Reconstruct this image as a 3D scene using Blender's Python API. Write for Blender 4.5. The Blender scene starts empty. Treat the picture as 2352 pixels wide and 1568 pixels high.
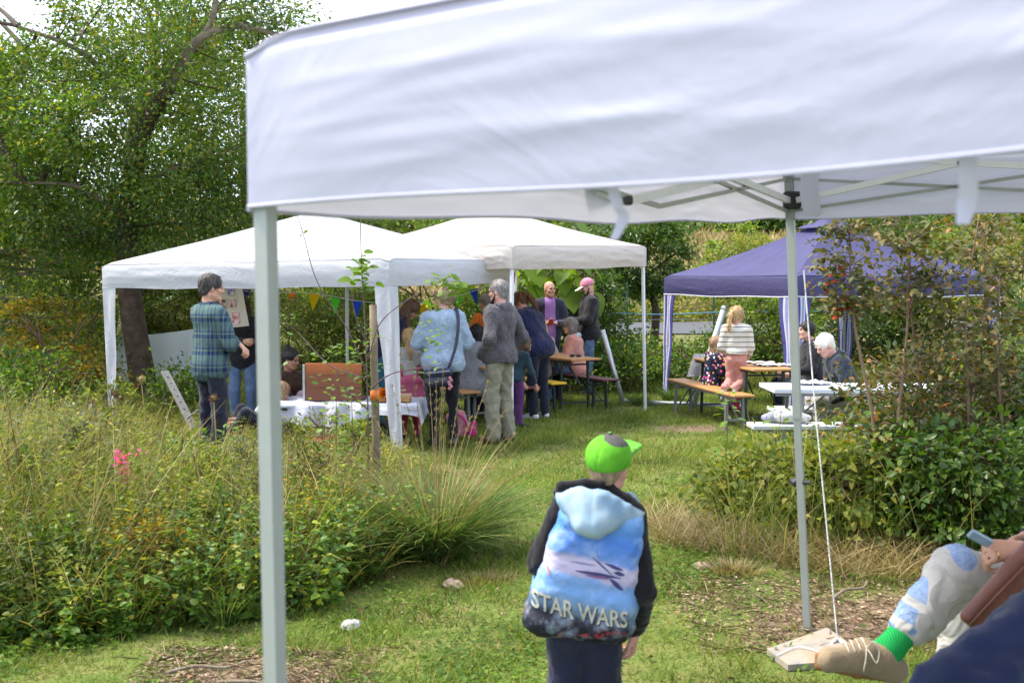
import bpy, math, random
import numpy as np
from mathutils import Vector, Matrix
from mathutils.bvhtree import BVHTree

random.seed(7)
RNG = np.random.default_rng(11)
sc = bpy.context.scene
COL = sc.collection
R = math.radians

# ---------------------------------------------------------------- camera
CAM_H = 1.7
PITCH = R(2.96)
cam_d = bpy.data.cameras.new('camera')
cam = bpy.data.objects.new('camera', cam_d)
COL.objects.link(cam)
cam.location = (0, 0, CAM_H)
cam.rotation_euler = (R(90) - PITCH, 0, 0)
cam_d.sensor_width = 36.0
cam_d.lens = 36.0 * 2300 / 2352
cam_d.clip_start = 0.05
cam_d.clip_end = 600
cam_d.dof.use_dof = True
cam_d.dof.focus_distance = 10.5
cam_d.dof.aperture_fstop = 5.0
sc.camera = cam

# ---------------------------------------------------------------- world and sun
SUN_EL, SUN_AZ = R(57), R(-78)          # azimuth from +Y, negative = to the left
w = bpy.data.worlds.new('World')
sc.world = w
w.use_nodes = True
nt = w.node_tree
nt.nodes.clear()
sky = nt.nodes.new('ShaderNodeTexSky')
sky.sky_type = 'NISHITA'
sky.sun_disc = False
sky.sun_elevation = SUN_EL
sky.sun_rotation = SUN_AZ
sky.dust_density = 3.0
mixc = nt.nodes.new('ShaderNodeMix')
mixc.data_type = 'RGBA'
mixc.inputs[0].default_value = 0.72
mixc.inputs[7].default_value = (6.4, 6.95, 8.6, 1)     # the even cloud cover
nt.links.new(sky.outputs[0], mixc.inputs[6])
bg = nt.nodes.new('ShaderNodeBackground')
bg.inputs[1].default_value = 0.11
nt.links.new(mixc.outputs[2], bg.inputs[0])
wo = nt.nodes.new('ShaderNodeOutputWorld')
nt.links.new(bg.outputs[0], wo.inputs[0])

sun_d = bpy.data.lights.new('sun', 'SUN')
sun_d.energy = 2.4
sun_d.angle = R(14)
sun_d.color = (1.0, 0.92, 0.78)
sun = bpy.data.objects.new('sun', sun_d)
COL.objects.link(sun)
sv = Vector((math.sin(SUN_AZ) * math.cos(SUN_EL), math.cos(SUN_AZ) * math.cos(SUN_EL), math.sin(SUN_EL)))
sun.rotation_euler = sv.to_track_quat('Z', 'Y').to_euler()
sun.location = (0, 0, 30)

sc.view_settings.view_transform = 'Standard'
sc.view_settings.look = 'None'
sc.view_settings.gamma = 1.0
sc.view_settings.exposure = 1.66
sc.view_settings.use_curve_mapping = False
sc.cycles.max_bounces = 12
sc.cycles.diffuse_bounces = 8
sc.cycles.glossy_bounces = 2
sc.cycles.transmission_bounces = 9
sc.cycles.transparent_max_bounces = 6
sc.cycles.caustics_reflective = False
sc.cycles.caustics_refractive = False
try:
    sc.cycles.use_denoising = True
    sc.cycles.denoiser = 'OPENIMAGEDENOISE'
except Exception:
    pass

# ---------------------------------------------------------------- helpers
def at(px, py, d):
    """world point seen at (px, py) of the 2352 px wide photograph, d metres ahead"""
    u, v = (px - 1176) / 2300, (784 - py) / 2300
    t = d / (math.cos(PITCH) + v * math.sin(PITCH))
    return Vector((u * t, d, CAM_H + t * (v * math.cos(PITCH) - math.sin(PITCH))))

def gx(px, d):
    return (px - 1176) / 2300 * d

def smooth(a, b, x):
    t = np.clip((x - a) / (b - a), 0, 1)
    return t * t * (3 - 2 * t)

def ground_z(x, y):
    x = np.asarray(x, float); y = np.asarray(y, float)
    z = 0.55 * smooth(17, 20.5, y) + .25 * smooth(20.5, 28, y) + 0.02 * np.sin(x * 1.1 + .4) * np.cos(y * .9) * smooth(2, 5, y)
    z = z + 3.0 * smooth(30, 48, y) + 5.0 * smooth(45, 95, y)
    z = z + 1.2 * smooth(-4, -10, x) * smooth(13, 22, y)
    return z

def link(o, parent=None):
    COL.objects.link(o)
    if parent is not None:
        o.parent = parent
    return o

def thing(name, label, cat, loc=(0, 0, 0), rotz=0, group=None, kind=None):
    o = bpy.data.objects.new(name, None)
    o.empty_display_size = .1
    link(o)
    o.location = loc
    o.rotation_euler = (0, 0, rotz)
    tag(o, label, cat, group, kind)
    return o

def tag(o, label=None, cat=None, group=None, kind=None):
    if label: o['label'] = label
    if cat: o['category'] = cat
    if group: o['group'] = group
    if kind: o['kind'] = kind
    return o

def np_mesh(name, V, F, mats, mi=None, smooth_=True):
    """V (n,3); F list of (m,k) int arrays; fast mesh"""
    me = bpy.data.meshes.new(name)
    V = np.asarray(V, np.float32)
    F = [np.asarray(f, np.int32) for f in F if len(f)]
    me.vertices.add(len(V))
    me.vertices.foreach_set('co', V.ravel())
    nl = sum(f.size for f in F)
    npoly = sum(len(f) for f in F)
    me.loops.add(nl)
    me.polygons.add(npoly)
    me.loops.foreach_set('vertex_index', np.concatenate([f.ravel() for f in F]))
    tot = np.concatenate([np.full(len(f), f.shape[1], np.int32) for f in F])
    st = np.concatenate([[0], np.cumsum(tot)[:-1]]).astype(np.int32)
    me.polygons.foreach_set('loop_start', st)
    try:
        me.polygons.foreach_set('loop_total', tot)
    except Exception:
        pass
    me.polygons.foreach_set('use_smooth', np.full(npoly, smooth_, dtype=bool))
    if mi is not None:
        me.polygons.foreach_set('material_index', np.asarray(mi, np.int32))
    for m in (mats if isinstance(mats, (list, tuple)) else [mats]):
        me.materials.append(m)
    me.update(calc_edges=True)
    me.validate()
    return me

def np_obj(name, V, F, mats, parent=None, mi=None, smooth_=True):
    o = bpy.data.objects.new(name, np_mesh(name, V, F, mats, mi, smooth_))
    return link(o, parent)

class MB:
    """collects shapes for ONE mesh object"""
    def __init__(s):
        s.V = []; s.Q = []; s.T = []; s.n = 0
    def add(s, V, Q=(), T=()):
        V = np.asarray(V, float)
        s.V.append(V)
        if len(Q): s.Q.append(np.asarray(Q, int) + s.n)
        if len(T): s.T.append(np.asarray(T, int) + s.n)
        s.n += len(V)
        return s
    def box(s, c, size, M=None, bev=0.0):
        hx, hy, hz = (size[0] / 2, size[1] / 2, size[2] / 2)
        b = min(bev, hx * .9, hy * .9, hz * .9)
        if b <= 0:
            V = np.array([[x, y, z] for z in (-hz, hz) for y in (-hy, hy) for x in (-hx, hx)])
            Q = [[0, 2, 3, 1], [4, 5, 7, 6], [0, 1, 5, 4], [2, 6, 7, 3], [0, 4, 6, 2], [1, 3, 7, 5]]
            T = []
        else:
            V = []; idx = {}
            for sx in (-1, 1):
                for sy in (-1, 1):
                    for sz in (-1, 1):
                        for ax in range(3):
                            p = [sx * (hx - b), sy * (hy - b), sz * (hz - b)]
                            p[ax] += (sx, sy, sz)[ax] * b
                            idx[(sx, sy, sz, ax)] = len(V); V.append(p)
            V = np.array(V); Q = []; T = []
            def k(sgn, ax): return idx[(sgn[0], sgn[1], sgn[2], ax)]
            for ax in range(3):
                a, c2 = (ax + 1) % 3, (ax + 2) % 3
                for sg in (-1, 1):
                    loop = []
                    for (ua, uc) in ((-1, -1), (1, -1), (1, 1), (-1, 1)):
                        q = [0, 0, 0]; q[ax] = sg; q[a] = ua; q[c2] = uc
                        loop.append(k(q, ax))
                    Q.append(loop if sg > 0 else loop[::-1])
                for ua in (-1, 1):
                    for uc in (-1, 1):
                        q0 = [0, 0, 0]; q1 = [0, 0, 0]
                        q0[ax] = -1; q1[ax] = 1
                        q0[a] = q1[a] = ua; q0[c2] = q1[c2] = uc
                        Q.append([k(q0, a), k(q1, a), k(q1, c2), k(q0, c2)])
            for sx in (-1, 1):
                for sy in (-1, 1):
                    for sz in (-1, 1):
                        T.append([idx[(sx, sy, sz, 0)], idx[(sx, sy, sz, 1)], idx[(sx, sy, sz, 2)]])
        if M is not None:
            V = V @ np.array(M.to_3x3()).T
        return s.add(V + np.array(c), Q, T)
    def bar(s, a, b, wx, wy=None, up=(0, 0, 1)):
        """square bar from a to b"""
        a = Vector(a); b = Vector(b)
        d = b - a
        z = d.normalized()
        u = Vector(up)
        if abs(z.dot(u)) > .98: u = Vector((1, 0, 0))
        x = u.cross(z).normalized(); y = z.cross(x)
        M = Matrix((x, y, z)).transposed()
        return s.box((a + b) / 2, (wx, wy or wx, d.length), M)
    def tube(s, pts, r, n=8, cap=True):
        P = np.array([list(p) for p in pts], float)
        m = len(P)
        rr = np.full(m, r) if np.isscalar(r) else np.asarray(r, float)
        T = np.gradient(P, axis=0)
        T /= np.linalg.norm(T, axis=1)[:, None] + 1e-9
        ref = np.array([0, 0, 1.0]) if abs(T[0][2]) < .9 else np.array([1.0, 0, 0])
        V = []
        x = np.cross(ref, T[0]); x /= np.linalg.norm(x)
        a = np.linspace(0, 2 * np.pi, n, endpoint=False)
        for i in range(m):
            x = x - T[i] * np.dot(x, T[i]); x /= np.linalg.norm(x) + 1e-9
            y = np.cross(T[i], x)
            V.append(P[i] + rr[i] * (np.cos(a)[:, None] * x + np.sin(a)[:, None] * y))
        V = np.concatenate(V)
        i0 = np.arange(n); i1 = (i0 + 1) % n
        Q = np.concatenate([np.stack([k * n + i0, k * n + i1, (k + 1) * n + i1, (k + 1) * n + i0], 1) for k in range(m - 1)])
        Tt = []
        if cap:
            V = np.concatenate([V, P[:1], P[-1:]])
            c0, c1 = m * n, m * n + 1
            Tt = np.concatenate([np.stack([np.full(n, c0), i1, i0], 1), np.stack([np.full(n, c1), (m - 1) * n + i0, (m - 1) * n + i1], 1)])
        return s.add(V, Q, Tt)
    def ball(s, c, r, nu=12, nv=8, M=None):
        r = np.array([r, r, r] if np.isscalar(r) else r, float)
        V = []
        for j in range(nv + 1):
            t = np.pi * j / nv
            for i in range(nu):
                p = 2 * np.pi * i / nu
                V.append([np.sin(t) * np.cos(p), np.sin(t) * np.sin(p), np.cos(t)])
        V = np.array(V) * r
        if M is not None: V = V @ np.array(M.to_3x3()).T
        Q = [[j * nu + i, (j + 1) * nu + i, (j + 1) * nu + (i + 1) % nu, j * nu + (i + 1) % nu] for j in range(nv) for i in range(nu)]
        return s.add(V + np.array(c), Q)
    def build(s, name, mat, parent=None, sm=False):
        F = []
        if s.Q: F.append(np.concatenate(s.Q))
        if s.T: F.append(np.concatenate(s.T))
        return np_obj(name, np.concatenate(s.V), F, mat, parent, smooth_=sm)

def bez(pts, n=12):
    """smooth curve through points (Catmull-Rom)"""
    P = [Vector(p) for p in pts]
    P = [P[0] * 2 - P[1]] + P + [P[-1] * 2 - P[-2]]
    out = []
    for i in range(1, len(P) - 2):
        for k in range(n):
            t = k / n
            a, b, c, d = P[i - 1], P[i], P[i + 1], P[i + 2]
            out.append(.5 * ((2 * b) + (c - a) * t + (2 * a - 5 * b + 4 * c - d) * t * t + (3 * b - a - 3 * c + d) * t ** 3))
    out.append(P[-2])
    return out

# ---------------------------------------------------------------- materials
class NT:
    def __init__(s, name):
        s.m = bpy.data.materials.new(name); s.m.use_nodes = True
        s.t = s.m.node_tree; s.t.nodes.clear()
        s.out = s.t.nodes.new('ShaderNodeOutputMaterial')
    def n(s, typ, **kw):
        nd = s.t.nodes.new('ShaderNode' + typ)
        for k, v in kw.items(): setattr(nd, k, v)
        return nd
    def l(s, a, b): s.t.links.new(a, b)
    def coord(s, which='Object'): return s.n('TexCoord').outputs[which]
    def noise(s, scale, detail=3, rough=.5, vec=None, dist=0):
        nd = s.n('TexNoise'); nd.inputs['Scale'].default_value = scale
        nd.inputs['Detail'].default_value = detail; nd.inputs['Roughness'].default_value = rough
        nd.inputs['Distortion'].default_value = dist
        s.l(vec if vec is not None else s.coord(), nd.inputs['Vector'])
        return nd
    def ramp(s, fac, stops, interp='LINEAR'):
        r = s.n('ValToRGB'); r.color_ramp.interpolation = interp
        e = r.color_ramp.elements
        while len(e) < len(stops): e.new(.5)
        for el, (p, c) in zip(e, stops):
            el.position = p; el.color = (*c, 1) if len(c) == 3 else c
        s.l(fac, r.inputs[0])
        return r.outputs[0]
    def mix(s, fac, a, b, mode='MIX'):
        m = s.n('Mix'); m.data_type = 'RGBA'; m.blend_type = mode
        for val, i in ((fac, 0), (a, 6), (b, 7)):
            if hasattr(val, 'is_linked') or hasattr(val, 'links'): s.l(val, m.inputs[i])
            elif i == 0: m.inputs[0].default_value = val
            else: m.inputs[i].default_value = (*val, 1)
        return m.outputs[2]
    def math(s, op, a, b=0.0, c=None):
        m = s.n('Math'); m.operation = op
        for val, i in ((a, 0), (b, 1), (c, 2)):
            if val is None: continue
            if hasattr(val, 'links'): s.l(val, m.inputs[i])
            else: m.inputs[i].default_value = val
        return m.outputs[0]
    def sep(s, v):
        x = s.n('SeparateXYZ'); s.l(v, x.inputs[0]); return x.outputs
    def bsdf(s, col, rough=.8, spec=.3, metal=0, sheen=0):
        b = s.n('BsdfPrincipled')
        if hasattr(col, 'links'): s.l(col, b.inputs['Base Color'])
        else: b.inputs['Base Color'].default_value = (*col, 1)
        if hasattr(rough, 'links'): s.l(rough, b.inputs['Roughness'])
        else: b.inputs['Roughness'].default_value = rough
        b.inputs['Specular IOR Level'].default_value = spec
        b.inputs['Metallic'].default_value = metal
        if sheen: b.inputs['Sheen Weight'].default_value = sheen
        return b
    def bump(s, b, h, dist=.002, strength=.6):
        bp = s.n('Bump'); bp.inputs['Distance'].default_value = dist; bp.inputs['Strength'].default_value = strength
        s.l(h, bp.inputs['Height']); s.l(bp.outputs[0], b.inputs['Normal'])
    def done(s, sh):
        s.l(sh, s.out.inputs[0]); return s.m
    def translucent(s, b, col, fac):
        t = s.n('BsdfTranslucent')
        if hasattr(col, 'links'): s.l(col, t.inputs[0])
        else: t.inputs[0].default_value = (*col, 1)
        mx = s.n('MixShader'); mx.inputs[0].default_value = fac
        s.l(b.outputs[0], mx.inputs[1]); s.l(t.outputs[0], mx.inputs[2])
        return mx.outputs[0]

def shade(c, k): return tuple(min(1, x * k) for x in c)

_cl = {}
def cloth(name, c, rough=.9, var=.25, scale=9, weave=260, sheen=.15, fold=.05):
    key = (name,)
    if key in _cl: return _cl[key]
    n = NT(name)
    nz = n.noise(scale, 4, .6)
    col = n.ramp(nz.outputs[0], [(.25, shade(c, 1 - var)), (.75, shade(c, 1 + var))])
    b = n.bsdf(col, rough, .15, sheen=sheen)
    mp = n.n('Mapping'); mp.inputs['Scale'].default_value = (1, 1, .6); mp.inputs['Rotation'].default_value = (.3, .5, .4); n.l(n.coord(), mp.inputs[0])
    fo = n.noise(13, 3, .5, mp.outputs[0], 1.6).outputs[0]
    ridge = n.math('ABSOLUTE', n.math('SUBTRACT', fo, .5))
    hh = n.math('ADD', n.math('MULTIPLY', ridge, -fold), n.math('MULTIPLY', n.noise(weave, 2, .6).outputs[0], .0012))
    n.bump(b, hh, 1.0, .75)
    _cl[key] = n.done(b.outputs[0])
    return _cl[key]

def plain(name, c, rough=.5, spec=.4, metal=0, var=.12, scale=14, bump=0):
    n = NT(name)
    nz = n.noise(scale, 4, .6)
    col = n.ramp(nz.outputs[0], [(.3, shade(c, 1 - var)), (.7, shade(c, 1 + var))])
    b = n.bsdf(col, rough, spec, metal)
    if bump: n.bump(b, n.noise(scale * 6, 4, .6).outputs[0], bump, .6)
    return n.done(b.outputs[0])

def leafmat(name, stops, trans=.35, gloss=.5, rough=.45, clump=1.4, clump_amt=.35, tcol=(1.45, 1.5, .45)):
    """colour by leaf (one random per island) and by clump"""
    n = NT(name)
    rnd = n.n('NewGeometry').outputs['Random Per Island']
    col = n.ramp(rnd, stops)
    nz = n.noise(clump, 2, .5)
    k = n.ramp(nz.outputs[0], [(.3, (1 - clump_amt,) * 3), (.7, (1 + clump_amt * 1.2, 1 + clump_amt * .9, 1 + clump_amt * .1))])
    col = n.mix(1.0, col, k, 'MULTIPLY')
    b = n.bsdf(col, rough, gloss * .55)
    tc = n.mix(1.0, col, tcol, 'MULTIPLY')
    return n.done(n.translucent(b, tc, trans))

def canvas(name, c, trans=.3, tc=None, rough=.75, fold=.035, dirt=.06, cscale=5.5):
    n = NT(name)
    nz = n.noise(2.2, 4, .6)
    col = n.ramp(nz.outputs[0], [(.3, shade(c, 1 - dirt)), (.7, shade(c, 1 + dirt * .4))])
    b = n.bsdf(col, rough, .25)
    cr = n.noise(cscale, 4, .6, None, 1.5).outputs[0]
    n.bump(b, n.math('ADD', n.math('MULTIPLY', n.math('ABSOLUTE', n.math('SUBTRACT', cr, .5)), -fold), n.math('MULTIPLY', n.noise(420, 2, .6).outputs[0], .001)), 1.0, .5)
    return n.done(n.translucent(b, tc or c, trans))

def grass_mat(name, stops, trans=.3, clump=.9, amt=.3):
    return leafmat(name, stops, trans, .25, .6, clump, amt, (1.15, 1.15, .6))

M = {}
M['metal_white'] = plain('white_painted_steel', (.62, .64, .65), .45, .5, .0, .06)
M['metal_grey'] = plain('grey_powder_coated_steel', (.40, .43, .43), .42, .5, .35, .08)
M['galv'] = plain('galvanised_tube', (.42, .45, .48), .4, .5, .7, .15, 30)
M['black_plastic'] = plain('black_plastic', (.015, .015, .018), .45, .5)
M['skin'] = plain('skin', (.50, .27, .18), .55, .35, 0, .1, 18)
M['skin_tan'] = plain('skin_tanned', (.38, .19, .12), .55, .35, 0, .1, 18)
M['skin_pink'] = plain('skin_pale', (.56, .30, .23), .55, .35, 0, .1, 18)
M['eye'] = plain('eye_dark', (.02, .015, .012), .2, .6)
M['lips'] = plain('lips', (.36, .13, .11), .5, .4)
M['rope'] = cloth('white_rope', (.72, .72, .70), var=.1)
M['wood_stake'] = plain('weathered_stake_wood', (.19, .15, .10), .85, .2, 0, .35, 9, .002)
# ---------------------------------------------------------------- smooth bodies: rounded limbs blended into one surface
class SDF:
    def __init__(s, k=.03):
        s.p = []; s.k = k
    def cap(s, a, b, ra, rb=None, k=None):
        s.p.append(('c', np.array(a, float), np.array(b, float), float(ra), float(ra if rb is None else rb), k)); return s
    def chain(s, pts, rr, k=None):
        for i in range(len(pts) - 1): s.cap(pts[i], pts[i + 1], rr[i], rr[i + 1], k)
        return s
    def ell(s, c, r, Rm=None, k=None):
        s.p.append(('e', np.array(c, float), np.array(r, float), np.eye(3) if Rm is None else np.array(Rm, float), k)); return s
    def sub(s, c, r, Rm=None, k=.01):
        s.p.append(('s', np.array(c, float), np.array(r, float), np.eye(3) if Rm is None else np.array(Rm, float), k)); return s
    def plane(s, pt, nrm):
        """keeps the side the normal points away from"""
        nrm = np.array(nrm, float); nrm /= np.linalg.norm(nrm)
        s.p.append(('p', np.array(pt, float), nrm)); return s
    def mesh(s, vox):
        lo = np.full(3, 1e9); hi = -lo
        for q in s.p:
            if q[0] == 'c':
                r = max(q[3], q[4])
                lo = np.minimum(lo, np.minimum(q[1], q[2]) - r); hi = np.maximum(hi, np.maximum(q[1], q[2]) + r)
            elif q[0] == 'e':
                e = np.abs(q[3]) @ q[2]
                lo = np.minimum(lo, q[1] - e); hi = np.maximum(hi, q[1] + e)
        lo -= 3 * vox + s.k * .5; hi += 3 * vox + s.k * .5
        n = np.ceil((hi - lo) / vox).astype(int) + 1
        ax = [lo[i] + vox * np.arange(n[i]) for i in range(3)]
        D = np.full(n, .5, np.float32)
        for q in s.p:
            if q[0] == 'p':
                X, Y, Z = np.meshgrid(*ax, indexing='ij', sparse=True)
                d = (X - q[1][0]) * q[2][0] + (Y - q[1][1]) * q[2][1] + (Z - q[1][2]) * q[2][2]
                D = np.maximum(D, d).astype(np.float32); continue
            k = q[-1] if q[-1] is not None else s.k
            if q[0] == 'c':
                r = max(q[3], q[4]); blo = np.minimum(q[1], q[2]) - r; bhi = np.maximum(q[1], q[2]) + r
            else:
                e = np.abs(q[3]) @ q[2]; blo = q[1] - e; bhi = q[1] + e
            pad = k + 4 * vox
            i0 = np.clip(np.floor((blo - pad - lo) / vox).astype(int), 0, n)
            i1 = np.clip(np.ceil((bhi + pad - lo) / vox).astype(int) + 1, 0, n)
            if np.any(i1 <= i0): continue
            X, Y, Z = np.meshgrid(*[ax[i][i0[i]:i1[i]] for i in range(3)], indexing='ij', sparse=True)
            if q[0] == 'c':
                a, b = q[1], q[2]; ab = b - a; L2 = ab @ ab + 1e-12
                t = np.clip(((X - a[0]) * ab[0] + (Y - a[1]) * ab[1] + (Z - a[2]) * ab[2]) / L2, 0, 1)
                d = np.sqrt((X - a[0] - t * ab[0]) ** 2 + (Y - a[1] - t * ab[1]) ** 2 + (Z - a[2] - t * ab[2]) ** 2) - (q[3] + t * (q[4] - q[3]))
            else:
                c, r, Rm = q[1], q[2], q[3]
                dx, dy, dz = X - c[0], Y - c[1], Z - c[2]
                u = [dx * Rm[0, j] + dy * Rm[1, j] + dz * Rm[2, j] for j in range(3)]
                k0 = np.sqrt((u[0] / r[0]) ** 2 + (u[1] / r[1]) ** 2 + (u[2] / r[2]) ** 2)
                k1 = np.sqrt((u[0] / r[0] ** 2) ** 2 + (u[1] / r[1] ** 2) ** 2 + (u[2] / r[2] ** 2) ** 2)
                d = k0 * (k0 - 1) / (k1 + 1e-9)
            S = D[i0[0]:i1[0], i0[1]:i1[1], i0[2]:i1[2]]
            if q[0] == 's':
                d = -d
                h = np.clip(.5 + .5 * (d - S) / k, 0, 1)
                S[...] = S + (d - S) * h + k * h * (1 - h)
            else:
                h = np.clip(.5 + .5 * (S - d) / k, 0, 1)
                S[...] = S + (d - S) * h - k * h * (1 - h)
        D[0], D[-1] = .5, .5; D[:, 0], D[:, -1] = .5, .5; D[:, :, 0], D[:, :, -1] = .5, .5
        return nets(D, lo, vox)

def nets(D, lo, vox):
    I = D < 0
    nx, ny, nz = D.shape
    cell = I[:-1, :-1, :-1].astype(np.int8)
    cnt = np.zeros((nx - 1, ny - 1, nz - 1), np.int8)
    offs = [(a, b, c) for a in (0, 1) for b in (0, 1) for c in (0, 1)]
    for a, b, c in offs: cnt += I[a:nx - 1 + a, b:ny - 1 + b, c:nz - 1 + c]
    idx = np.argwhere((cnt > 0) & (cnt < 8))
    ID = np.full(cnt.shape, -1, np.int32)
    ID[tuple(idx.T)] = np.arange(len(idx))
    acc = np.zeros((len(idx), 3)); num = np.zeros(len(idx))
    for a in offs:
        for ax in range(3):
            if a[ax]: continue
            b = list(a); b[ax] = 1
            da = D[tuple((idx + a).T)]; db = D[tuple((idx + b).T)]
            m = (da < 0) != (db < 0)
            t = da[m] / (da[m] - db[m] + 1e-12)
            p = np.tile(np.array(a, float), (m.sum(), 1)); p[:, ax] += t
            acc[m] += p; num[m] += 1
    V = lo + (idx + acc / num[:, None]) * vox
    F = []
    for ax in range(3):
        b, c = (ax + 1) % 3, (ax + 2) % 3
        s0 = [slice(None)] * 3; s1 = [slice(None)] * 3
        s0[ax] = slice(0, -1); s1[ax] = slice(1, None)
        A, B = I[tuple(s0)], I[tuple(s1)]
        e = np.argwhere(A != B)
        fl = A[tuple(e.T)]
        def cid(db, dc):
            q = e.copy(); q[:, b] += db; q[:, c] += dc
            return ID[tuple(q.T)]
        ok = (e[:, b] > 0) & (e[:, c] > 0)
        e = e[ok]; fl = fl[ok]
        q = np.stack([cid(-1, -1), cid(0, -1), cid(0, 0), cid(-1, 0)], 1)
        q[~fl] = q[~fl][:, ::-1]
        F.append(q)
    F = np.concatenate(F)
    return V, F[(F >= 0).all(1)]

def vnormals(V, F):
    N = np.zeros_like(V)
    fn = np.cross(V[F[:, 2]] - V[F[:, 0]], V[F[:, 3]] - V[F[:, 1]])
    for j in range(4): np.add.at(N, F[:, j], fn)
    return N / (np.linalg.norm(N, axis=1)[:, None] + 1e-12)

def wrinkle(V, F, amp, freq=28, seed=0, stretch=(1, 1, .55), n=7, ridge=True):
    r = np.random.default_rng(seed)
    N = vnormals(V, F)
    h = np.zeros(len(V))
    for i in range(n):
        kv = r.normal(size=3); kv /= np.linalg.norm(kv)
        kv = kv * np.array(stretch) * freq * r.uniform(.5, 1.7)
        q = np.sin(V @ kv + r.uniform(0, 6.28) + 1.2 * np.sin(V @ (kv[::-1] * .4)))
        h += (1 - 2 * np.abs(q) ** .7 if ridge and i % 2 else q) / n
    return V + N * (h * amp * 1.8)[:, None]

def joinmeshes(parts):
    Vs, Fs, n = [], [], 0
    for V, F in parts:
        Vs.append(V); Fs.append(F + n); n += len(V)
    return np.concatenate(Vs), np.concatenate(Fs)

def rot(ax, a):
    return np.array(Matrix.Rotation(a, 3, ax))

def frame(z, yhint):
    """matrix with columns x, y, z; z along the given vector, y near the hint"""
    z = np.array(z, float); z /= np.linalg.norm(z)
    y = np.array(yhint, float); y = y - z * (y @ z); y /= np.linalg.norm(y) + 1e-9
    x = np.cross(y, z)
    return np.stack([x, y, z], 1)

# ---------------------------------------------------------------- hand
def hand_sdf(wrist, dirv, palm, side, s=1.0, curl=.35, pinch=False, vox=.0055):
    """fingers along dirv, palm facing `palm`; side +1 right, -1 left"""
    z = np.array(dirv, float); z /= np.linalg.norm(z)
    y = np.array(palm, float); y = y - z * (y @ z); y /= np.linalg.norm(y) + 1e-9
    x = np.cross(y, z) * side          # towards the thumb
    w = np.array(wrist, float)
    P = lambda a, b, c: w + s * (a * x + b * y + c * z)
    S = SDF(.010 * s)
    S.cap(P(0, 0, -.03), P(0, 0, .01), .026 * s, .026 * s)
    for i, a in enumerate((.028, .009, -.010, -.028)):
        S.cap(P(a * .5, 0, .012), P(a, 0, .085), .017 * s, .0125 * s)
    Ls = (.070, .080, .074, .058)
    for i, a in enumerate((.030, .0105, -.0095, -.0285)):
        p = P(a, 0, .088); ang = .15
        d0 = z + x * (a * 2.2)
        for j, f in enumerate((.45, .32, .26)):
            ang += curl * (1.1, 1.25, .8)[j] + (.12 if i > 1 else 0) * curl
            v = (np.cos(ang) * d0 + np.sin(ang) * y)
            q = p + v / np.linalg.norm(v) * Ls[i] * f * s
            S.cap(p, q, (.0098, .009, .0082)[j] * s, (.009, .0082, .0070)[j] * s, k=.004 * s)
            p = q
    t0 = P(.022, .006, .022); t1 = P(.050, .018 + .012 * curl, .058); t2 = P(.056 - .02 * curl, .026 + .03 * curl, .088); t3 = P(.052 - .04 * curl, .034 + .04 * curl, .108)
    S.cap(t0, t1, .017 * s, .012 * s); S.cap(t1, t2, .0112 * s, .0098 * s, k=.005 * s); S.cap(t2, t3, .0098 * s, .0078 * s, k=.005 * s)
    return S.mesh(vox)

# ---------------------------------------------------------------- head (local axes: x right, y forward, z up; origin at the head's centre)
def head_mesh(c, Rm, s, vox, female=False, child=False, neck=None):
    S = SDF(.02 * s)
    P = lambda x, y, z: c + Rm @ (np.array([x, y, z]) * s)
    S.ell(P(0, -.012, .03), np.array([.076, .094, .088]) * s, Rm)
    S.ell(P(0, .022, -.035), np.array([.060, .068, .075]) * s, Rm, k=.03 * s)
    S.ell(P(0, .062, -.093), np.array([.026, .022, .019]) * s, Rm, k=.03 * s)       # chin
    for sx in (-1, 1):
        S.cap(P(sx * .055, -.005, -.06), P(sx * .025, .06, -.09), .018 * s, .016 * s, k=.03 * s)   # jaw
        S.ell(P(sx * .037, .062, -.022), np.array([.022, .02, .018]) * s, Rm, k=.03 * s)          # cheek
    S.cap(P(-.034, .076, .026), P(.034, .076, .026), .013 * s, None, k=.02 * s)                   # brow
    for sx in (-1, 1):
        S.sub(P(sx * .031, .094, .006), np.array([.018, .016, .012]) * s, Rm, k=.012 * s)        # sockets
    S.cap(P(0, .086, .012), P(0, .104, -.022), .009 * s, .0125 * s, k=.012 * s)                   # nose
    for sx in (-1, 1): S.ell(P(sx * .011, .094, -.026), np.array([.009, .010, .008]) * s, Rm, k=.006 * s)
    S.ell(P(0, .085, -.053), np.array([.023, .010, .006]) * s, Rm, k=.008 * s)
    S.ell(P(0, .084, -.064), np.array([.020, .010, .007]) * s, Rm, k=.008 * s)
    for sx in (-1, 1):
        E = Rm @ rot('Z', -sx * .35)
        S.ell(P(sx * .079, -.012, -.008), np.array([.008, .020, .033]) * s, E, k=.008 * s)
        S.sub(P(sx * .092, -.006, -.004), np.array([.008, .012, .02]) * s, E, k=.006 * s)
    if neck is not None:
        S.cap(P(0, -.025, -.055), neck, .052 * s, .058 * s, k=.035 * s)
    return S.mesh(vox)

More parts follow.
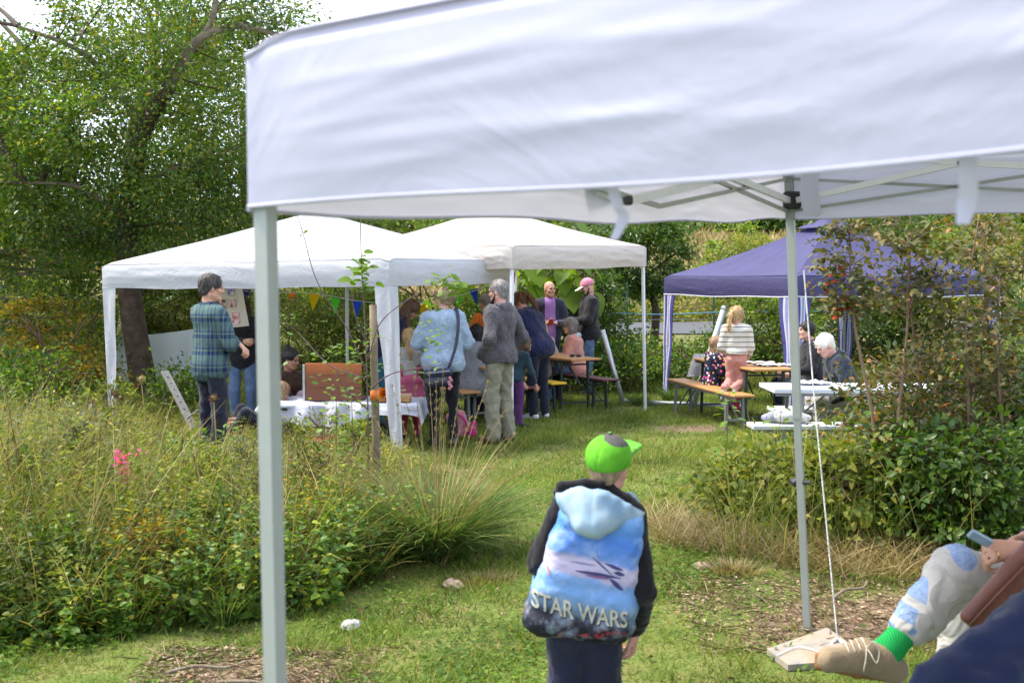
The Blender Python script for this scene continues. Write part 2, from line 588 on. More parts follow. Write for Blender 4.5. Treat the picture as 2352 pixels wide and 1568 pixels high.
STAND = dict(pelvis=(0, 0, .95), belly=(0, .01, 1.10), chest=(0, 0, 1.28), neck=(0, -.015, 1.475), head=(0, .022, 1.635),
             shL=(-.172, -.01, 1.415), shR=(.172, -.01, 1.415), elL=(-.225, -.035, 1.12), elR=(.225, -.035, 1.12),
             wrL=(-.23, .05, .87), wrR=(.23, .05, .87), hipL=(-.092, 0, .92), hipR=(.092, 0, .92),
             knL=(-.105, .025, .50), knR=(.105, .025, .50), anL=(-.11, -.02, .085), anR=(.11, -.02, .085),
             toL=(-.135, .15, .03), toR=(.135, .15, .03))
SIT = dict(STAND, hipL=(-.095, .03, .5), hipR=(.095, .03, .5), knL=(-.12, .46, .52), knR=(.12, .46, .52),
           anL=(-.12, .44, .085), anR=(.12, .44, .085), toL=(-.14, .61, .03), toR=(.14, .61, .03))
GROUND = dict(STAND, hipL=(-.10, .02, .13), hipR=(.10, .02, .13), knL=(-.20, .36, .40), knR=(.20, .36, .40), anL=(-.14, .56, .085), anR=(.14, .56, .085),
              toL=(-.16, .72, .03), toR=(.16, .72, .03))
SHIFT = {id(SIT): -.42, id(GROUND): -.81}
UP = ('pelvis', 'belly', 'chest', 'neck', 'head', 'shL', 'shR', 'elL', 'elR', 'wrL', 'wrR')

def pose(base, scale=1.0, lean=0., roll=0., twist=0., seat=None, over=None, absol=None, dz=0):
    J = {k: np.array(v, float) for k, v in base.items()}
    if over:
        for k, v in over.items(): J[k] = np.array(v, float)
    if id(base) in SHIFT:
        for k in UP: J[k] = J[k] + np.array([0, 0, SHIFT[id(base)]])
        # arms given in the standing frame move down with the body
    A = rot('X', -lean) @ rot('Y', roll) @ rot('Z', twist)
    p0 = J['pelvis'].copy()
    for k in UP[1:]: J[k] = p0 + A @ (J[k] - p0)
    if absol:
        for k, v in absol.items(): J[k] = np.array(v, float)
    for k in J: J[k] = J[k] * scale + np.array([0, 0, dz])
    J['_A'] = A
    return J

def figure(root, J, sc_=1.0, wide=1.0, deep=1.0, hs=1.0, hrot=(0, 0, 0), skin=None, hair=None, haircol=None, top=None, bottom=None,
           shoes=None, sleeves='long', hem=.86, cuffs=True, hood=False, beard=None, bald=False, female=False, vox=.018,
           hands=((None,), (None,)), eyes=True, topwr=.007, ease=.014, legease=.018, shortleg=None, seed=0, skirt=None, face=True, bodyname='body', strands=True):
    """builds the body (ONE mesh) and its clothes as children of root"""
    k = sc_
    A = J['_A']; W = np.array([wide, deep, 1.0])
    skin = skin or M['skin']
    def P(n): return J[n]
    HR = rot('Z', hrot[0]) @ rot('X', hrot[1]) @ rot('Y', hrot[2])
    hk = k * hs
    def torso(S, e, hemz=None, pel=True):
        S.ell(P('chest'), (np.array([.155, .105, .19]) * W + e) * k, A, k=.07 * k)
        S.ell(P('chest') + A @ (np.array([0, -.02, .10]) * k), (np.array([.15, .085, .09]) * W + e) * k, A, k=.06 * k)
        S.ell(P('belly'), (np.array([.140, .108, .17]) * W + e) * k, A, k=.07 * k)
        if female:
            for sx in (-1, 1): S.ell(P('chest') + A @ (np.array([sx * .07, .085 * deep, .02]) * k), (np.array([.06, .05, .06]) + e) * k, A, k=.05 * k)
        if pel: S.ell(P('pelvis'), (np.array([.158, .118, .13]) * W + e) * k, A, k=.07 * k)
        S.cap(P('shL') * .8 + P('chest') * .2 + A @ np.array([0, 0, .02 * k]), P('shR') * .8 + P('chest') * .2 + A @ np.array([0, 0, .02 * k]), (.062 + e) * k, None, k=.06 * k)
    # body
    S = SDF(.03 * k)
    torso(S, -.020 if top else 0)
    S.cap(P('chest') + A @ (np.array([0, -.02, .12]) * k), P('neck'), .06 * k, .055 * k)
    for s in 'LR':
        S.cap(P('sh' + s), P('el' + s), (.040 if top else .048) * k, .034 * k); S.cap(P('el' + s), P('wr' + s), .038 * k, .026 * k)
        S.cap(P('hip' + s), P('kn' + s), .066 * k, .046 * k); S.cap(P('kn' + s), P('an' + s), .046 * k, .034 * k)
        S.cap(P('an' + s), P('to' + s) * .6 + P('an' + s) * .4, .036 * k, .025 * k)
    body = [S.mesh(vox * (1.4 if vox > .012 else 1.1))]
    c = P('head')
    body.append(head_mesh(c, HR, hk, max(.0065, vox * .52) if vox < .016 else .0105, neck=P('neck') - np.array([0, 0, .02 * k])))
    for s, h in zip('LR', hands):
        if h is None: continue
        d = h[0] if h[0] is not None else (P('wr' + s) - P('el' + s))
        palm = h[1] if len(h) > 1 else (np.array([1.0 if s == 'L' else -1.0, 0, 0]))
        body.append(hand_sdf(P('wr' + s), d, palm, 1 if s == 'R' else -1, k * min(1.1, hs), h[2] if len(h) > 2 else .3, vox=max(.0055, vox * .36) if vox < .0125 else .0098))
    V, F = joinmeshes(body)
    np_obj(bodyname, V, [F], skin, root)
    hp = lambda x, y, z: c + HR @ (np.array([x, y, z]) * hk)
    if eyes and face:
        for sx in (-1, 1):
            MB().ball(hp(sx * .031, .080, .006), np.array([.0125, .009, .0075]) * hk, 8, 6, Matrix(HR.tolist())).build('eye', M['eye'], root, True)
            MB().tube([hp(sx * .016, .091, .026), hp(sx * .032, .091, .030), hp(sx * .048, .080, .024)], .0038 * hk, 5).build('eyebrow', haircol or M['eye'], root, True)
        MB().ball(hp(0, .091, -.058), np.array([.021, .0065, .0055]) * hk, 10, 6, Matrix(HR.tolist())).build('mouth', M['lips'], root, True)
    # hair
    if hair:
        S = SDF(.018 * hk)
        e = .012 if hair in ('short', 'crop') else .02
        S.ell(hp(0, -.016, .036), np.array([.078 + e, .094 + e, .086 + e]) * hk, HR)
        if hair in ('bob', 'long', 'curly'):
            for sx in (-1, 1): S.chain([hp(sx * .06, -.02, .03), hp(sx * .082, -.015, -.05), hp(sx * .075, -.01, -.10 if hair == 'bob' else -.12)], np.array([.04, .036, .03]) * hk)
            S.ell(hp(0, -.06, -.045), np.array([.075, .05, .085]) * hk, HR)
        else:
            S.ell(hp(0, -.045, -.025), np.array([.066, .06, .07]) * hk, HR)
        if hair in ('long', 'curly'):
            L = .34 if hair == 'long' else .30
            for i in range(9):
                a = -1.9 + 3.8 * i / 8
                x0, y0 = .085 * math.sin(a), -.085 * math.cos(a) * .7 - .01
                p = hp(x0, y0, -.06)
                q = p + np.array([0, 0, -L * hk]) + (HR @ np.array([x0 * .6, y0 * .7, 0])) * hk
                S.cap(p, q, .036 * hk, (.03 if hair == 'curly' else .02) * hk)
        if hair == 'ponytail':
            S.cap(hp(0, -.10, .02), hp(0, -.13, .03), .024 * hk, .026 * hk)
            S.chain([hp(0, -.13, .03), hp(0, -.155, -.03), hp(0, -.15, -.16), hp(.01, -.13, -.26)], np.array([.026, .034, .03, .012]) * hk)
        if hair == 'bun':
            S.ell(hp(0, -.085, .125), np.array([.042, .042, .036]) * hk, HR, k=.006 * hk)
        if hair == 'curlyup':
            S.ell(hp(0, -.075, .05), np.array([.08, .07, .085]) * hk, HR)
            for i in range(14):
                a = i * 2.4
                S.ell(hp(.07 * math.sin(a), -.07 + .05 * math.cos(a), .05 + .07 * math.sin(i * 1.7)), np.array([.03, .03, .03]) * hk, HR, k=.008)
        # face opening
        fz = -.02 if hair not in ('short', 'crop') else -.02
        if hair == 'bun': S.sub(hp(0, .105, .015), np.array([.062, .075, .07]) * hk, HR, k=.012 * hk)
        S.sub(hp(0, .105, fz - .012), np.array([.066, .088, .085]) * hk, HR, k=.012 * hk)
        if hair in ('short', 'crop', 'ponytail', 'bun', 'curlyup'):
            for sx in (-1, 1): S.sub(hp(sx * .085, .03, -.045), np.array([.04, .055, .05]) * hk, HR, k=.01 * hk)
        V, F = S.mesh(max(.008, vox * .62))
        V = wrinkle(V, F, .006 * hk if hair not in ('curly', 'curlyup') else .012 * hk, 90 if hair not in ('curly', 'curlyup') else 75, seed, (1, 1, .35 if hair not in ('curly', 'curlyup') else 1))
        rh = np.random.default_rng(seed + 50)
        nn = (500 if vox > .0165 else 1100) if strands else 4
        fi = rh.integers(0, len(F), nn); pc = V[F[fi]].mean(1); Nn = vnormals(V, F)[F[fi, 0]]
        back = -HR[:, 1] * .35 if hair in ('ponytail', 'bun', 'curlyup') else np.zeros(3)
        fl = np.array([0, 0, -1.0]) + back + rh.normal(size=(nn, 3)) * (.35 if hair not in ('curly', 'curlyup') else 1.0)
        fl = fl - Nn * (fl * Nn).sum(1)[:, None] * .85 + Nn * .22
        fl /= np.linalg.norm(fl, axis=1)[:, None] + 1e-9
        LL = (rh.uniform(.03, .075, nn) if hair not in ('short', 'crop') else rh.uniform(.018, .04, nn))[:, None] * hk
        sd = np.cross(fl, Nn); sd /= np.linalg.norm(sd, axis=1)[:, None] + 1e-9
        wv = rh.uniform(.0025, .005, nn)[:, None] * hk
        tri = np.stack([pc - sd * wv, pc + sd * wv, pc + fl * LL], 1).reshape(-1, 3)
        T = np.arange(nn * 3).reshape(-1, 3) + len(V)
        np_obj('hair', np.concatenate([V, tri]), [F, T], haircol, root)
    if beard:
        S = SDF(.012 * hk)
        for sx in (-1, 1):
            S.chain([hp(sx * .070, .012, -.025), hp(sx * .062, .03, -.075), hp(sx * .03, .070, -.105), hp(0, .078, -.112)], np.array([.009, .014, .020, .022]) * hk)
            S.cap(hp(0, .092, -.044), hp(sx * .026, .086, -.056), .006 * hk, .006 * hk)
        V, F = S.mesh(max(.006, vox * .36))
        np_obj('beard', wrinkle(V, F, .004 * hk, 120, seed), [F], beard, root)
    # top
    if top:
        S = SDF(.03 * k)
        torso(S, ease, pel=True)
        S.ell(P('pelvis') + A @ (np.array([0, 0, -.02]) * k), (np.array([.165, .125, .15]) * W + ease) * k, A, k=.06 * k)
        S.cap(P('chest') + A @ (np.array([0, -.02, .10]) * k), P('neck') + A @ (np.array([0, -.006, -.008]) * k), .082 * k, .066 * k)
        for s in 'LR':
            el, wr = P('el' + s), P('wr' + s)
            S.cap(P('sh' + s), el, (.058 + ease) * k, (.046 + ease) * k)
            if sleeves == 'long': S.cap(el, el + (wr - el) * .93, (.046 + ease) * k, (.031 + ease * .8) * k)
        # hem plane across the torso's own axis
        S2 = SDF(.03 * k)
        S2.p = S.p + []
        hp_ = P('pelvis') + A @ (np.array([0, 0, hem - .95]) * k)
        if hem is not None:
            # only the torso is cut: arms are added after the plane
            arms = [q for q in S.p[-4:]] if sleeves == 'long' else [q for q in S.p[-2:]]
            na = len(arms)
            S2 = SDF(.03 * k); S2.p = S.p[:-na]; S2.plane(hp_, A @ np.array([0, 0, -1.0])); S2.p += arms
        if sleeves == 'short':
            pass
        V, F = S2.mesh(vox * (1.15 if vox > .012 else .95))
        V = wrinkle(V, F, topwr * k * 1.5, 24 / k, seed + 3, (1, 1, .8)); V = wrinkle(V, F, topwr * k * .45, 60 / k, seed + 4, (1, 1, .7))
        np_obj('top', V, [F], top, root)
        if hood:
            S = SDF(.03 * k)
            S.ell(P('neck') + A @ (np.array([0, -.075, -.035]) * k), np.array([.10, .055, .085]) * k, A)
            for sx in (-1, 1): S.chain([P('neck') + A @ (np.array([sx * .08, -.06, .01]) * k), P('neck') + A @ (np.array([sx * .085, .01, .0]) * k), P('neck') + A @ (np.array([sx * .05, .07, -.06]) * k)], np.array([.034, .028, .02]) * k)
            V, F = S.mesh(vox * .8)
            np_obj('hood', wrinkle(V, F, topwr * k * .8, 40 / k, seed + 9), [F], top if hood is True else hood, root)
    if bottom:
        S = SDF(.03 * k)
        S.ell(P('pelvis'), (np.array([.156, .118, .12]) * W + .008) * k, A, k=.06 * k)
        for s in 'LR':
            e = legease
            S.cap(P('hip' + s), P('kn' + s), (.082 * (wide * .6 + .4) + e * .5) * k, (.056 + e) * k, k=.04 * k)
            if shortleg is None:
                an = P('an' + s); S.cap(P('kn' + s), an + np.array([0, 0, .012 * k]), (.055 + e) * k, (.042 + e * 1.25) * k)
            else:
                S.cap(P('kn' + s), P('kn' + s) + (P('an' + s) - P('kn' + s)) * shortleg, (.055 + e) * k, (.042 + e * .6) * k)
        V, F = S.mesh(vox * (1.25 if vox > .012 else 1))
        V = wrinkle(V, F, .012 * k, 24 / k, seed + 5, (1, 1, 1.1)); V = wrinkle(V, F, .004 * k, 60 / k, seed + 6, (1, 1, .7))
        np_obj('trousers', V, [F], bottom, root)
    if shoes:
        for s in 'LR':
            S = SDF(.02 * k)
            a, t = P('an' + s), P('to' + s)
            d = t - a; d = d / np.linalg.norm(d)
            dn = np.array([0, 0, -1.0])
            heel = a + dn * .045 * k - d * .03 * k
            S.cap(heel, t + dn * .0 + d * .01 * k, .036 * k, .034 * k)
            S.cap(a + np.array([0, 0, .01 * k]), heel, .042 * k, .038 * k)
            S.cap(a, t * .75 + a * .25, .043 * k, .032 * k)
            V, F = S.mesh(.016 if vox > .012 else .008)
            np_obj('shoe', V, [F], shoes, root)

def cap_hat(root, J, hs, hrot, mat, brimup=-.012, brim_yaw=0., vox=.007, brim=True, brimmat=None, size=1.0):
    c = J['head']; HR = rot('Z', hrot[0]) @ rot('X', hrot[1]) @ rot('Y', hrot[2])
    hp = lambda x, y, z: c + HR @ (np.array([x, y, z]) * hs)
    S = SDF(.01)
    S.ell(hp(0, -.012, .046), np.array([.090, .106, .090]) * hs * size, HR)
    S.plane(hp(0, 0, .020), HR @ np.array([0, .12, -1.0]))
    V, F = S.mesh(vox)
    L_ = (V - c) @ HR / hs
    a_ = np.arctan2(L_[:, 0], L_[:, 1])
    V = V - vnormals(V, F) * (.0035 * hs * np.exp(-(np.sin(a_ * 3) / .09) ** 2))[:, None]
    V = wrinkle(V, F, .0035 * hs, 45, 6)
    np_obj('hat_crown', V, [F], mat, root)
    MB().ball(hp(0, -.012, .046 + .092 * size), .009 * hs, 8, 5).build('hat_button', mat, root, True)
    if brim:
        S = SDF(.006)
        B = HR @ rot('Z', brim_yaw)
        for i in range(19):
            a = -.75 + 1.5 * i / 18
            S.cap(hp(0, 0, .03) + B @ (np.array([.07 * math.sin(a), .075 * math.cos(a), .004]) * hs), hp(0, 0, .03) + B @ (np.array([.092 * math.sin(a), .10 + .095 * math.cos(a), brimup]) * hs), .008 * hs, .007 * hs, k=.010 * hs)
        V, F = S.mesh(min(vox, .006))
        np_obj('hat_brim', V, [F], brimmat or mat, root)

def person(label, x, y, heading, H=1.75, base=STAND, lean=0., roll=0., twist=0., over=None, absol=None, group=None, z=None, **kw):
    """heading in degrees: 0 looks away from the camera (+Y), 90 to the left, 180 to the camera"""
    k = H / 1.75
    zz = float(ground_z(x, y)) if z is None else z
    root = thing('person', label, 'person', (x, y, zz), R(heading), group)
    J = pose(base, k, lean, roll, twist, over=over, absol=absol)
    figure(root, J, k, **kw)
    return root, J
# ---------------------------------------------------------------- ground
def axis_pts(lo, hi, fine_lo, fine_hi, fine, coarse):
    a = list(np.arange(lo, fine_lo, coarse)) + list(np.arange(fine_lo, fine_hi, fine)) + list(np.arange(fine_hi, hi + coarse, coarse))
    return np.array(a)
def ground_mat():
    n = NT('field_soil_and_turf')
    co = n.coord()
    x, y, z = n.sep(co)
    big = n.noise(.55, 4, .6, co).outputs[0]
    mid = n.noise(2.6, 5, .65, co).outputs[0]
    fine = n.noise(38, 5, .7, co).outputs[0]
    turf = n.ramp(mid, [(.28, (.07, .11, .024)), (.46, (.125, .175, .038)), (.62, (.18, .185, .062)), (.78, (.26, .23, .105))])
    tex = n.ramp(fine, [(.25, (.45, .45, .42)), (.75, (1.35, 1.3, 1.25))])
    turf = n.mix(1, turf, tex, 'MULTIPLY')
    chip = n.n('TexVoronoi'); chip.inputs['Scale'].default_value = 42; n.l(co, chip.inputs['Vector'])
    soil = n.ramp(chip.outputs['Color'], [(.0, (.13, .09, .06)), (.5, (.22, .165, .11)), (1, (.32, .245, .17))])
    soil = n.mix(1, soil, tex, 'MULTIPLY')
    def blob(cx, cy, rx, ry):
        a = n.math('DIVIDE', n.math('SUBTRACT', x, cx), rx); b = n.math('DIVIDE', n.math('SUBTRACT', y, cy), ry)
        d = n.math('SQRT', n.math('ADD', n.math('MULTIPLY', a, a), n.math('MULTIPLY', b, b)))
        return n.math('SUBTRACT', 1.25, d)
    m = None
    for b in ((-1.15, 4.35, .4, .22), (1.9, 5.1, .75, .42), (2.2, 12.2, .6, .4), (.35, 3.9, .4, .12), (-3.3, 8.6, 3.6, 2.8)):
        v = blob(*b)
        m = v if m is None else n.math('MAXIMUM', m, v)
    m = n.math('ADD', m, n.math('MULTIPLY', n.math('SUBTRACT', mid, .5), 1.6))
    m = n.math('ADD', m, n.math('MULTIPLY', n.math('SUBTRACT', fine, .5), .8))
    mask = n.ramp(m, [(.35, (0, 0, 0)), (.62, (1, 1, 1))])
    col = n.mix(mask, turf, soil)
    far = n.ramp(n.math('MULTIPLY', y, 1 / 60), [(.30, (0, 0, 0)), (.40, (1, 1, 1))])
    dry = n.ramp(n.noise(.35, 6, .7, co).outputs[0], [(.35, (.13, .14, .05)), (.55, (.27, .235, .105)), (.7, (.34, .29, .15))])
    dry = n.mix(1, dry, tex, 'MULTIPLY')
    col = n.mix(far, col, dry)
    b = n.bsdf(col, .95, .1)
    n.bump(b, n.math('ADD', n.math('MULTIPLY', fine, 1.0), n.math('MULTIPLY', chip.outputs['Distance'], .8)), .02, .8)
    return n.done(b.outputs[0])
xs = axis_pts(-80, 80, -8, 8, .16, 2.0)
ys = axis_pts(-4, 130, 1, 22, .16, 1.5)
GX, GY = np.meshgrid(xs, ys, indexing='ij')
GZ = ground_z(GX, GY) + .012 * np.sin(GX * 7.1 + GY * 3) * np.sin(GY * 6.3 - GX * 2) * (GY < 20)
nxg, nyg = len(xs), len(ys)
ii, jj = np.meshgrid(np.arange(nxg - 1), np.arange(nyg - 1), indexing='ij')
q0 = (ii * nyg + jj).ravel()
g_o = np_obj('ground', np.stack([GX, GY, GZ], -1).reshape(-1, 3), [np.stack([q0, q0 + nyg, q0 + nyg + 1, q0 + 1], 1)], ground_mat())
tag(g_o, kind='structure')

# the lane beyond the fence
rb = []
for x in np.linspace(-1.5, 36, 61):
    for y in (23.4, 25.3, 27.4):
        rb.append((x, y + .0 * x, float(ground_z(x, y)) + .03))
rb = np.array(rb); k = np.arange(60)
rq = np.concatenate([np.stack([k * 3 + j, (k + 1) * 3 + j, (k + 1) * 3 + j + 1, k * 3 + j + 1], 1) for j in (0, 1)])
tag(np_obj('road', rb, [rq], plain('grey_asphalt', (.085, .087, .092), .9, .2, 0, .15, 6, .004)), kind='structure')

# ---------------------------------------------------------------- pop-up gazebos
def quadgrid(nu, nv):
    i, j = np.meshgrid(np.arange(nu), np.arange(nv), indexing='ij')
    a = (i * (nv + 1) + j).ravel()
    return np.stack([a, a + nv + 1, a + nv + 2, a + 1], 1)

def wrinkle2(u, v, L, h, seed, amp, rip):
    """folds in a hanging cloth: long, nearly level creases that drift and fade"""
    r = np.random.default_rng(seed)
    o = np.zeros_like(u)
    for i in range(16):
        wl = r.uniform(.05, .16) * (h / .27)
        sl = r.uniform(-.05, .22) * (1 if i % 4 else -1)
        ph = r.uniform(0, 6.28)
        y = v + sl * u + .03 * np.sin(u * r.uniform(1, 3) * rip + ph) + .012 * np.sin(u * r.uniform(5, 9) * rip + ph)
        c = y / wl * 6.28 + ph
        ridge = np.exp(-((np.sin(c * .5)) ** 2) * r.uniform(4, 14))
        env = np.clip(np.sin(r.uniform(.8, 2.6) * rip * u + r.uniform(0, 6.28)) + .15, 0, 1) ** 1.3 * (.4 + .6 * np.sin(np.pi * np.clip(v / h, 0, 1)))
        o += ridge * env * wl / .1
    return o * amp / 3.2

def gazebo(label, C, vh, apex, roofm, valm, legm, inward=.05, legw=.035, legz=None, strips=None, sidem=None, seams=None, rip=1.0, amp=.02,
           nu=48, top_rim=None, trim=None, concave=1.25, vsub=12, group='pop up gazebos', rimdrop=.0, skiplegs=(), vent=None, legmats=None, legws=None):
    C = [Vector(c) for c in C]
    cx = sum((c.x for c in C)) / 4; cy = sum((c.y for c in C)) / 4
    g0 = Vector((cx, cy, 0))
    root = thing('gazebo', label, 'gazebo', g0, 0, group)
    L = lambda p: Vector(p) - g0
    A = Vector((apex[0], apex[1], apex[2])) - g0
    tops = [L((c.x, c.y, c.z + vh)) for c in C]
    # roof: four cloth panels sagging between their ridges
    nv = 22
    for s in range(4):
        a, b = np.array(tops[s]), np.array(tops[(s + 1) % 4])
        U, Vv = np.meshgrid(np.linspace(0, 1, nu + 1), np.linspace(0, 1, nv + 1), indexing='ij')
        e = a + (b - a) * U[..., None]
        ap = np.array(A)
        p = e + (ap - e) * Vv[..., None]
        zc = e[..., 2] + (ap[2] - e[..., 2]) * Vv ** concave
        sag = np.sin(np.pi * U) * np.sin(np.pi * np.clip(Vv, 0, 1)) * .045 + np.sin(np.pi * U) * (1 - Vv) * .015
        for cc in (a, b): zc = zc - .030 * np.exp(-np.linalg.norm(p[..., :2] - cc[:2], axis=-1) / .03)
        p[..., 2] = zc - sag + .006 * np.sin(U * 37 + Vv * 9) * np.sin(Vv * 3.14) * (1 - Vv)
        np_obj('roof_panel', p.reshape(-1, 3), [quadgrid(nu, nv)], roofm, root)
    # valances
    for s in range(4):
        a, b = L(C[s]), L(C[(s + 1) % 4])
        n2 = nu * 3 if amp > .015 else nu
        U, Vv = np.meshgrid(np.linspace(0, 1, n2 + 1), np.linspace(0, 1, vsub + 1), indexing='ij')
        ln = (b - a).length
        d = (b - a).normalized(); nrm = np.array(d.cross(Vector((0, 0, 1))).normalized())
        if nrm @ (np.array((a + b) / 2)) < 0: nrm = -nrm
        base = np.array(a) + (np.array(b) - np.array(a)) * U[..., None]
        hh = vh * (1 - Vv)
        edge = np.minimum(1, np.minimum(U, 1 - U) * ln / .12)
        off = wrinkle2(U * ln, hh, ln, vh, seed=s + int(abs(g0.x * 100)), amp=amp, rip=rip) * edge + .03 * np.sin(np.pi * Vv) * edge * (amp / .02)
        off -= .035 * (1 - smooth(0, .12, Vv)) * edge * .5
        p = base + nrm * off[..., None]
        p[..., 2] += hh - .030 * np.exp(-np.minimum(U, 1 - U) * ln / .03) * (1 - Vv) - .018 * np.sin(np.pi * U) * Vv - .006 * np.sin(U * ln * 5 + s) * Vv
        vo = np_obj('valance', p.reshape(-1, 3), [quadgrid(n2, vsub)], valm, root)
        if not trim:
            MB().tube(p[:, -1][::2], .0035, 5).build('hem', valm, vo, True)
            MB().tube(p[:, 0][::2], .005, 5).build('seam', valm, vo, True)
        if trim:
            q = p[:, -1]
            MB().tube(q[::2], .007, 5).build('trim', trim, vo, True)
    # legs, top rails, roof braces
    inn = [L(c) + (Vector((0, 0, 0)) - L((c.x, c.y, 0))).normalized() * inward for c in C]
    for s in range(4):
        p = inn[s]
        gz = float(ground_z(p.x + g0.x, p.y + g0.y)) if legz is None else legz[s]
        foot = L((C[s].x, C[s].y, gz)) + (p - L(C[s])); foot.z = gz
        if seams and seams.get(s): foot = foot + Vector(seams[s])
        lm = legmats[s] if legmats else legm
        legw_ = legws[s] if legws else legw
        if s not in skiplegs:
            mid = foot + (p - foot) * .52
            ed = L(C[(s + 1) % 4]) - L(C[s]); ed.z = 0
            lg = MB().bar(mid, p + Vector((0, 0, vh * .85)), legw_, None, ed).bar(foot, mid + (mid - foot) * .12, legw_ * .86, None, ed).build('leg', lm, root)
            MB().box(foot + Vector((0, 0, .006)), (legw * 2, legw * 2, .012)).build('foot_plate', lm, lg)
        q = inn[(s + 1) % 4]
        up = Vector((0, 0, vh * .80)); lo = Vector((0, 0, vh * .12))
        n = 2
        pts = [p + (q - p) * (i / (2 * n)) for i in range(2 * n + 1)]
        for i in range(n):
            p0, p1, p2 = pts[2 * i], pts[2 * i + 1], pts[2 * i + 2]
            MB().bar(p0 + lo, p2 + up * .9, legw * .55).build('truss_bar', lm, root)
            MB().bar(p0 + up * .9, p2 + lo, legw * .55).build('truss_bar', lm, root)
        MB().bar(p + Vector((0, 0, vh * .8)), A - Vector((0, 0, .12)), legw * .7).build('roof_bar', lm, root)
    if strips:
        for s, wid in strips.items():
            c = L(C[s])
            for t in (1, -1):
                q = L(C[(s + t) % 4]); d = (q - c).normalized()
                gz = float(ground_z(C[s].x, C[s].y))
                nvv = 24
                pts = []
                for j in range(nvv + 1):
                    v = j / nvv
                    z = c.z * (1 - v) + (gz + .05) * v
                    wd = wid * (1 - .55 * v ** 1.1) * (1 + .06 * math.sin(v * 9 + s))
                    foot_off = Vector(seams[s]) * v if seams and seams.get(s) else Vector((0, 0, 0))
                    fold = .012 * math.sin(v * 11 + s)
                    o = Vector((c.x, c.y, z)) + foot_off
                    nn = d.cross(Vector((0, 0, 1)))
                    for u in (0, .12, .34, .46, .62, .74, 1): pts.append(o + d * (wd * u) + nn * fold * math.sin(u * 6))
                np_obj('leg_curtain', np.array([list(p_) for p_ in pts]), [quadgrid(nvv, 6)], sidem or valm, root, mi=np.tile([0, 1, 0, 2, 0, 1], nvv) if sidem else None)
    if vent:
        t = A + Vector((0, 0, .05))
        Vp = [t] + [A + (tp - A) * vent - Vector((0, 0, .0)) + Vector((0, 0, .035)) for tp in tops]
        np_obj('vent_cap', np.array([list(v) for v in Vp]), [np.array([[0, 1, 2], [0, 2, 3], [0, 3, 4], [0, 4, 1]])], roofm, root, smooth_=False)
    return root, g0

canvas_near = canvas('near_gazebo_polyester', (.525, .53, .63), .28, (.64, .62, .67), .8, .022, .05, 1.8)
canvas_white = canvas('white_gazebo_polyester', (.54, .55, .57), .26, (.58, .58, .56), .75)
canvas_cream = canvas('cream_gazebo_polyester', (.60, .57, .53), .32, (.66, .55, .42), .75)
canvas_blue = canvas('blue_gazebo_polyester', (.070, .066, .158), .2, (.11, .105, .27), .7, dirt=.12)
trim_white = plain('white_trim_tape', (.75, .75, .78), .7, .2)

# the near gazebo: seen from outside its corner
LN = Vector((-.417, 1.59, 1.826)); BN = Vector((1.352, 4.97, 2.05))
eN = Vector((.882, -.472, 0))
NN = LN + eN * 3.0; NN.z = 1.935
FN = Vector((BN.x + eN.x * 3.0, BN.y + eN.y * 3.0, 2.07))
near_leg = plain('near_leg_grey_paint', (.29, .315, .285), .5, .4, .1, .05)
gz_near, gN = gazebo('large white gazebo with a rippled valance, open overhead in the foreground', [LN, BN, FN, NN], .268, (1.81, 2.57, 2.93), canvas_near, canvas_near, near_leg,
                     inward=.025, legw=.026, legws=(.026, .038, .034, .034), seams={0: (.02, .0, 0), 1: (.125, .0, 0)}, rip=1.25, amp=.0052, nu=72, vsub=44, concave=1.1)
blk = M['black_plastic']
def near_part(name, mb, m, sm=False): return mb.build(name, m, gz_near, sm)
def nl(p): return Vector(p) - gN
near_part('leg_clamp', MB().box(nl(at(1817, 461, 4.93)), (.085, .075, .085), None, .01), blk)
near_part('leg_clamp', MB().box(nl(at(1807, 399, 4.93)), (.06, .06, .03), None, .005), blk)
near_part('truss_joint', MB().box(nl(at(1435, 461, 3.0)), (.045, .045, .026), None, .004), blk)
cl = near_part('leg_clamp', MB().box(nl(at(1832, 1108, 4.98)), (.066, .066, .03), None, .006).tube([nl(at(1845, 1107, 4.93)), nl(at(1862, 1108, 4.90))], .011, 8), blk)
for (px0, py0, px1, py1, d0, d1) in ((1325, 425, 1432, 461, 2.8, 3.0), (1440, 462, 1720, 395, 3.0, 4.35), (1675, 405, 1815, 462, 4.0, 4.93), (1830, 460, 2205, 374, 4.9, 4.5), (2040, 358, 2205, 374, 4.65, 4.5), (2205, 374, 2420, 384, 4.5, 4.3)):
    near_part('scissor_bar', MB().bar(nl(at(px0, py0, d0)), nl(at(px1, py1, d1)), .020, .028), M['metal_white'])
near_part('truss_joint', MB().box(nl(at(2207, 374, 4.49)), (.03, .03, .02), None, .004), blk)
def strap(pts, w0, name='fastening_strap'):
    c = bez([nl(p) for p in pts], 8)
    V = []
    for i, p in enumerate(c):
        t = i / (len(c) - 1)
        wd = w0 * (1 if t < .75 else 1 - .3 * (t - .75) / .25)
        s_ = Vector((1, .3, 0)).normalized() * wd / 2
        for o in (-1, 0, 1): V.append(p + s_ * o + Vector((0, -.003 * (o == 0), 0)))
    np_obj(name, np.array([list(v) for v in V]), [quadgrid(len(c) - 1, 2)], canvas_near, gz_near)
strap([at(1398, 400, 1.33), at(1418, 470, 1.33), at(1432, 500, 1.34), at(1410, 551, 1.33)], .017)
strap([at(2223, 362, 1.14), at(2225, 410, 1.14), at(2222, 460, 1.15), at(2212, 515, 1.14)], .027)
strap([at(1862, 395, 4.8), at(1858, 440, 4.8), at(1865, 480, 4.8), at(1866, 498, 4.8)], .10)

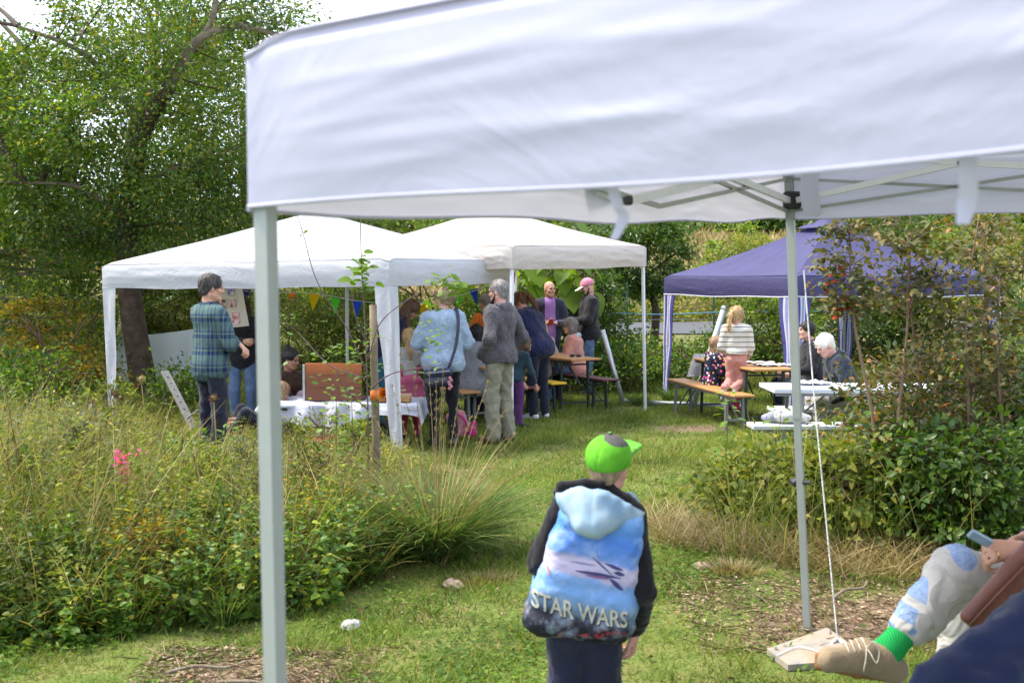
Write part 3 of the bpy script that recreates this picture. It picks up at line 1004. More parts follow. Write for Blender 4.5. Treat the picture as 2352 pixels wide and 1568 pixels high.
# the middle white gazebo (4 x 3 m) with tapered curtains at its legs
gz_mid, gM = gazebo('white gazebo with tapering leg curtains standing over the craft table', [(-1.25, 10.2, 1.745), (.0, 12.9, 1.80), (-3.57, 14.5, 1.80), (-4.80, 11.75, 1.72)], .275,
                    (-2.40, 12.3, 2.66), canvas_white, canvas_white, M['metal_grey'], strips={0: .17, 1: .12, 2: .2, 3: .20}, rip=1.2, amp=.012, nu=40, seams={0: (.09, -.05, 0), 3: (.05, 0, 0)}, concave=1.08)
# the cream gazebo behind it
gz_far, gF = gazebo('cream gazebo with bare white legs over the beer table', [(.0, 11.95, 1.95), (1.86, 13.9, 2.03), (.06, 15.8, 2.02), (-2.30, 13.65, 2.0)], .275,
                    (-.25, 13.9, 2.84), canvas_cream, canvas_cream, M['metal_white'], rip=1.3, amp=.016, nu=40, seams={1: (.05, 0, 0)}, concave=1.22)
# the blue gazebo
striped = [canvas('white_curtain_stripe', (.60, .62, .72), .25), canvas('navy_curtain_stripe', (.07, .065, .25), .15), canvas('pale_blue_curtain_stripe', (.28, .30, .50), .2)]
gz_blue, gB = gazebo('dark blue gazebo with white trim and striped curtains at its legs', [(3.80, 13.45, 1.61), (7.42, 15.2, 1.62), (5.85, 17.6, 1.63), (2.34, 15.45, 1.63)], .285,
                     (4.90, 15.55, 2.78), canvas_blue, canvas_blue, M['metal_grey'], strips={0: .26, 1: .26, 2: .22, 3: .22}, sidem=striped, trim=trim_white, rip=1.0, amp=.010, nu=40,
                     concave=1.2, vent=.2)

# ---------------------------------------------------------------- beer tables and benches
def woodmat(name, c, var=.3):
    n = NT(name)
    mp = n.n('Mapping'); mp.inputs['Scale'].default_value = (3, 30, 30); n.l(n.coord(), mp.inputs[0])
    nz = n.noise(2.2, 5, .65, mp.outputs[0], .6)
    col = n.ramp(nz.outputs[0], [(.25, shade(c, 1 - var)), (.55, c), (.8, shade(c, 1 + var * .6))])
    b = n.bsdf(col, .45, .4)
    n.bump(b, nz.outputs[0], .001, .4)
    return n.done(b.outputs[0])
W_orange = woodmat('varnished_orange_plank', (.42, .22, .075))
W_yellow = plain('yellow_painted_plank', (.60, .40, .02), .5, .4)
W_red = woodmat('dark_red_plank', (.105, .035, .03))
leg_dark = plain('dark_green_painted_steel', (.022, .034, .030), .5, .4, .2)
leg_grey = plain('bench_grey_steel', (.20, .21, .21), .5, .4, .3)

def trestle(name, label, cat, p0, p1, width, h, top, legm, group=None, thick=.03, inset=.28, fold=None):
    """p0 near end, p1 far end on the ground; folding trestle table or bench"""
    p0 = Vector((p0[0], p0[1], 0)); p1 = Vector((p1[0], p1[1], 0))
    mid = (p0 + p1) / 2; d = p1 - p0; L = d.length
    root = thing(name, label, cat, (mid.x, mid.y, 0), math.atan2(d.y, d.x), group)
    seat = 'tabletop' if h > .6 else 'seat'
    o = MB().box((0, 0, h - thick / 2), (L, width, thick), None, .006).build(seat, top, root)
    for yy in (-1, 1): MB().bar((-L / 2 + .02, yy * (width / 2 - .03), h - thick - .016), (L / 2 - .02, yy * (width / 2 - .03), h - thick - .016), .022).build('edge_rail', legm, root)
    for e in (-1, 1):
        x = e * (L / 2 - inset)
        w2 = width / 2 - .035
        for s in (-1, 1):
            MB().bar((x, s * w2, h - thick), (x, s * (w2 + .015), 0), .032, .032).build('leg', legm, root)
        for zz in (.13, h - .1): MB().bar((x, -w2, zz), (x, w2, zz), .022).build('crossbar', legm, root)
        for yy in (-w2 * .5, w2 * .5): MB().bar((x, yy, .13 if h < .6 else .35), (x - e * min(.42, L / 3), yy, h - thick - .01), .016).build('brace', legm, root)
    return root
TD = Vector((-.5, .86, 0)).normalized()
def along(px, d, t): return (gx(px, d) + TD.x * t, d + TD.y * t)
trestle('beer_table', 'orange wooden beer table with dark folding legs under the cream gazebo', 'table', along(1347, 13.65, 0), along(1347, 13.65, 2.1), .5, .76, W_orange, leg_dark, 'folding beer tables')
trestle('beer_bench', 'dark red bench the woman in the pink jumper sits on', 'bench', along(1405, 13.85, 0), along(1405, 13.85, 2.1), .27, .46, W_red, leg_dark, 'folding beer benches')
trestle('beer_bench', 'dark red bench in front of the person in the navy hoodie', 'bench', along(1222, 12.75, 0), along(1222, 12.75, 1.9), .27, .46, W_red, leg_dark, 'folding beer benches')
trestle('beer_bench', 'yellow painted bench end beside the orange beer table', 'bench', along(1285, 13.35, 0), along(1285, 13.35, 1.9), .25, .46, W_yellow, leg_dark, 'folding beer benches')
trestle('beer_bench', 'orange bench carrying the person in the grey speckled coat', 'bench', along(1082, 12.15, 0), along(1082, 12.15, 1.9), .27, .46, W_orange, leg_grey, 'folding beer benches')
trestle('beer_table', 'wooden beer table half hidden behind the man in the grey hoodie', 'table', along(1150, 12.55, 0), along(1150, 12.55, 2.0), .5, .74, W_orange, leg_grey, 'folding beer tables')
trestle('beer_bench', 'long orange bench with the two girls by the blue gazebo', 'bench', (2.74, 11.75), (2.30, 14.0), .27, .46, W_orange, leg_grey, 'folding beer benches')
trestle('beer_table', 'wooden beer table under the blue gazebo covered with papers', 'table', (3.16, 12.0), (2.80, 14.0), .55, .75, W_orange, leg_dark, 'folding beer tables')
W_white = plain('white_moulded_plastic', (.50, .53, .57), .5, .4, 0, .03)
trestle('folding_table', 'long white plastic folding table behind the brown leaved saplings', 'table', (2.55, 10.0), (4.42, 9.95), .68, .74, W_white, leg_grey, 'white plastic folding furniture', .045)
trestle('folding_bench', 'white plastic folding bench in front of the white table', 'bench', (2.22, 9.3), (3.95, 9.3), .28, .45, W_white, leg_grey, 'white plastic folding furniture', .04)

# low craft table with its cloth, case and things
LT = (gx(800, 10.75), 10.75)
trestle('craft_table', 'low craft table under a crumpled white cloth', 'table', (LT[0] - .75, 10.75), (LT[0] + .72, 10.85), .75, .50, W_white, leg_dark)
nu_, nv_ = 60, 40
U, Vv = np.meshgrid(np.linspace(-1, 1, nu_ + 1), np.linspace(-1, 1, nv_ + 1), indexing='ij')
hx, hy = .76, .385
X = U * (hx + .32); Y = Vv * (hy + .30)
ox = np.maximum(np.abs(X) - hx, 0); oy = np.maximum(np.abs(Y) - hy, 0)
dr = np.maximum(ox, oy)
drop = .62 + .30 * np.sin(X * 3.1 + Y * 5) * np.cos(X * 1.7 - .5)
Z = .512 - dr * drop + .006 * np.sin(X * 21 + Y * 9) + .004 * np.sin(Y * 31)
fold_ = .045 * np.sin(X * 17 + 1 + 2 * np.sin(X * 4)) * np.minimum(1, oy * 6) + .03 * np.sin(Y * 15) * np.minimum(1, ox * 6)
Xc = np.sign(X) * (np.minimum(np.abs(X), hx) + np.minimum(ox, .02) + ox * .12) + .0
Yc = np.sign(Y) * (np.minimum(np.abs(Y), hy) + np.minimum(oy, .02) + oy * .12) + fold_
tc_ = np_obj('tablecloth', np.stack([Xc, Yc, Z], -1).reshape(-1, 3), [quadgrid(nu_, nv_)], canvas('white_cotton_cloth', (.56, .57, .64), .2, dirt=.03))
tc_.location = (LT[0], 10.8, 0)
tag(tc_, 'crumpled white cloth hanging over the low craft table', 'tablecloth')
case = thing('display_case', 'open orange brown wooden case lid standing on the white cloth', 'case', (gx(765, 10.62), 10.62, .515), 0)
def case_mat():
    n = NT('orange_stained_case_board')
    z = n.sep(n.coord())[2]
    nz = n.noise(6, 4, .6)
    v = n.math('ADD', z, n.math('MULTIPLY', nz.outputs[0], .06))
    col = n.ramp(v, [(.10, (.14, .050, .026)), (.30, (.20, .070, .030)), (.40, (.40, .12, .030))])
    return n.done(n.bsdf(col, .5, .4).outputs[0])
cm = case_mat()
for j in range(3): MB().box((.0 , .0 + .002 * j, .07 + j * .135), (.60, .022, .131), None, .004).build('board', cm, case)
MB().box((-.315, 0, .19), (.022, .035, .40), None, .004).build('edge_strip', M['metal_grey'], case)
MB().box((0, .15, .015), (.62, .30, .03), None, .004).build('tray', plain('dark_case_tray', (.05, .035, .03)), case)
# ---------------------------------------------------------------- leaves, blades, trees
def unit(a): return a / (np.linalg.norm(a, axis=-1, keepdims=True) + 1e-9)

def leaf_arrays(C, D, N, L, W, six=False, cup=.18):
    """C base, D along the leaf, N its normal"""
    D = unit(D); S = unit(np.cross(D, N)); N = np.cross(S, D)
    L = np.broadcast_to(np.asarray(L, float), (len(C),))[:, None]; W = np.broadcast_to(np.asarray(W, float), (len(C),))[:, None]
    n = len(C); i = np.arange(n)
    if not six:
        V = np.stack([C, C + D * L * .45 + S * W * .5 + N * W * cup, C + D * L - N * L * .06, C + D * L * .45 - S * W * .5 + N * W * cup], 1).reshape(-1, 3)
        b = i * 4
        T = np.concatenate([np.stack([b, b + 1, b + 2], 1), np.stack([b, b + 2, b + 3], 1)])
    else:
        V = np.stack([C, C + D * L * .28 + S * W * .46 + N * W * cup, C + D * L * .66 + S * W * .36 + N * W * cup * .5 - N * L * .03,
                      C + D * L - N * L * .14, C + D * L * .66 - S * W * .36 + N * W * cup * .5 - N * L * .03, C + D * L * .28 - S * W * .46 + N * W * cup, C + D * L * .5], 1).reshape(-1, 3)
        b = i * 7
        T = np.concatenate([np.stack([b + p, b + q, b + 6], 1) for p, q in ((0, 1), (1, 2), (2, 3), (3, 4), (4, 5), (5, 0))])
    return V, T

def rand_dirs(n, rng, up=.2, zs=.8):
    d = rng.normal(size=(n, 3)); d[:, 2] = d[:, 2] * zs + up
    return unit(d)

def blade_arrays(B, H, lean, bend, W, rng, seg=3, az=None):
    """grass blades: base, height, lean fraction, bend fraction, width"""
    n = len(B)
    az = rng.uniform(0, 2 * np.pi, n) if az is None else az
    dx = np.stack([np.cos(az), np.sin(az), np.zeros(n)], 1)
    fa = az + rng.normal(0, .9, n) + np.pi / 2
    sd = np.stack([np.cos(fa), np.sin(fa), np.zeros(n)], 1)
    ts = np.linspace(0, 1, seg + 1)
    rows = []
    for t in ts[:-1]:
        c = B + dx * (lean * t * H + bend * t * t * H)[:, None] + np.array([0, 0, 1.0]) * (H * (t - .35 * bend * t * t))[:, None]
        wv = (W * (1 - t * .55) * .5)[:, None]
        rows += [c - sd * wv, c + sd * wv]
    tip = B + dx * ((lean + bend) * H)[:, None] + np.array([0, 0, 1.0]) * (H * (1 - .35 * bend))[:, None]
    rows.append(tip)
    V = np.stack(rows, 1).reshape(-1, 3)
    m = 2 * seg + 1
    b = np.arange(n) * m
    Q = np.concatenate([np.stack([b + 2 * k, b + 2 * k + 1, b + 2 * k + 3, b + 2 * k + 2], 1) for k in range(seg - 1)]) if seg > 1 else np.zeros((0, 4), int)
    T = np.stack([b + 2 * seg - 2, b + 2 * seg - 1, b + 2 * seg], 1)
    return V, Q, T

bark_dark = plain('dark_ridged_bark', (.075, .055, .038), .95, .1, 0, .45, 7, .012)
bark_grey = plain('grey_brown_bark', (.19, .155, .115), .9, .15, 0, .35, 10, .006)
twig_brown = plain('brown_twig', (.13, .085, .055), .85, .2, 0, .3, 20)

LM = {}
LM['maple'] = leafmat('tree_leaves_mid_green', [(0, (0.036, 0.086, 0.017)), (.45, (0.072, 0.146, 0.026)), (.8, (0.130, 0.202, 0.035)), (.97, (0.208, 0.221, 0.036)), (1, (0.351, 0.247, 0.039))], .42, .6, .36, .55, .40)
LM['bright'] = leafmat('tree_leaves_yellow_green', [(0, (0.063, 0.109, 0.021)), (.5, (0.098, 0.155, 0.030)), (.85, (0.161, 0.196, 0.037)), (1, (0.276, 0.196, 0.034))], .45, .45, .45, .8, .28)  # yellow-green leaf mix, the same over the whole crown
LM['dark'] = leafmat('dark_evergreen_and_shaded_leaves', [(0, (0.029, 0.073, 0.017)), (.6, (0.058, 0.120, 0.023)), (1, (0.111, 0.176, 0.031))], .36, .6, .35, .8, .4)  # dark foliage; also puts shade into the colour of two thicket bushes
LM['hedge'] = leafmat('hedge_leaves', [(0, (0.054, 0.118, 0.024)), (.5, (0.106, 0.187, 0.036)), (.85, (0.187, 0.263, 0.052)), (1, (0.300, 0.300, 0.074))], .4, .45, .45, .8, .4)
LM['olive'] = leafmat('olive_hedge_leaves', [(0, (0.083, 0.124, 0.030)), (.5, (0.138, 0.186, 0.044)), (.85, (0.214, 0.235, 0.058)), (1, (0.304, 0.248, 0.068))], .4, .35, .5, .9, .38)
LM['yellow'] = leafmat('yellowing_leaves', [(0, (.08, .10, .02)), (.4, (.16, .15, .025)), (.75, (.30, .21, .03)), (1, (.38, .22, .03))], .4, .35, .5, 1.2, .3)
LM['mixed'] = leafmat('brown_green_autumn_leaves', [(0, (.034, .06, .02)), (.4, (.07, .10, .03)), (.62, (.12, .115, .042)), (.82, (.17, .12, .05)), (.95, (.20, .13, .055)), (.99, (.24, .15, .05)), (1, (.36, .10, .03))], .3, .45, .45, 1.8, .35)
LM['bramble'] = leafmat('bramble_leaves', [(0, (0.036, 0.085, 0.021)), (.5, (0.076, 0.165, 0.030)), (.85, (0.152, 0.261, 0.041)), (1, (0.303, 0.303, 0.041))], .4, .45, .42, 1.6, .4)
LM['weed'] = leafmat('weed_leaves', [(0, (0.069, 0.106, 0.025)), (.45, (0.125, 0.181, 0.037)), (.8, (0.213, 0.250, 0.056)), (1, (0.312, 0.275, 0.075))], .4, .3, .55, 1.5, .42)
LM['fresh'] = leafmat('fresh_light_green_leaves', [(0, (.08, .16, .02)), (.5, (.13, .23, .03)), (1, (.21, .28, .04))], .45, .4, .45, 1.5, .15)
LM['paulownia'] = leafmat('large_soft_leaves', [(0, (.075, .15, .018)), (.5, (.12, .21, .022)), (1, (.19, .27, .03))], .55, .35, .5, 1.5, .15, (1.5, 1.5, .5))
LM['lawn'] = grass_mat('lawn_blades', [(0, (.08, .155, .025)), (.5, (.14, .22, .042)), (.8, (.21, .25, .065)), (1, (.33, .30, .14))], .35, 1.1, .45)
LM['clover'] = leafmat('clover_and_plantain', [(0, (.055, .125, .02)), (.6, (.10, .19, .03)), (1, (.17, .25, .045))], .38, .3, .5, 1.8, .25)
LM['straw'] = grass_mat('dry_grass_blades', [(0, (.17, .135, .06)), (.5, (.29, .23, .115)), (1, (.42, .35, .20))], .3, 1.2, .2)
LM['meadow'] = grass_mat('meadow_grass_blades', [(0, (.055, .10, .022)), (.4, (.11, .17, .034)), (.68, (.19, .225, .055)), (.88, (.31, .28, .11)), (1, (.46, .39, .20))], .38, 1.5, .48)
LM['tussock'] = grass_mat('tussock_blades', [(0, (.055, .115, .03)), (.5, (.09, .175, .04)), (.85, (.16, .23, .07)), (1, (.30, .28, .12))], .35, 6.0, .35)
LM['silver'] = leafmat('silvery_mugwort_leaves', [(0, (0.099, 0.132, 0.066)), (.5, (0.165, 0.187, 0.099)), (1, (0.264, 0.264, 0.154))], .3, .3, .6, 2.0, .2)

def crown_leaves(clumps, rng, leafL, leafW, droop=.25, six=False):
    """clumps: (centre, radii, sub-clumps, leaves each, sub radius)"""
    Cs, Ds, Ns, tips = [], [], [], []
    for c, r, ns, nl_, sr in clumps:
        d = unit(rng.normal(size=(ns, 3)))
        rad = rng.uniform(.25, 1, ns) ** .45
        sub = np.array(c) + d * np.array(r) * rad[:, None]
        tips.append(sub)
        cnt = np.maximum(3, (nl_ * rng.uniform(.5, 1.5, ns) * (1.25 if leafL < .07 else 1))).astype(int)
        idx = np.repeat(np.arange(ns), cnt)
        n = len(idx)
        srr = sr * rng.uniform(.45, 1.25, ns)
        p = rng.normal(size=(n, 3)) * np.array([1, 1, .62]) * (srr[idx] * .55)[:, None]
        Cs.append(sub[idx] + p)
        out = unit(p + d[idx] * .3)
        dd = unit(out + rng.normal(size=(n, 3)) * .6 + np.array([0, 0, -droop]))
        Ds.append(dd)
        Ns.append(unit(rng.normal(size=(n, 3)) * .65 + np.array([0, 0, 1.0])))
    C = np.concatenate(Cs); n = len(C)
    L = leafL * rng.uniform(.65, 1.3, n)
    return leaf_arrays(C, np.concatenate(Ds), np.concatenate(Ns), L, L * leafW, six), np.concatenate(tips)

def tree(name, label, base, trunk, trunk_r, limbs, clumps, mat, bark, rng, leafL=.07, leafW=.55, group=None, cat='tree', twigs=True, partname='crown', six=False, stemname='trunk', droop=.25, kind=None, limbbark=None):
    """trunk: points above the base; limbs: (points, r0, r1)"""
    b = Vector(base)
    root = thing(name, label, cat, b, 0, group)
    mb = MB()
    if trunk:
        pts = bez(trunk, 5)
        m = len(pts)
        rr = [trunk_r * (1 - .55 * i / m) * (1 + .55 * math.exp(-i * 1.1)) for i in range(m)]
        mb.tube(pts, rr, 12)
    (V, T), tips = crown_leaves(clumps, rng, leafL, leafW, droop, six)
    for pts, r0, r1 in limbs:
        c = bez(pts, 6)
        if limbbark: MB().tube(c, np.linspace(r0, r1, len(c)), 7).build('limb', limbbark, root, True)
        else: mb.tube(c, np.linspace(r0, r1, len(c)), 7)
    if twigs:
        anchors = [np.array(list(p)) for pts, _, _ in limbs for p in bez(pts, 3)] + [np.array(list(p)) for p in (bez(trunk, 4) if trunk else [])]
        if anchors:
            AN = np.array(anchors)
            for t in tips[:: max(1, len(tips) // 90)]:
                dd = np.linalg.norm(AN - t, axis=1) + 1.2 * np.maximum(0, AN[:, 2] - t[2])
                a = AN[np.argmin(dd)]
                midp = (a + t) / 2 + rng.normal(size=3) * .12 * np.linalg.norm(t - a)
                c = bez([a, midp, t], 2)
                ln = np.linalg.norm(t - a)
                mb.tube(c, np.linspace(min(.03, .006 + .009 * ln), .004, len(c)), 4, False)
    if mb.n: mb.build(stemname, bark, root, True)
    np_obj(partname, V, [T], mat, root, smooth_=True)
    return root

def rel(p, b): return tuple(np.array(list(p)) - np.array(list(b)))

# --- the big tree behind the white gazebo
rg = np.random.default_rng(3)
TB = (gx(312, 14.6), 14.6, float(ground_z(gx(312, 14.6), 14.6)))
def tp(px, py, d=14.6): return rel(at(px, py, d), TB)
trunk = [(.15, 0, -.1), (.05, 0, .6), tp(300, 690), tp(292, 560), tp(300, 430, 14.4), tp(330, 300, 14.2), tp(390, 200, 13.8)]
limbs = [([tp(390, 200, 13.8), tp(425, 130, 13.5), tp(470, 82, 13.3), tp(548, 58, 13.2)], .075, .045), ([tp(470, 82, 13.3), tp(492, 30, 13.2), tp(500, -60, 13.2)], .045, .025),
         ([tp(330, 300, 14.2), tp(250, 180, 14.0), tp(170, 110, 13.6), tp(40, 60, 13.2)], .06, .02), ([tp(300, 430, 14.4), tp(420, 380, 13.8), tp(520, 350, 13.4)], .045, .015),
         ([tp(292, 500, 14.5), tp(180, 430, 14), tp(60, 420, 13.6)], .045, .015), ([tp(548, 58, 13.2), tp(620, 75, 13.1), tp(690, 95, 13)], .045, .015), ([tp(40, 60, 13.2), tp(10, 30, 13.2), tp(-40, -10, 13.2)], .04, .02)]
clumps = [(tp(350, 70, 14.0), (1.3, 1.3, .8), 50, 80, .38), (tp(120, 260, 14.2), (1.5, 1.4, 1.0), 65, 85, .42), (tp(330, 300, 14.0), (1.6, 1.6, 1.1), 80, 90, .42),
          (tp(470, 230, 14.2), (.75, 1.0, 1.1), 40, 80, .40), (tp(150, 460, 14.2), (1.4, 1.4, .9), 70, 90, .42), (tp(400, 460, 14.2), (1.2, 1.2, .85), 60, 90, .4),
          (tp(60, 190, 14.4), (.9, 1.0, .5), 22, 70, .4), (tp(620, 50, 13.4), (.62, .6, .42), 15, 60, .28), (tp(470, -60, 14), (1.1, 1.1, .7), 34, 75, .38), (tp(520, 380, 14), (.5, .9, 1.0), 26, 75, .36),
          (tp(-120, 320, 14.2), (1.3, 1.3, 1.8), 70, 85, .42)]
tree('broadleaf_tree', 'big tree with a dark ridged trunk, its crown spreading over the white gazebo', TB, trunk, .20, limbs, clumps, LM['maple'], bark_dark, rg, .066, .6, limbbark=bark_grey)
# light upper crown of the tree that leans in from behind
TB2 = (-6.78, 17.4, float(ground_z(-6.78, 17.4)))
def tq(px, py, d=17): return rel(at(px, py, d), TB2)
tree('broadleaf_tree', 'yellow green tree whose loose top shows against the sky, above the dark tree', TB2, [(0, 0, -.1), (.1, .1, 1.5), tq(300, 350), tq(340, 200), tq(360, 80)], .16,
     [([tq(340, 200), tq(250, 100), tq(150, 60)], .06, .02), ([tq(340, 200), tq(430, 80), tq(520, 0)], .06, .02)],
     [(tq(330, 120), (1.8, 1.2, .75), 60, 70, .45), (tq(270, 50, 16.8), (.7, 1.0, .5), 18, 60, .4), (tq(430, 10, 16.6), (1.3, 1.0, .9), 38, 60, .45), (tq(520, 150, 17), (.8, .9, .7), 24, 60, .42), (tq(640, 60, 16.8), (.7, .6, .45), 16, 60, .34)], LM['bright'], bark_grey, rg, .075, .55)
TB3 = (-8.6, 15.6, float(ground_z(-8.6, 15.6)))
def tr(px, py, d=15.5): return rel(at(px, py, d), TB3)
tree('broadleaf_tree', 'tree at the left edge with a leaning bare limb and thin top', TB3, [(0, 0, -.1), tr(-60, 600), tr(-20, 350), tr(20, 200)], .15,
     [([tr(20, 200), tr(60, 130), tr(10, 60), tr(-60, 0)], .06, .02), ([tr(20, 200), tr(120, 110), tr(230, 60)], .04, .012)],
     [(tr(-60, 260), (1.1, 1.0, .9), 40, 75, .42), (tr(-60, 420), (1.2, 1.2, 1.2), 50, 80, .42), (tr(0, 110), (.5, .6, .25), 9, 50, .3), (tr(90, 560), (1.0, 1.0, .8), 44, 80, .4)], LM['maple'], bark_grey, rg, .075, .55)
TB4 = (-4.6, 18.6, float(ground_z(-4.6, 18.6)))
def ts(px, py, d=18.5): return rel(at(px, py, d), TB4)
tree('broadleaf_tree', 'dark leafy tree filling the gap between the tall trunk and the near gazebo', TB4, [(0, 0, -.1), (.1, 0, 1.5), ts(560, 420), ts(560, 300)], .14,
     [([ts(560, 400), ts(480, 320), ts(420, 280)], .05, .015), ([ts(560, 400), ts(680, 300), ts(760, 240)], .05, .015)],
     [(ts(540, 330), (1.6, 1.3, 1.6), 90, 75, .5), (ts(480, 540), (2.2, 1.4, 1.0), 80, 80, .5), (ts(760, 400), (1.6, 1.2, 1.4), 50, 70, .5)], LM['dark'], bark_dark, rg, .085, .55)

TB5 = (-7.6, 20.5, float(ground_z(-7.6, 20.5)))
def tu(px, py, d=20): return rel(at(px, py, d), TB5)
tree('broadleaf_tree', 'dark tree behind the big trunk, filling the left side below the sky', TB5, [(0, 0, -.1), (.1, 0, 1.5), tu(160, 420), tu(170, 300)], .16, [([tu(160, 400), tu(60, 320), tu(-20, 300)], .05, .015), ([tu(160, 400), tu(280, 320), tu(360, 280)], .05, .015)],
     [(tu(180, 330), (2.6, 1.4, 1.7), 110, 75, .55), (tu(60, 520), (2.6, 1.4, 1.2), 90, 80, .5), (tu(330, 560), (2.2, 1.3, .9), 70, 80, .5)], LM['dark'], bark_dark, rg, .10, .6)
# --- hedges and shrubs behind the tents
def shrub(label, px, d, wpx, top, mat, n, leafL=.08, name='shrub', depth=1.1, group=None, z0=0, seed=0, six=False, leafW=.6, low=.0, sub=.32):
    r = np.random.default_rng(seed + 100)
    x = gx(px, d); s = 2300 / d
    bz = float(ground_z(x, d))
    h = CAM_H + (665 - top) / s - bz
    rx = wpx / 2 / s
    nl_ = 60
    ns = max(8, int(n * .70 / nl_))
    cl = [((0, 0, h * .5 + low), (rx, depth, h * .5), int(ns * .65), nl_, sub), ((r.uniform(-.3, .3) * rx, 0, h * .28), (rx * 1.05, depth, h * .28), int(ns * .25), nl_, sub), ((r.uniform(-.5, .5) * rx, 0, h * .8), (rx * .5, depth * .6, h * .26), int(ns * .16), nl_, sub * .8)]
    lim = [([(0, 0, 0), (r.uniform(-.3, .3) * rx, r.uniform(-.2, .2), h * .4), (r.uniform(-.8, .8) * rx, r.uniform(-.5, .5) * depth, h * .85)], .03, .008) for _ in range(5)]
    return tree(name, label, (x, d, bz), None, 0, lim, cl, mat, twig_brown, r, leafL, leafW, group, name.replace('_', ' ') if name != 'shrub' else 'shrub', True, 'foliage', six, 'stem')
HG = 'shrubs behind the gazebos'
shrub('yellow leaved shrub low at the left edge, before the dark tree', 90, 13.6, 330, 690, LM['yellow'], 5200, .07, seed=1, group=HG, depth=.8)
shrub('dark green bush at the far left under the yellow leaves', 60, 12.6, 330, 810, LM['bramble'], 5200, .07, seed=2, group=HG, depth=.7)
shrub('bush with small leaves just left of the dark trunk', 205, 15.6, 240, 640, LM['hedge'], 4500, .07, seed=3, group=HG, depth=.7)
shrub('small leaved bush in front of the white sheet, beside the plaid shirt', 395, 12.7, 150, 850, LM['bramble'], 1900, .06, seed=4, group=HG, depth=.35)
shrub('low hedge behind the white sheet, seen under the gazebo left of the poster', 420, 19.6, 420, 650, LM['olive'], 9000, .08, seed=41, group=HG)
shrub('low hedge at the far left behind the dark trunk', 130, 18.6, 420, 640, LM['hedge'], 9000, .08, seed=42, group=HG)
shrub('olive hedge behind the orange and yellow pennants', 680, 16.9, 330, 655, LM['olive'], 9500, .06, seed=5, group=HG)
shrub('leafy hedge behind the green and blue pennants', 850, 16.6, 320, 650, LM['hedge'], 9500, .065, seed=6, group=HG)
shrub('tall hedge behind the woman in the denim shirt', 1010, 16.9, 330, 500, LM['hedge'], 11000, .07, seed=7, group=HG)
shrub('dark hedge behind the big leaved plant', 1230, 18.3, 420, 520, LM['dark'], 10000, .09, seed=8, group=HG)
shrub('dark glossy bush behind the man in the pink cap', 1350, 17.8, 150, 610, LM['dark'], 7000, .08, seed=9, group=HG)

shrub('low bramble bank under the blue rope, right of the leaning tube', 1450, 16.6, 200, 790, LM['bramble'], 3600, .07, seed=11, group=HG, depth=.6)
shrub('bramble bank left of the spotted cloth, by the blue gazebo leg', 1600, 17.2, 230, 775, LM['bramble'], 4600, .07, seed=12, group=HG, depth=.6)
shrub('leafy bush behind the two girls under the blue gazebo', 1775, 18.6, 250, 690, LM['hedge'], 9500, .075, seed=13, group=HG)
shrub('tall olive bush on the slope left of the blue roof peak', 1760, 28.5, 330, 540, LM['olive'], 7000, .10, seed=14, group=HG)
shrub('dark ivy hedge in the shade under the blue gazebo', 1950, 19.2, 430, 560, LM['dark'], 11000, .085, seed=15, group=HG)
shrub('hedge behind the stripes of the rear right curtain', 2150, 18.9, 330, 520, LM['hedge'], 9500, .085, seed=16, group=HG)
shrub('olive ivy hedge at the right edge, above the blue corner', 2330, 17.6, 330, 490, LM['olive'], 11500, .075, seed=17, group=HG)
shrub('dark bush behind the right end of the blue gazebo', 2420, 15.5, 330, 640, LM['dark'], 8000, .075, seed=18, group=HG)
shrub('tall dark hedge behind the peak of the blue gazebo', 2040, 20.8, 420, 440, LM['dark'], 7000, .10, seed=19, group=HG)

TB6 = (gx(1500, 20), 20.0, float(ground_z(gx(1500, 20), 20)))
def tv_(px, py, d=20): return rel(at(px, py, d), TB6)
tree('small_tree', 'dark small tree hanging over the lane right of the cream gazebo', TB6, [(0, 0, -.1), (.05, 0, .8), tv_(1480, 640), tv_(1490, 560)], .09, [([tv_(1480, 660), tv_(1440, 600), tv_(1400, 560)], .04, .012), ([tv_(1480, 640), tv_(1540, 590), tv_(1570, 570)], .04, .012)],
     [(tv_(1490, 600), (.75, .8, .75), 70, 75, .34), (tv_(1410, 600), (.6, .7, .75), 40, 75, .34), (tv_(1545, 560), (.4, .5, .4), 16, 70, .3), (tv_(1440, 510), (1.0, .8, .4), 30, 70, .34)], LM['dark'], bark_dark, np.random.default_rng(88), .085, .5)
# far trees beyond the field
rg2 = np.random.default_rng(21)
for i, (px, d, wd, top, mt, lab) in enumerate([(1230, 60, 260, 470, 'hedge', 'far tree seen over the cream roof, left of the others'), (1420, 52, 260, 440, 'dark', 'far dark tree right of the cream roof'), (1580, 66, 250, 480, 'hedge', 'far pale tree above the patch of dry field'),
                                               (1740, 58, 260, 455, 'dark', 'far tree just left of the upright by the blue roof'), (1930, 64, 300, 450, 'hedge', 'far tree behind the peak of the blue roof'), (2130, 56, 300, 440, 'dark', 'far tree behind the brown saplings'),
                                               (2330, 60, 300, 450, 'hedge', 'far tree at the right edge above the ivy'), (820, 48, 420, 420, 'hedge', 'far tree hidden behind the near valance'), (1030, 55, 300, 440, 'dark', 'far tree between the two white roofs')]):
    x = gx(px, d); bz = float(ground_z(x, d)); s = 2300 / d
    h = CAM_H + (665 - top) / s - bz
    if h < 1.5: h = 4.0
    rx = wd / 2 / s
    tree('broadleaf_tree', lab, (x, d, bz), [(0, 0, -.1), (0, 0, h * .3), (.1, 0, h * .7)], .16, [], [((0, 0, h * .58), (rx, rx * .8, h * .42), 70, 34, rx * .3), ((0, 0, h * .3), (rx * 1.1, rx * .8, h * .25), 40, 30, rx * .3)], LM[mt], bark_dark, rg2, .34, .7, 'trees beyond the dry field', twigs=False)

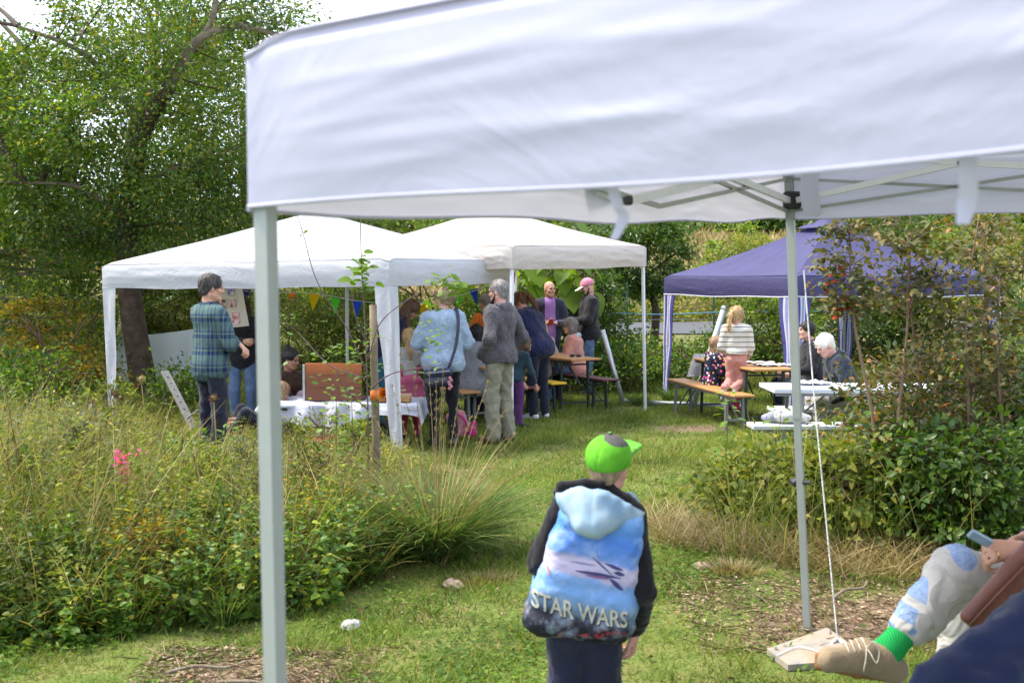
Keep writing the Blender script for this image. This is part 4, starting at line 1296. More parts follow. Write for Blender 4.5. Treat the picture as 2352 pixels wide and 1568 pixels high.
shrub('low hedge along the far side of the lane, under the small dark tree', 1500, 28.6, 420, 702, LM['olive'], 5200, .12, seed=51, group=HG, sub=.4)
shrub('olive hedge on the slope between the cream roof and the blue roof', 1700, 31, 190, 520, LM['hedge'], 5200, .14, seed=52, group=HG, sub=.5)
shrub('hedge on the slope behind the cream roof corner', 1500, 33, 190, 500, LM['hedge'], 4200, .14, seed=53, group=HG, sub=.5)
shrub('distant hedge behind the yellow and green pennants', 760, 22.5, 480, 640, LM['hedge'], 6500, .11, seed=54, group=HG, sub=.45)
shrub('distant hedge behind the poster and the near upright', 480, 22.5, 420, 640, LM['dark'], 6000, .11, seed=55, group=HG, sub=.45)
# the big leaved plant: each large leaf is a part
def heart_leaf_mesh(name, mat, size=1.0):
    pts = [(0, 0, 0), (.22, -.05, .03), (.40, .10, .05), (.44, .32, .04), (.33, .58, .01), (.16, .82, -.05), (0, 1.0, -.12), (-.16, .82, -.05), (-.33, .58, .01), (-.44, .32, .04), (-.40, .10, .05), (-.22, -.05, .03)]
    mid = [(0, .32, -.01), (0, .62, -.05)]
    V = np.array(pts + mid) * size
    n = 12
    T = [[0, 1, 12], [1, 2, 12], [2, 3, 12], [3, 4, 13], [3, 13, 12], [4, 5, 13], [5, 6, 13], [6, 7, 13], [7, 8, 13], [8, 9, 12], [8, 12, 13], [9, 10, 12], [10, 11, 12], [11, 0, 12]]
    return np_mesh(name, V, [np.array(T)], mat, smooth_=True)
heart_mesh = heart_leaf_mesh('leaf', LM['paulownia'])
def put_leaf(me, parent, p, d, nrm, L):
    o = bpy.data.objects.new('leaf', me); link(o, parent)
    d = Vector(d).normalized(); nrm = Vector(nrm)
    s = d.cross(nrm).normalized(); u = s.cross(d)
    o.matrix_local = Matrix.Translation(Vector(p)) @ Matrix((s, d, u)).transposed().to_4x4() @ Matrix.Scale(L, 4)
    return o
r_ = random.Random(5)
PB = Vector((gx(1235, 16.9), 16.9, 0))
pau = thing('large_leaved_plant', 'young tree with huge pale green heart shaped leaves behind the bald man', 'plant', PB)
mbp = MB()
for (sx, top) in ((1070, 650), (1110, 690), (1150, 620), (1210, 600), (1245, 560), (1300, 520), (1345, 625), (1190, 690), (1290, 640)):
    a = Vector((gx(sx, 16.9) - PB.x, r_.uniform(-.2, .2), 0)); t = at(sx + r_.uniform(-15, 15), top, 16.8) - PB
    c = bez([a, (a + t) / 2 + Vector((r_.uniform(-.1, .1), 0, 0)), t], 6)
    mbp.tube(c, np.linspace(.022, .008, len(c)), 6)
    for k in range(17):
        f = 1 - .042 * k
        p = a.lerp(t, f)
        az = k * 2.4 + r_.uniform(-.5, .5)
        st = p + Vector((math.cos(az) * .16, math.sin(az) * .16, .06))
        mbp.tube([p, st], .005, 4)
        put_leaf(heart_mesh, pau, st, (math.cos(az) * .8, math.sin(az) * .8, -.55 - r_.random() * .4), (math.cos(az) * .5, math.sin(az) * .5 - .25, .9), r_.uniform(.26, .48))
mbp.build('stem', twig_brown, pau, True)

# ---------------------------------------------------------------- stuff: lawn, meadow, litter
def in_meadow(x, y):
    """left of the worn path: the unmown strip"""
    edge = np.interp(y, [4.3, 4.75, 5.4, 6.0, 7.0, 8.2, 9.3, 10.4, 13], [-4.5, -1.9, -.95, -.62, -.45, -.55, -.75, -1.5, -4.3])
    return (x < edge + .12 * np.sin(y * 5.1) + .08 * np.sin(y * 11 + 1)) & (y > 4.25)
rl = np.random.default_rng(31)
def scatter(n, x0, x1, y0, y1, rng=rl, power=1.0):
    x = rng.uniform(x0, x1, n); y = y0 + (y1 - y0) * rng.uniform(0, 1, n) ** power
    return x, y
def patch_noise(x, y, f=1.0, s=0):
    return (np.sin(x * 2.1 * f + s) * np.cos(y * 1.7 * f - s) + .7 * np.sin(x * 4.7 * f - y * 3.1 * f + 2 * s) + .5 * np.cos(x * 7.3 * f + y * 8.9 * f + s)) / 2.2
# lawn
x, y = scatter(470000, -4.5, 6.5, 2.6, 17.5, power=1.9)
vis = (np.abs(x) < y * .56 + .3) & ~in_meadow(x, y)
bare = np.zeros(len(x), bool)
for cx_, cy_, rx_, ry_ in ((-1.15, 4.35, .4, .22), (1.85, 5.15, .85, .48), (2.2, 12.2, .5, .4)):
    q = np.hypot((x - cx_) / rx_, (y - cy_) / ry_) + .45 * patch_noise(x, y, 2.3, 1)
    bare |= (q < 1.0) & (rl.uniform(size=len(x)) < .88)
vis &= ~bare & ~((np.abs(x - 1.36) < .24) & (np.abs(y - 4.63) < .30))
x, y = x[vis], y[vis]
pn = patch_noise(x, y, 1.3, .4)
keep = rl.uniform(size=len(x)) < np.clip(.62 + .5 * pn, .16, 1)
x, y, pn = x[keep], y[keep], pn[keep]
H = rl.uniform(.028, .070, len(x)) * (1 + .55 * np.clip(pn, -.5, 1.2)) * np.clip(.8 + y * .04, .8, 1.3)
V, Q, T = blade_arrays(np.stack([x, y, ground_z(x, y) - .003], 1), H, rl.uniform(.1, .8, len(x)), rl.uniform(.1, .5, len(x)), rl.uniform(.005, .0095, len(x)) * np.clip(.7 + y * .07, 1, 1.8), rl, 1)
tag(np_obj('lawn_grass', V, [Q, T], LM['lawn']), kind='stuff')
# clover rosettes and plantain close to the camera
x, y = scatter(95000, -3.2, 4.2, 2.7, 9.0, power=1.6)
pn = patch_noise(x, y, 1.1, 2.1)
k = (np.abs(x) < y * .56 + .2) & (pn + .35 * rl.normal(size=len(x)) + .35 * (x < -1.2) * (y > 3.9) > .30) & (~in_meadow(x, y) | (y < 5.2))
for cx_, cy_, rx_, ry_ in ((-1.15, 4.4, .5, .28), (1.75, 5.25, .9, .5)):
    k &= (np.hypot((x - cx_) / rx_, (y - cy_) / ry_) > 1) | (rl.uniform(size=len(x)) < .06)
x, y = x[k], y[k]
n = len(x)
az = rl.uniform(0, 6.28, n)
D = np.stack([np.cos(az), np.sin(az), rl.uniform(-.1, .7, n)], 1)
V, T = leaf_arrays(np.stack([x, y, ground_z(x, y) + rl.uniform(.0, .035, n)], 1), D, rl.normal(size=(n, 3)) * .3 + np.array([0, 0, 1]), rl.uniform(.018, .042, n), rl.uniform(.012, .026, n))
tag(np_obj('clover_ground_cover', V, [T], LM['clover']), kind='stuff')
# straw litter and wood chips on the bare soil
x1, y1 = scatter(2200, -1.65, -.6, 4.1, 4.65); x2, y2 = scatter(6000, .9, 2.9, 4.6, 5.8); x3, y3 = scatter(9000, -1.2, 4.5, 5.0, 15)
x = np.concatenate([x1, x2, x3]); y = np.concatenate([y1, y2, y3]); n = len(x)
az = rl.uniform(0, 6.28, n)
D = np.stack([np.cos(az), np.sin(az), rl.normal(0, .22, n)], 1)
big = rl.uniform(size=n)
L = np.where(big < .7, rl.uniform(.010, .034, n), rl.uniform(.06, .20, n)); Wd = np.where(big < .7, L * rl.uniform(.3, .7, n), .004)
V, T = leaf_arrays(np.stack([x, y, ground_z(x, y) + rl.uniform(.004, .016, n)], 1), D, rl.normal(size=(n, 3)) * .35 + np.array([0, 0, 1]), L, Wd)
chipm = leafmat('dry_chips_and_straw', [(0, (.12, .08, .055)), (.4, (.20, .145, .095)), (.75, (.28, .21, .14)), (1, (.38, .31, .22))], 0, .2, .9, 2, .15)
tag(np_obj('wood_chips', V, [T], chipm), kind='stuff')

# meadow strip: tall grass, weeds, dry stalks
def meadow_h(x, y):
    edge = np.interp(y, [4.25, 4.9, 5.7, 7, 8, 9.5, 13], [.10, .46, .76, .66, .50, .36, .32]) * (1 + .55 * smooth(-.30, -.46, x / y))
    ex = np.interp(y, [4.3, 4.75, 5.4, 6.0, 7.0, 8.2, 9.3, 10.4, 13], [-4.5, -1.9, -.95, -.62, -.45, -.55, -.75, -1.5, -4.3])
    return edge * np.clip((ex - x) / .55 + .25, .22, 1)
rm = np.random.default_rng(41)
x, y = scatter(84000, -7.2, 0, 4.25, 12.5, rm, 1.25)
k = in_meadow(x, y) & (x > -y * .57 - .4)
x, y = x[k], y[k]
hm = meadow_h(x, y)
n = len(x)
H = hm * rm.uniform(.30, 1.0, n) * (1 + .45 * patch_noise(x, y, 1.0, 3))
kk = rm.uniform(size=n) < np.clip(.65 + .55 * patch_noise(x, y, 1.6, .7), .2, 1)
x, y, hm, H = x[kk], y[kk], hm[kk], H[kk]; n = len(x)
H = np.maximum(H, .06)
V, Q, T = blade_arrays(np.stack([x, y, ground_z(x, y) - .01], 1), H, rm.uniform(.02, .75, n), rm.uniform(.05, 1.0, n), rm.uniform(.005, .013, n), rm, 3)
tag(np_obj('meadow_grass', V, [Q, T], LM['meadow']), kind='stuff')
# dry seed stalks
x, y = scatter(3400, -7, 0, 4.8, 12.5, rm, 1.2)
k = in_meadow(x, y) & (x > -y * .57 - .4); x, y = x[k], y[k]; n = len(x)
H = meadow_h(x, y) * rm.uniform(.75, 1.35, n)
V, Q, T = blade_arrays(np.stack([x, y, ground_z(x, y)], 1), H, rm.uniform(.0, .45, n), rm.uniform(.0, .55, n), rm.uniform(.004, .007, n), rm, 4)
tag(np_obj('dry_stalk_grass', V, [Q, T], LM['straw']), kind='stuff')
x, y = scatter(2600, -7, 0, 4.8, 12.5, rm, 1.2)
k = in_meadow(x, y) & (x > -y * .57 - .4) & (patch_noise(x, y, .9, 2.2) > -.1); x, y = x[k], y[k]; n = len(x)
V, Q, T = blade_arrays(np.stack([x, y, ground_z(x, y)], 1), meadow_h(x, y) * rm.uniform(.6, 1.25, n), rm.uniform(.0, .3, n), rm.uniform(.0, .3, n), rm.uniform(.006, .010, n), rm, 3)
tag(np_obj('dead_stems', V, [Q, T], leafmat('dead_brown_stems', [(0, (.07, .04, .022)), (1, (.17, .10, .05))], .1, .2, .8)), kind='stuff')
# leafy weeds in the strip
def weed_field(name, n0, xr, yr, mat, leafL, leafW, per, hfun, rng, sel, stemless=False, six=False, hmin=.25):
    x, y = scatter(n0, *xr, *yr, rng, 1.2)
    k = sel(x, y); x, y = x[k], y[k]
    h = hfun(x, y) * rng.uniform(hmin, 1.05, len(x))
    idx = np.repeat(np.arange(len(x)), per); n = len(idx)
    t = rng.uniform(.12, 1, n)
    az = rng.uniform(0, 6.28, n)
    lean = rng.normal(0, .16, (len(x), 2))
    c = np.stack([x[idx] + lean[idx, 0] * t * h[idx], y[idx] + lean[idx, 1] * t * h[idx], ground_z(x[idx], y[idx]) + t * h[idx]], 1)
    D = np.stack([np.cos(az), np.sin(az), rng.uniform(-.35, .7, n)], 1)
    L = leafL * rng.uniform(.5, 1.3, n) * (1.15 - .5 * t)
    V, T = leaf_arrays(c, D, rng.normal(size=(n, 3)) * .4 + np.array([0, 0, 1]), L, L * leafW, six)
    tag(np_obj(name, V, [T], mat), kind='stuff')
inside = lambda x, y: in_meadow(x, y) & (x > -y * .57 - .3)
weed_field('meadow_weeds', 5400, (-7, 0), (4.4, 12.5), LM['weed'], .055, .45, 26, meadow_h, rm, inside)
weed_field('silvery_weeds', 1500, (-5.5, -.3), (5.0, 10.5), LM['silver'], .06, .35, 22, lambda x, y: meadow_h(x, y) * 1.1, rm, lambda x, y: inside(x, y) & (patch_noise(x, y, .8, 5) > .1))
weed_field('bramble_cover', 3600, (-4.5, -.2), (4.3, 6.6), LM['bramble'], .05, .8, 14, lambda x, y: .10 + .42 * smooth(4.3, 5.3, y), rm, lambda x, y: in_meadow(x, y + .1) & (x > -y * .57 - .3), six=True)
weed_field('yellow_weeds', 500, (-4.5, -.8), (4.9, 8.5), LM['yellow'], .05, .5, 20, meadow_h, rm, lambda x, y: inside(x, y) & (patch_noise(x, y, 1.1, 1.5) > .35))

# rough grass along the fence and behind the tents
x, y = scatter(36000, -9, 10, 11.5, 19.5, rm)
k = (np.abs(x) < y * .56 + .5) & ((y > 16.2) | (x < -3.4))
x, y = x[k], y[k]; n = len(x)
V, Q, T = blade_arrays(np.stack([x, y, ground_z(x, y)], 1), rm.uniform(.12, .5, n), rm.uniform(.0, .5, n), rm.uniform(.1, .8, n), rm.uniform(.010, .02, n), rm, 2)
tag(np_obj('rough_grass', V, [Q, T], LM['meadow']), kind='stuff')
# dry field beyond the lane
x, y = scatter(26000, -26, 26, 29, 62, rm, 1.3)
k = np.abs(x) < y * .55; x, y = x[k], y[k]; n = len(x)
V, Q, T = blade_arrays(np.stack([x, y, ground_z(x, y)], 1), rm.uniform(.3, .9, n), rm.uniform(.0, .4, n), rm.uniform(.1, .6, n), rm.uniform(.06, .13, n), rm, 2)
tag(np_obj('dry_field_grass', V, [Q, T], LM['straw']), kind='stuff')

# ---------------------------------------------------------------- single plants of the foreground
# tussock
TU = Vector((gx(1000, 6.35), 6.35, 0))
tus = thing('tussock_grass', 'large rounded grass tussock with arching blades and pale seed stalks beside the path', 'grass tuft', TU)
rt = np.random.default_rng(51)
n = 2300
az = rt.uniform(0, 6.28, n); rad = rt.uniform(0, .20, n)
V, Q, T = blade_arrays(np.stack([np.cos(az) * rad, np.sin(az) * rad, np.zeros(n)], 1), rt.uniform(.20, .60, n), rt.uniform(.10, 1.0, n), rt.uniform(.2, 1.2, n), rt.uniform(.006, .014, n), rt, 5, az + rt.normal(0, .7, n))
tb_ = np_obj('blades', V, [Q, T], LM['tussock'], tus); tb_['kind'] = 'stuff'
n = 260
az = rt.uniform(0, 6.28, n); rad = rt.uniform(0, .15, n)
V, Q, T = blade_arrays(np.stack([np.cos(az) * rad, np.sin(az) * rad, np.zeros(n)], 1), rt.uniform(.35, .95, n), rt.uniform(.15, .6, n), rt.uniform(.1, .6, n), rt.uniform(.004, .007, n), rt, 4, az)
tb_ = np_obj('dry_blades', V, [Q, T], LM['straw'], tus); tb_['kind'] = 'stuff'
def stalk(parent, a, b, c, r=.0028, head=True, mat=None):
    mb = MB()
    pts = bez([a, b, c], 7)
    mb.tube(pts, np.linspace(r, r * .45, len(pts)), 4)
    if head:
        C = np.array([list(p) for p in pts[-6:]]); C = np.repeat(C, 7, 0) + rt.normal(size=(42, 3)) * .007
        ax = np.array(list(pts[-1] - pts[-4]))
        V, T = leaf_arrays(C, np.tile(ax, (42, 1)) + rt.normal(size=(42, 3)) * .02, rt.normal(size=(42, 3)), .020, .005)
        mb.add(V, (), T)
    return mb.build('seed_stalk', mat or LM['straw'], parent)
for (px0, px1, py1) in ((1000, 985, 838), (1010, 1020, 905), (1030, 1080, 960), (1040, 1120, 880), (980, 935, 930), (1050, 1180, 1000), (1055, 1215, 1075), (960, 860, 960), (1000, 1002, 880), (1035, 1105, 1005), (940, 800, 1000), (950, 760, 1040), (1060, 1160, 940), (970, 900, 890), (1020, 1052, 925), (990, 950, 870), (1045, 1140, 1060), (1065, 1230, 1130), (930, 720, 985), (925, 690, 1060), (1005, 1018, 850)):
    d = 6.3 + r_.uniform(-.2, .25)
    a = Vector((gx(px0, d), d, 0)) - TU; a.x *= .45
    c = at(px1, py1, d + r_.uniform(-.2, .2)) - TU
    stalk(tus, a, a.lerp(c, .5) + Vector((0, 0, .12)), c)

# sapling tied to its stake
SK = Vector((gx(862, 7.55), 7.55, 0))
stk = thing('wooden_stake', 'round weathered wooden stake supporting the young apple sapling', 'stake', SK)
top = at(857, 700, 7.55) - SK
pts_ = [Vector((.0, 0, -.05)), Vector((.0, 0, .6)), top * .7, top]
mb = MB().tube(pts_, [.031, .031, .030, .028], 12); mb.build('post', M['wood_stake'], stk, True)
MB().tube([top * .57 + Vector((0, 0, -.04)), top * .57 + Vector((0, 0, .04))], .034, 12).build('tie', plain('orange_tie_band', (.60, .15, .02), .6), stk, True)
SP = Vector((gx(842, 7.45), 7.45, 0))
sap = thing('young_sapling', 'thin apple sapling tied to the stake, one whip arching up over the white roof', 'sapling', SP)
def sp(px, py, d=7.45): return at(px, py, d) - SP
mb = MB()
sapling_limbs = [([(0, 0, 0), sp(846, 1000), sp(842, 840), sp(836, 700), sp(830, 600), sp(828, 500)], .008, .003), ([sp(843, 860), sp(800, 760), sp(730, 650), sp(697, 540), sp(680, 485)], .0055, .002),
                 ([sp(845, 830), sp(875, 740, 7.3), sp(950, 680, 7.2), sp(1040, 632, 7.1)], .005, .002), ([sp(845, 900), sp(900, 858, 7.3), sp(1000, 840, 7.2), sp(1050, 828, 7.1)], .006, .002),
                 ([sp(845, 870), sp(760, 840, 7.5), sp(690, 770, 7.6), sp(655, 740, 7.6)], .006, .002), ([sp(838, 780), sp(815, 720, 7.4), sp(806, 660, 7.4)], .005, .002), ([sp(845, 940), sp(800, 900), sp(770, 850)], .006, .002)]
for pts, a, b in sapling_limbs:
    c = bez(pts, 8); mb.tube(c, np.linspace(a, b, len(c)), 6)
mb.build('stem', plain('purplish_sapling_bark', (.12, .075, .075), .7, .3), sap, True)
def oval_leaf_mesh(name, mat):
    V = np.array([(0, 0, 0), (.24, .18, .05), (.31, .45, .06), (.20, .76, .02), (0, 1, -.08), (-.20, .76, .02), (-.31, .45, .06), (-.24, .18, .05), (0, .3, 0), (0, .65, -.01)])
    T = np.array([[0, 1, 8], [1, 2, 8], [2, 9, 8], [2, 3, 9], [3, 4, 9], [4, 5, 9], [5, 6, 9], [6, 8, 9], [6, 7, 8], [7, 0, 8]])
    return np_mesh(name, V, [T], mat)
oval = oval_leaf_mesh('leaf', LM['fresh']); oval_b = oval_leaf_mesh('leaf', LM['bramble']); oval_m = oval_leaf_mesh('leaf', LM['mixed'])
red_leaf = oval_leaf_mesh('leaf', leafmat('red_leaves', [(0, (.35, .03, .025)), (1, (.5, .09, .03))], .4))
def leaf_cluster(parent, p, n, spread, L, me):
    for _ in range(n):
        q = Vector(p) + Vector((r_.gauss(0, spread), r_.gauss(0, spread * .7), r_.gauss(0, spread)))
        az = r_.uniform(0, 6.28)
        put_leaf(me, parent, q, (math.cos(az), math.sin(az), r_.uniform(-.6, .5)), (r_.gauss(0, .4), r_.gauss(0, .4) - .3, 1), L * r_.uniform(.6, 1.25))
leaf_cluster(sap, sp(830, 620), 34, .05, .095, oval)
leaf_cluster(sap, sp(835, 650), 8, .04, .07, oval_b)
leaf_cluster(sap, sp(1028, 655, 7.1), 34, .05, .085, oval)
leaf_cluster(sap, sp(1000, 690, 7.15), 7, .05, .07, oval_b)
leaf_cluster(sap, sp(985, 760, 7.15), 16, .055, .06, oval)
leaf_cluster(sap, sp(1015, 815, 7.1), 9, .06, .06, oval)
leaf_cluster(sap, sp(935, 850, 7.25), 8, .06, .06, oval_b)
leaf_cluster(sap, sp(690, 530), 8, .03, .035, oval_b); leaf_cluster(sap, sp(705, 590), 5, .03, .035, oval_b)
leaf_cluster(sap, sp(668, 745, 7.6), 9, .06, .06, oval_b); leaf_cluster(sap, sp(740, 830, 7.5), 12, .09, .055, oval_b)
leaf_cluster(sap, sp(800, 830), 34, .10, .05, oval_b); leaf_cluster(sap, sp(845, 790), 26, .08, .05, oval); leaf_cluster(sap, sp(820, 890), 34, .12, .05, oval_b); leaf_cluster(sap, sp(800, 960), 40, .13, .05, oval)
# leafy stems in front of the table
def leafy_stem(label, px, d, top, lean=0, n=26, L=.06, me=None, name='leafy_stem', spread=.05, from_=.35, r=.006, cat='plant', group=None, curve=0):
    b = Vector((gx(px, d), d, float(ground_z(gx(px, d), d))))
    root = thing(name, label, cat, b, 0, group)
    t = at(px + lean, top, d) - b
    c = bez([(0, 0, 0), t * .5 + Vector((curve, 0, 0)), t], 10)
    MB().tube(c, np.linspace(r, r * .35, len(c)), 6).build('stem', twig_brown, root, True)
    for i in range(n):
        f = from_ + (1 - from_) * i / n
        p = c[min(len(c) - 1, int(f * (len(c) - 1)))]
        az = i * 2.4 + r_.uniform(-.4, .4)
        q = p + Vector((math.cos(az), math.sin(az), r_.uniform(-.2, .3))) * r_.uniform(.01, spread)
        put_leaf(me or oval, root, q, (math.cos(az), math.sin(az), r_.uniform(-.5, .5)), (r_.gauss(0, .3), r_.gauss(0, .3) - .2, 1), L * r_.uniform(.6, 1.2))
    return root
LS = 'leafy stems growing in the strip'
leafy_stem('light green leafy stem standing before the orange case', 768, 7.2, 855, 4, 46, .05, oval, group=LS, spread=.07)
leafy_stem('leafy stem right of the orange case, with the stake behind', 815, 7.0, 905, -8, 36, .05, oval_b, group=LS, spread=.08)
leafy_stem('yellowish leafy stem just right of the big near upright', 690, 7.2, 1010, 10, 40, .045, oval, group=LS, spread=.09, from_=.2)
leafy_stem('reddish stemmed leafy plant low beside the near upright', 745, 6.7, 1120, -12, 40, .045, oval_b, group=LS, spread=.1, from_=.2)
leafy_stem('dark leafy weed between the near upright and the tussock', 850, 6.3, 1180, 10, 40, .05, oval_b, group=LS, spread=.12, from_=.1)
WG = 'bushy weeds standing in the unmown strip'
def bushy_weed(label, px, d, top, wpx, mat, n, L, seed):
    r = np.random.default_rng(seed); x = gx(px, d); s = 2300 / d; h = CAM_H + (665 - top) / s; rx = wpx / 2 / s
    tree('bushy_weed', label, (x, d, float(ground_z(x, d))), None, 0, [([(0, 0, 0), (r.normal() * .04, 0, h * .5), (r.uniform(-.8, .8) * rx, r.normal() * .1, h)], .006, .002) for _ in range(6)],
         [((0, 0, h * .6), (rx, rx * .8, h * .42), max(8, n // 26), 26, .13)], mat, twig_brown, r, L, .42, WG, 'plant', True, 'foliage', False, 'stem', .1)
bushy_weed('dark leafy weed at the left edge of the strip', 40, 6.2, 1010, 150, LM['bramble'], 700, .05, 1)
bushy_weed('silvery weed left of the pink flowers', 175, 6.8, 930, 120, LM['silver'], 560, .05, 2)
bushy_weed('yellow green weed under the left curtain of the white gazebo', 262, 9.0, 880, 90, LM['weed'], 420, .06, 3)
bushy_weed('tall dark weed to the right of the pink flowers', 405, 6.9, 980, 110, LM['bramble'], 560, .05, 4)
bushy_weed('light green weed before the checked shirt wearer', 470, 6.6, 1020, 120, LM['weed'], 600, .05, 5)
bushy_weed('yellowing weed low in the middle of the strip', 330, 5.35, 1190, 130, LM['yellow'], 460, .045, 6)
bushy_weed('dark weed low beside the left side of the near upright', 520, 5.9, 1120, 130, LM['bramble'], 640, .05, 7)
bushy_weed('silvery weed close behind the near upright', 560, 7.3, 985, 110, LM['silver'], 480, .05, 8)
bushy_weed('brown tinged weed between the near upright and the stake', 720, 6.9, 1030, 140, LM['mixed'], 640, .045, 9)
bushy_weed('light weed right of the near upright, lowest', 690, 5.9, 1170, 140, LM['weed'], 600, .045, 10)
bushy_weed('leafy weed before the left end of the tablecloth', 668, 8.9, 955, 80, LM['weed'], 420, .055, 12)
bushy_weed('silvery weed before the middle of the tablecloth', 745, 8.6, 950, 90, LM['silver'], 460, .055, 13)
bushy_weed('green weed between the tablecloth and the stake', 815, 8.3, 965, 80, LM['weed'], 420, .05, 14)
bushy_weed('dark weed in the bottom left of the strip', 130, 5.3, 1210, 150, LM['bramble'], 640, .05, 11)
# thistle like stalks and the pink flowers
def flower_plant():
    d = 6.2
    b = Vector((gx(290, d), d, 0))
    root = thing('flowering_plant', 'tall plant topped with bright pink flower clusters in the long grass', 'plant', b)
    pk = leafmat('pink_petals', [(0, (.62, .05, .36)), (1, (.78, .14, .52))], .35, .2, .6)
    V = np.array([(0, 0, 0), (.5, .5, .12), (0, 1, .05), (-.5, .5, .12)])
    pm = np_mesh('petal', V, [np.array([[0, 1, 2], [0, 2, 3]])], pk)
    MB().tube(bez([(0, 0, 0), at(290, 1180, d) - b, at(276, 1050, d) - b], 8), .004, 5).tube(bez([at(290, 1150, d) - b, at(305, 1090, d) - b, at(318, 1036, d) - b], 6), .003, 5).build('stem', twig_brown, root)
    for px, py, n in ((270, 1056, 6), (284, 1070, 8), (288, 1104, 5), (276, 1042, 5), (275, 1048, 7), (285, 1055, 5), (272, 1066, 5), (280, 1082, 8), (292, 1078, 5), (298, 1096, 5), (296, 1110, 3), (313, 1041, 3), (324, 1038, 2), (288, 1090, 4), (276, 1092, 3)):
        for _ in range(n):
            q = at(px + r_.gauss(0, 4), py + r_.gauss(0, 4), d + r_.gauss(0, .02)) - b
            az = r_.uniform(0, 6.28)
            o = bpy.data.objects.new('petal', pm); link(o, root)
            o.matrix_local = Matrix.Translation(q) @ Matrix.Rotation(az, 4, 'Z') @ Matrix.Rotation(r_.uniform(-.8, 1.2), 4, 'X') @ Matrix.Scale(r_.uniform(.028, .042), 4)
flower_plant()
leafy_stem('tall weed with narrow leaves beside the pink flowers', 335, 6.5, 1045, 8, 34, .07, oval_b, group=LS, spread=.06)
leafy_stem('tall narrow leaved weed in front of the dark trousers', 520, 7.6, 960, 10, 30, .07, oval_b, group=LS, spread=.05)
seedm = plain('brown_seed_head', (.12, .075, .035), .95, .1, 0, .4, 60)
for i, (px, d, top, ln, lab) in enumerate([(262, 8.2, 905, 3, 'brown thistle head highest of the three by the left curtain'), (205, 8.0, 925, 6, 'brown thistle head on a stalk further left'), (330, 8.6, 870, -6, 'pale fluffy seed head in front of the dark trunk'),
                                           (485, 7.0, 915, 6, 'bent brown seed head before the plaid shirt hem')]):
    b = Vector((gx(px, d), d, 0))
    root = thing('thistle', lab, 'plant', b, 0, 'dry seed heads in the strip')
    t = at(px + ln, top, d) - b
    MB().tube(bez([(0, 0, 0), t * .5 + Vector((.02, 0, 0)), t], 6), .005, 5).build('stalk', LM['straw'], root)
    mb = MB().ball(t, .022, 8, 6)
    nn = 60
    dd = rand_dirs(nn, rt, .2)
    V, T = leaf_arrays(np.tile(np.array(t), (nn, 1)) + dd * .016, dd, rt.normal(size=(nn, 3)), .028, .006); mb.add(V, (), T)
    mb.build('seed_head', seedm if i != 2 else LM['straw'], root)

# ---------------------------------------------------------------- the thicket at the right
rb_ = np.random.default_rng(61)
BX = lambda px, d: gx(px, d)
def thicket(label, px, d, wpx, top, mat, n, leafL, seed, depth=.45, name='bush', bottom=.05, six=True, leafW=.62, sub=.22, grp='bushes in the thicket at the right'):
    r = np.random.default_rng(seed)
    x = gx(px, d); s = 2300 / d
    h = CAM_H + (665 - top) / s; rx = wpx / 2 / s
    nl_ = 40; ns = max(6, int(n / nl_))
    cl = [((0, 0, h * .5 + bottom), (rx, depth, h * .5), ns, nl_, sub), ((0, 0, h * .25), (rx * 1.05, depth, h * .25), int(ns * .4), nl_, sub)]
    lim = [([(r.uniform(-.5, .5) * rx, 0, 0), (r.uniform(-.7, .7) * rx, r.uniform(-.2, .2), h * .45), (r.uniform(-.9, .9) * rx, r.uniform(-.5, .5) * depth, h * .95)], .012, .004) for _ in range(9)]
    return tree(name, label, (x, d, 0), None, 0, lim, cl, mat, twig_brown, r, leafL, leafW, grp, 'bush', True, 'foliage', six and d < 7.1, 'stem', .35)
thicket('bush low at the right edge behind the seated knee, leaves darkened as shade', 2230, 6.4, 420, 985, LM['dark'], 3600, .058, 71, .5)  # dark leaf mix puts the thicket's own shadow into the colour
thicket('dark shaded bush in the middle of the thicket, under the saplings', 2080, 6.9, 380, 960, LM['mixed'], 3600, .055, 72, .5)
thicket('light green bramble clump right of the guy line', 1930, 6.6, 260, 1020, LM['weed'], 2200, .06, 73, .4)
thicket('bright leafy bramble low beside the thin upright', 1780, 7.0, 250, 1040, LM['weed'], 2300, .055, 74, .35)
thicket('bramble at the edge of the mown grass, left of the thin upright', 1690, 7.4, 170, 1080, LM['weed'], 1100, .05, 75, .3)
thicket('bush at the right edge, level with the white table, darkened for its shadow', 2330, 7.2, 300, 880, LM['dark'], 2700, .065, 76, .5)  # leaves coloured darker to stand for the shade inside the thicket
thicket('green bush reaching the table top behind the saplings', 2120, 8.0, 420, 930, LM['hedge'], 2600, .06, 77, .45)
thicket('brown green bush filling in between the saplings, just below the white table', 2160, 7.7, 430, 800, LM['mixed'], 3000, .055, 78, .4, sub=.26)
thicket('leafy bush at the right edge reaching above the white table', 2340, 7.9, 260, 790, LM['hedge'], 1900, .065, 79, .4, sub=.26)
SG = 'brown leaved saplings in the thicket'
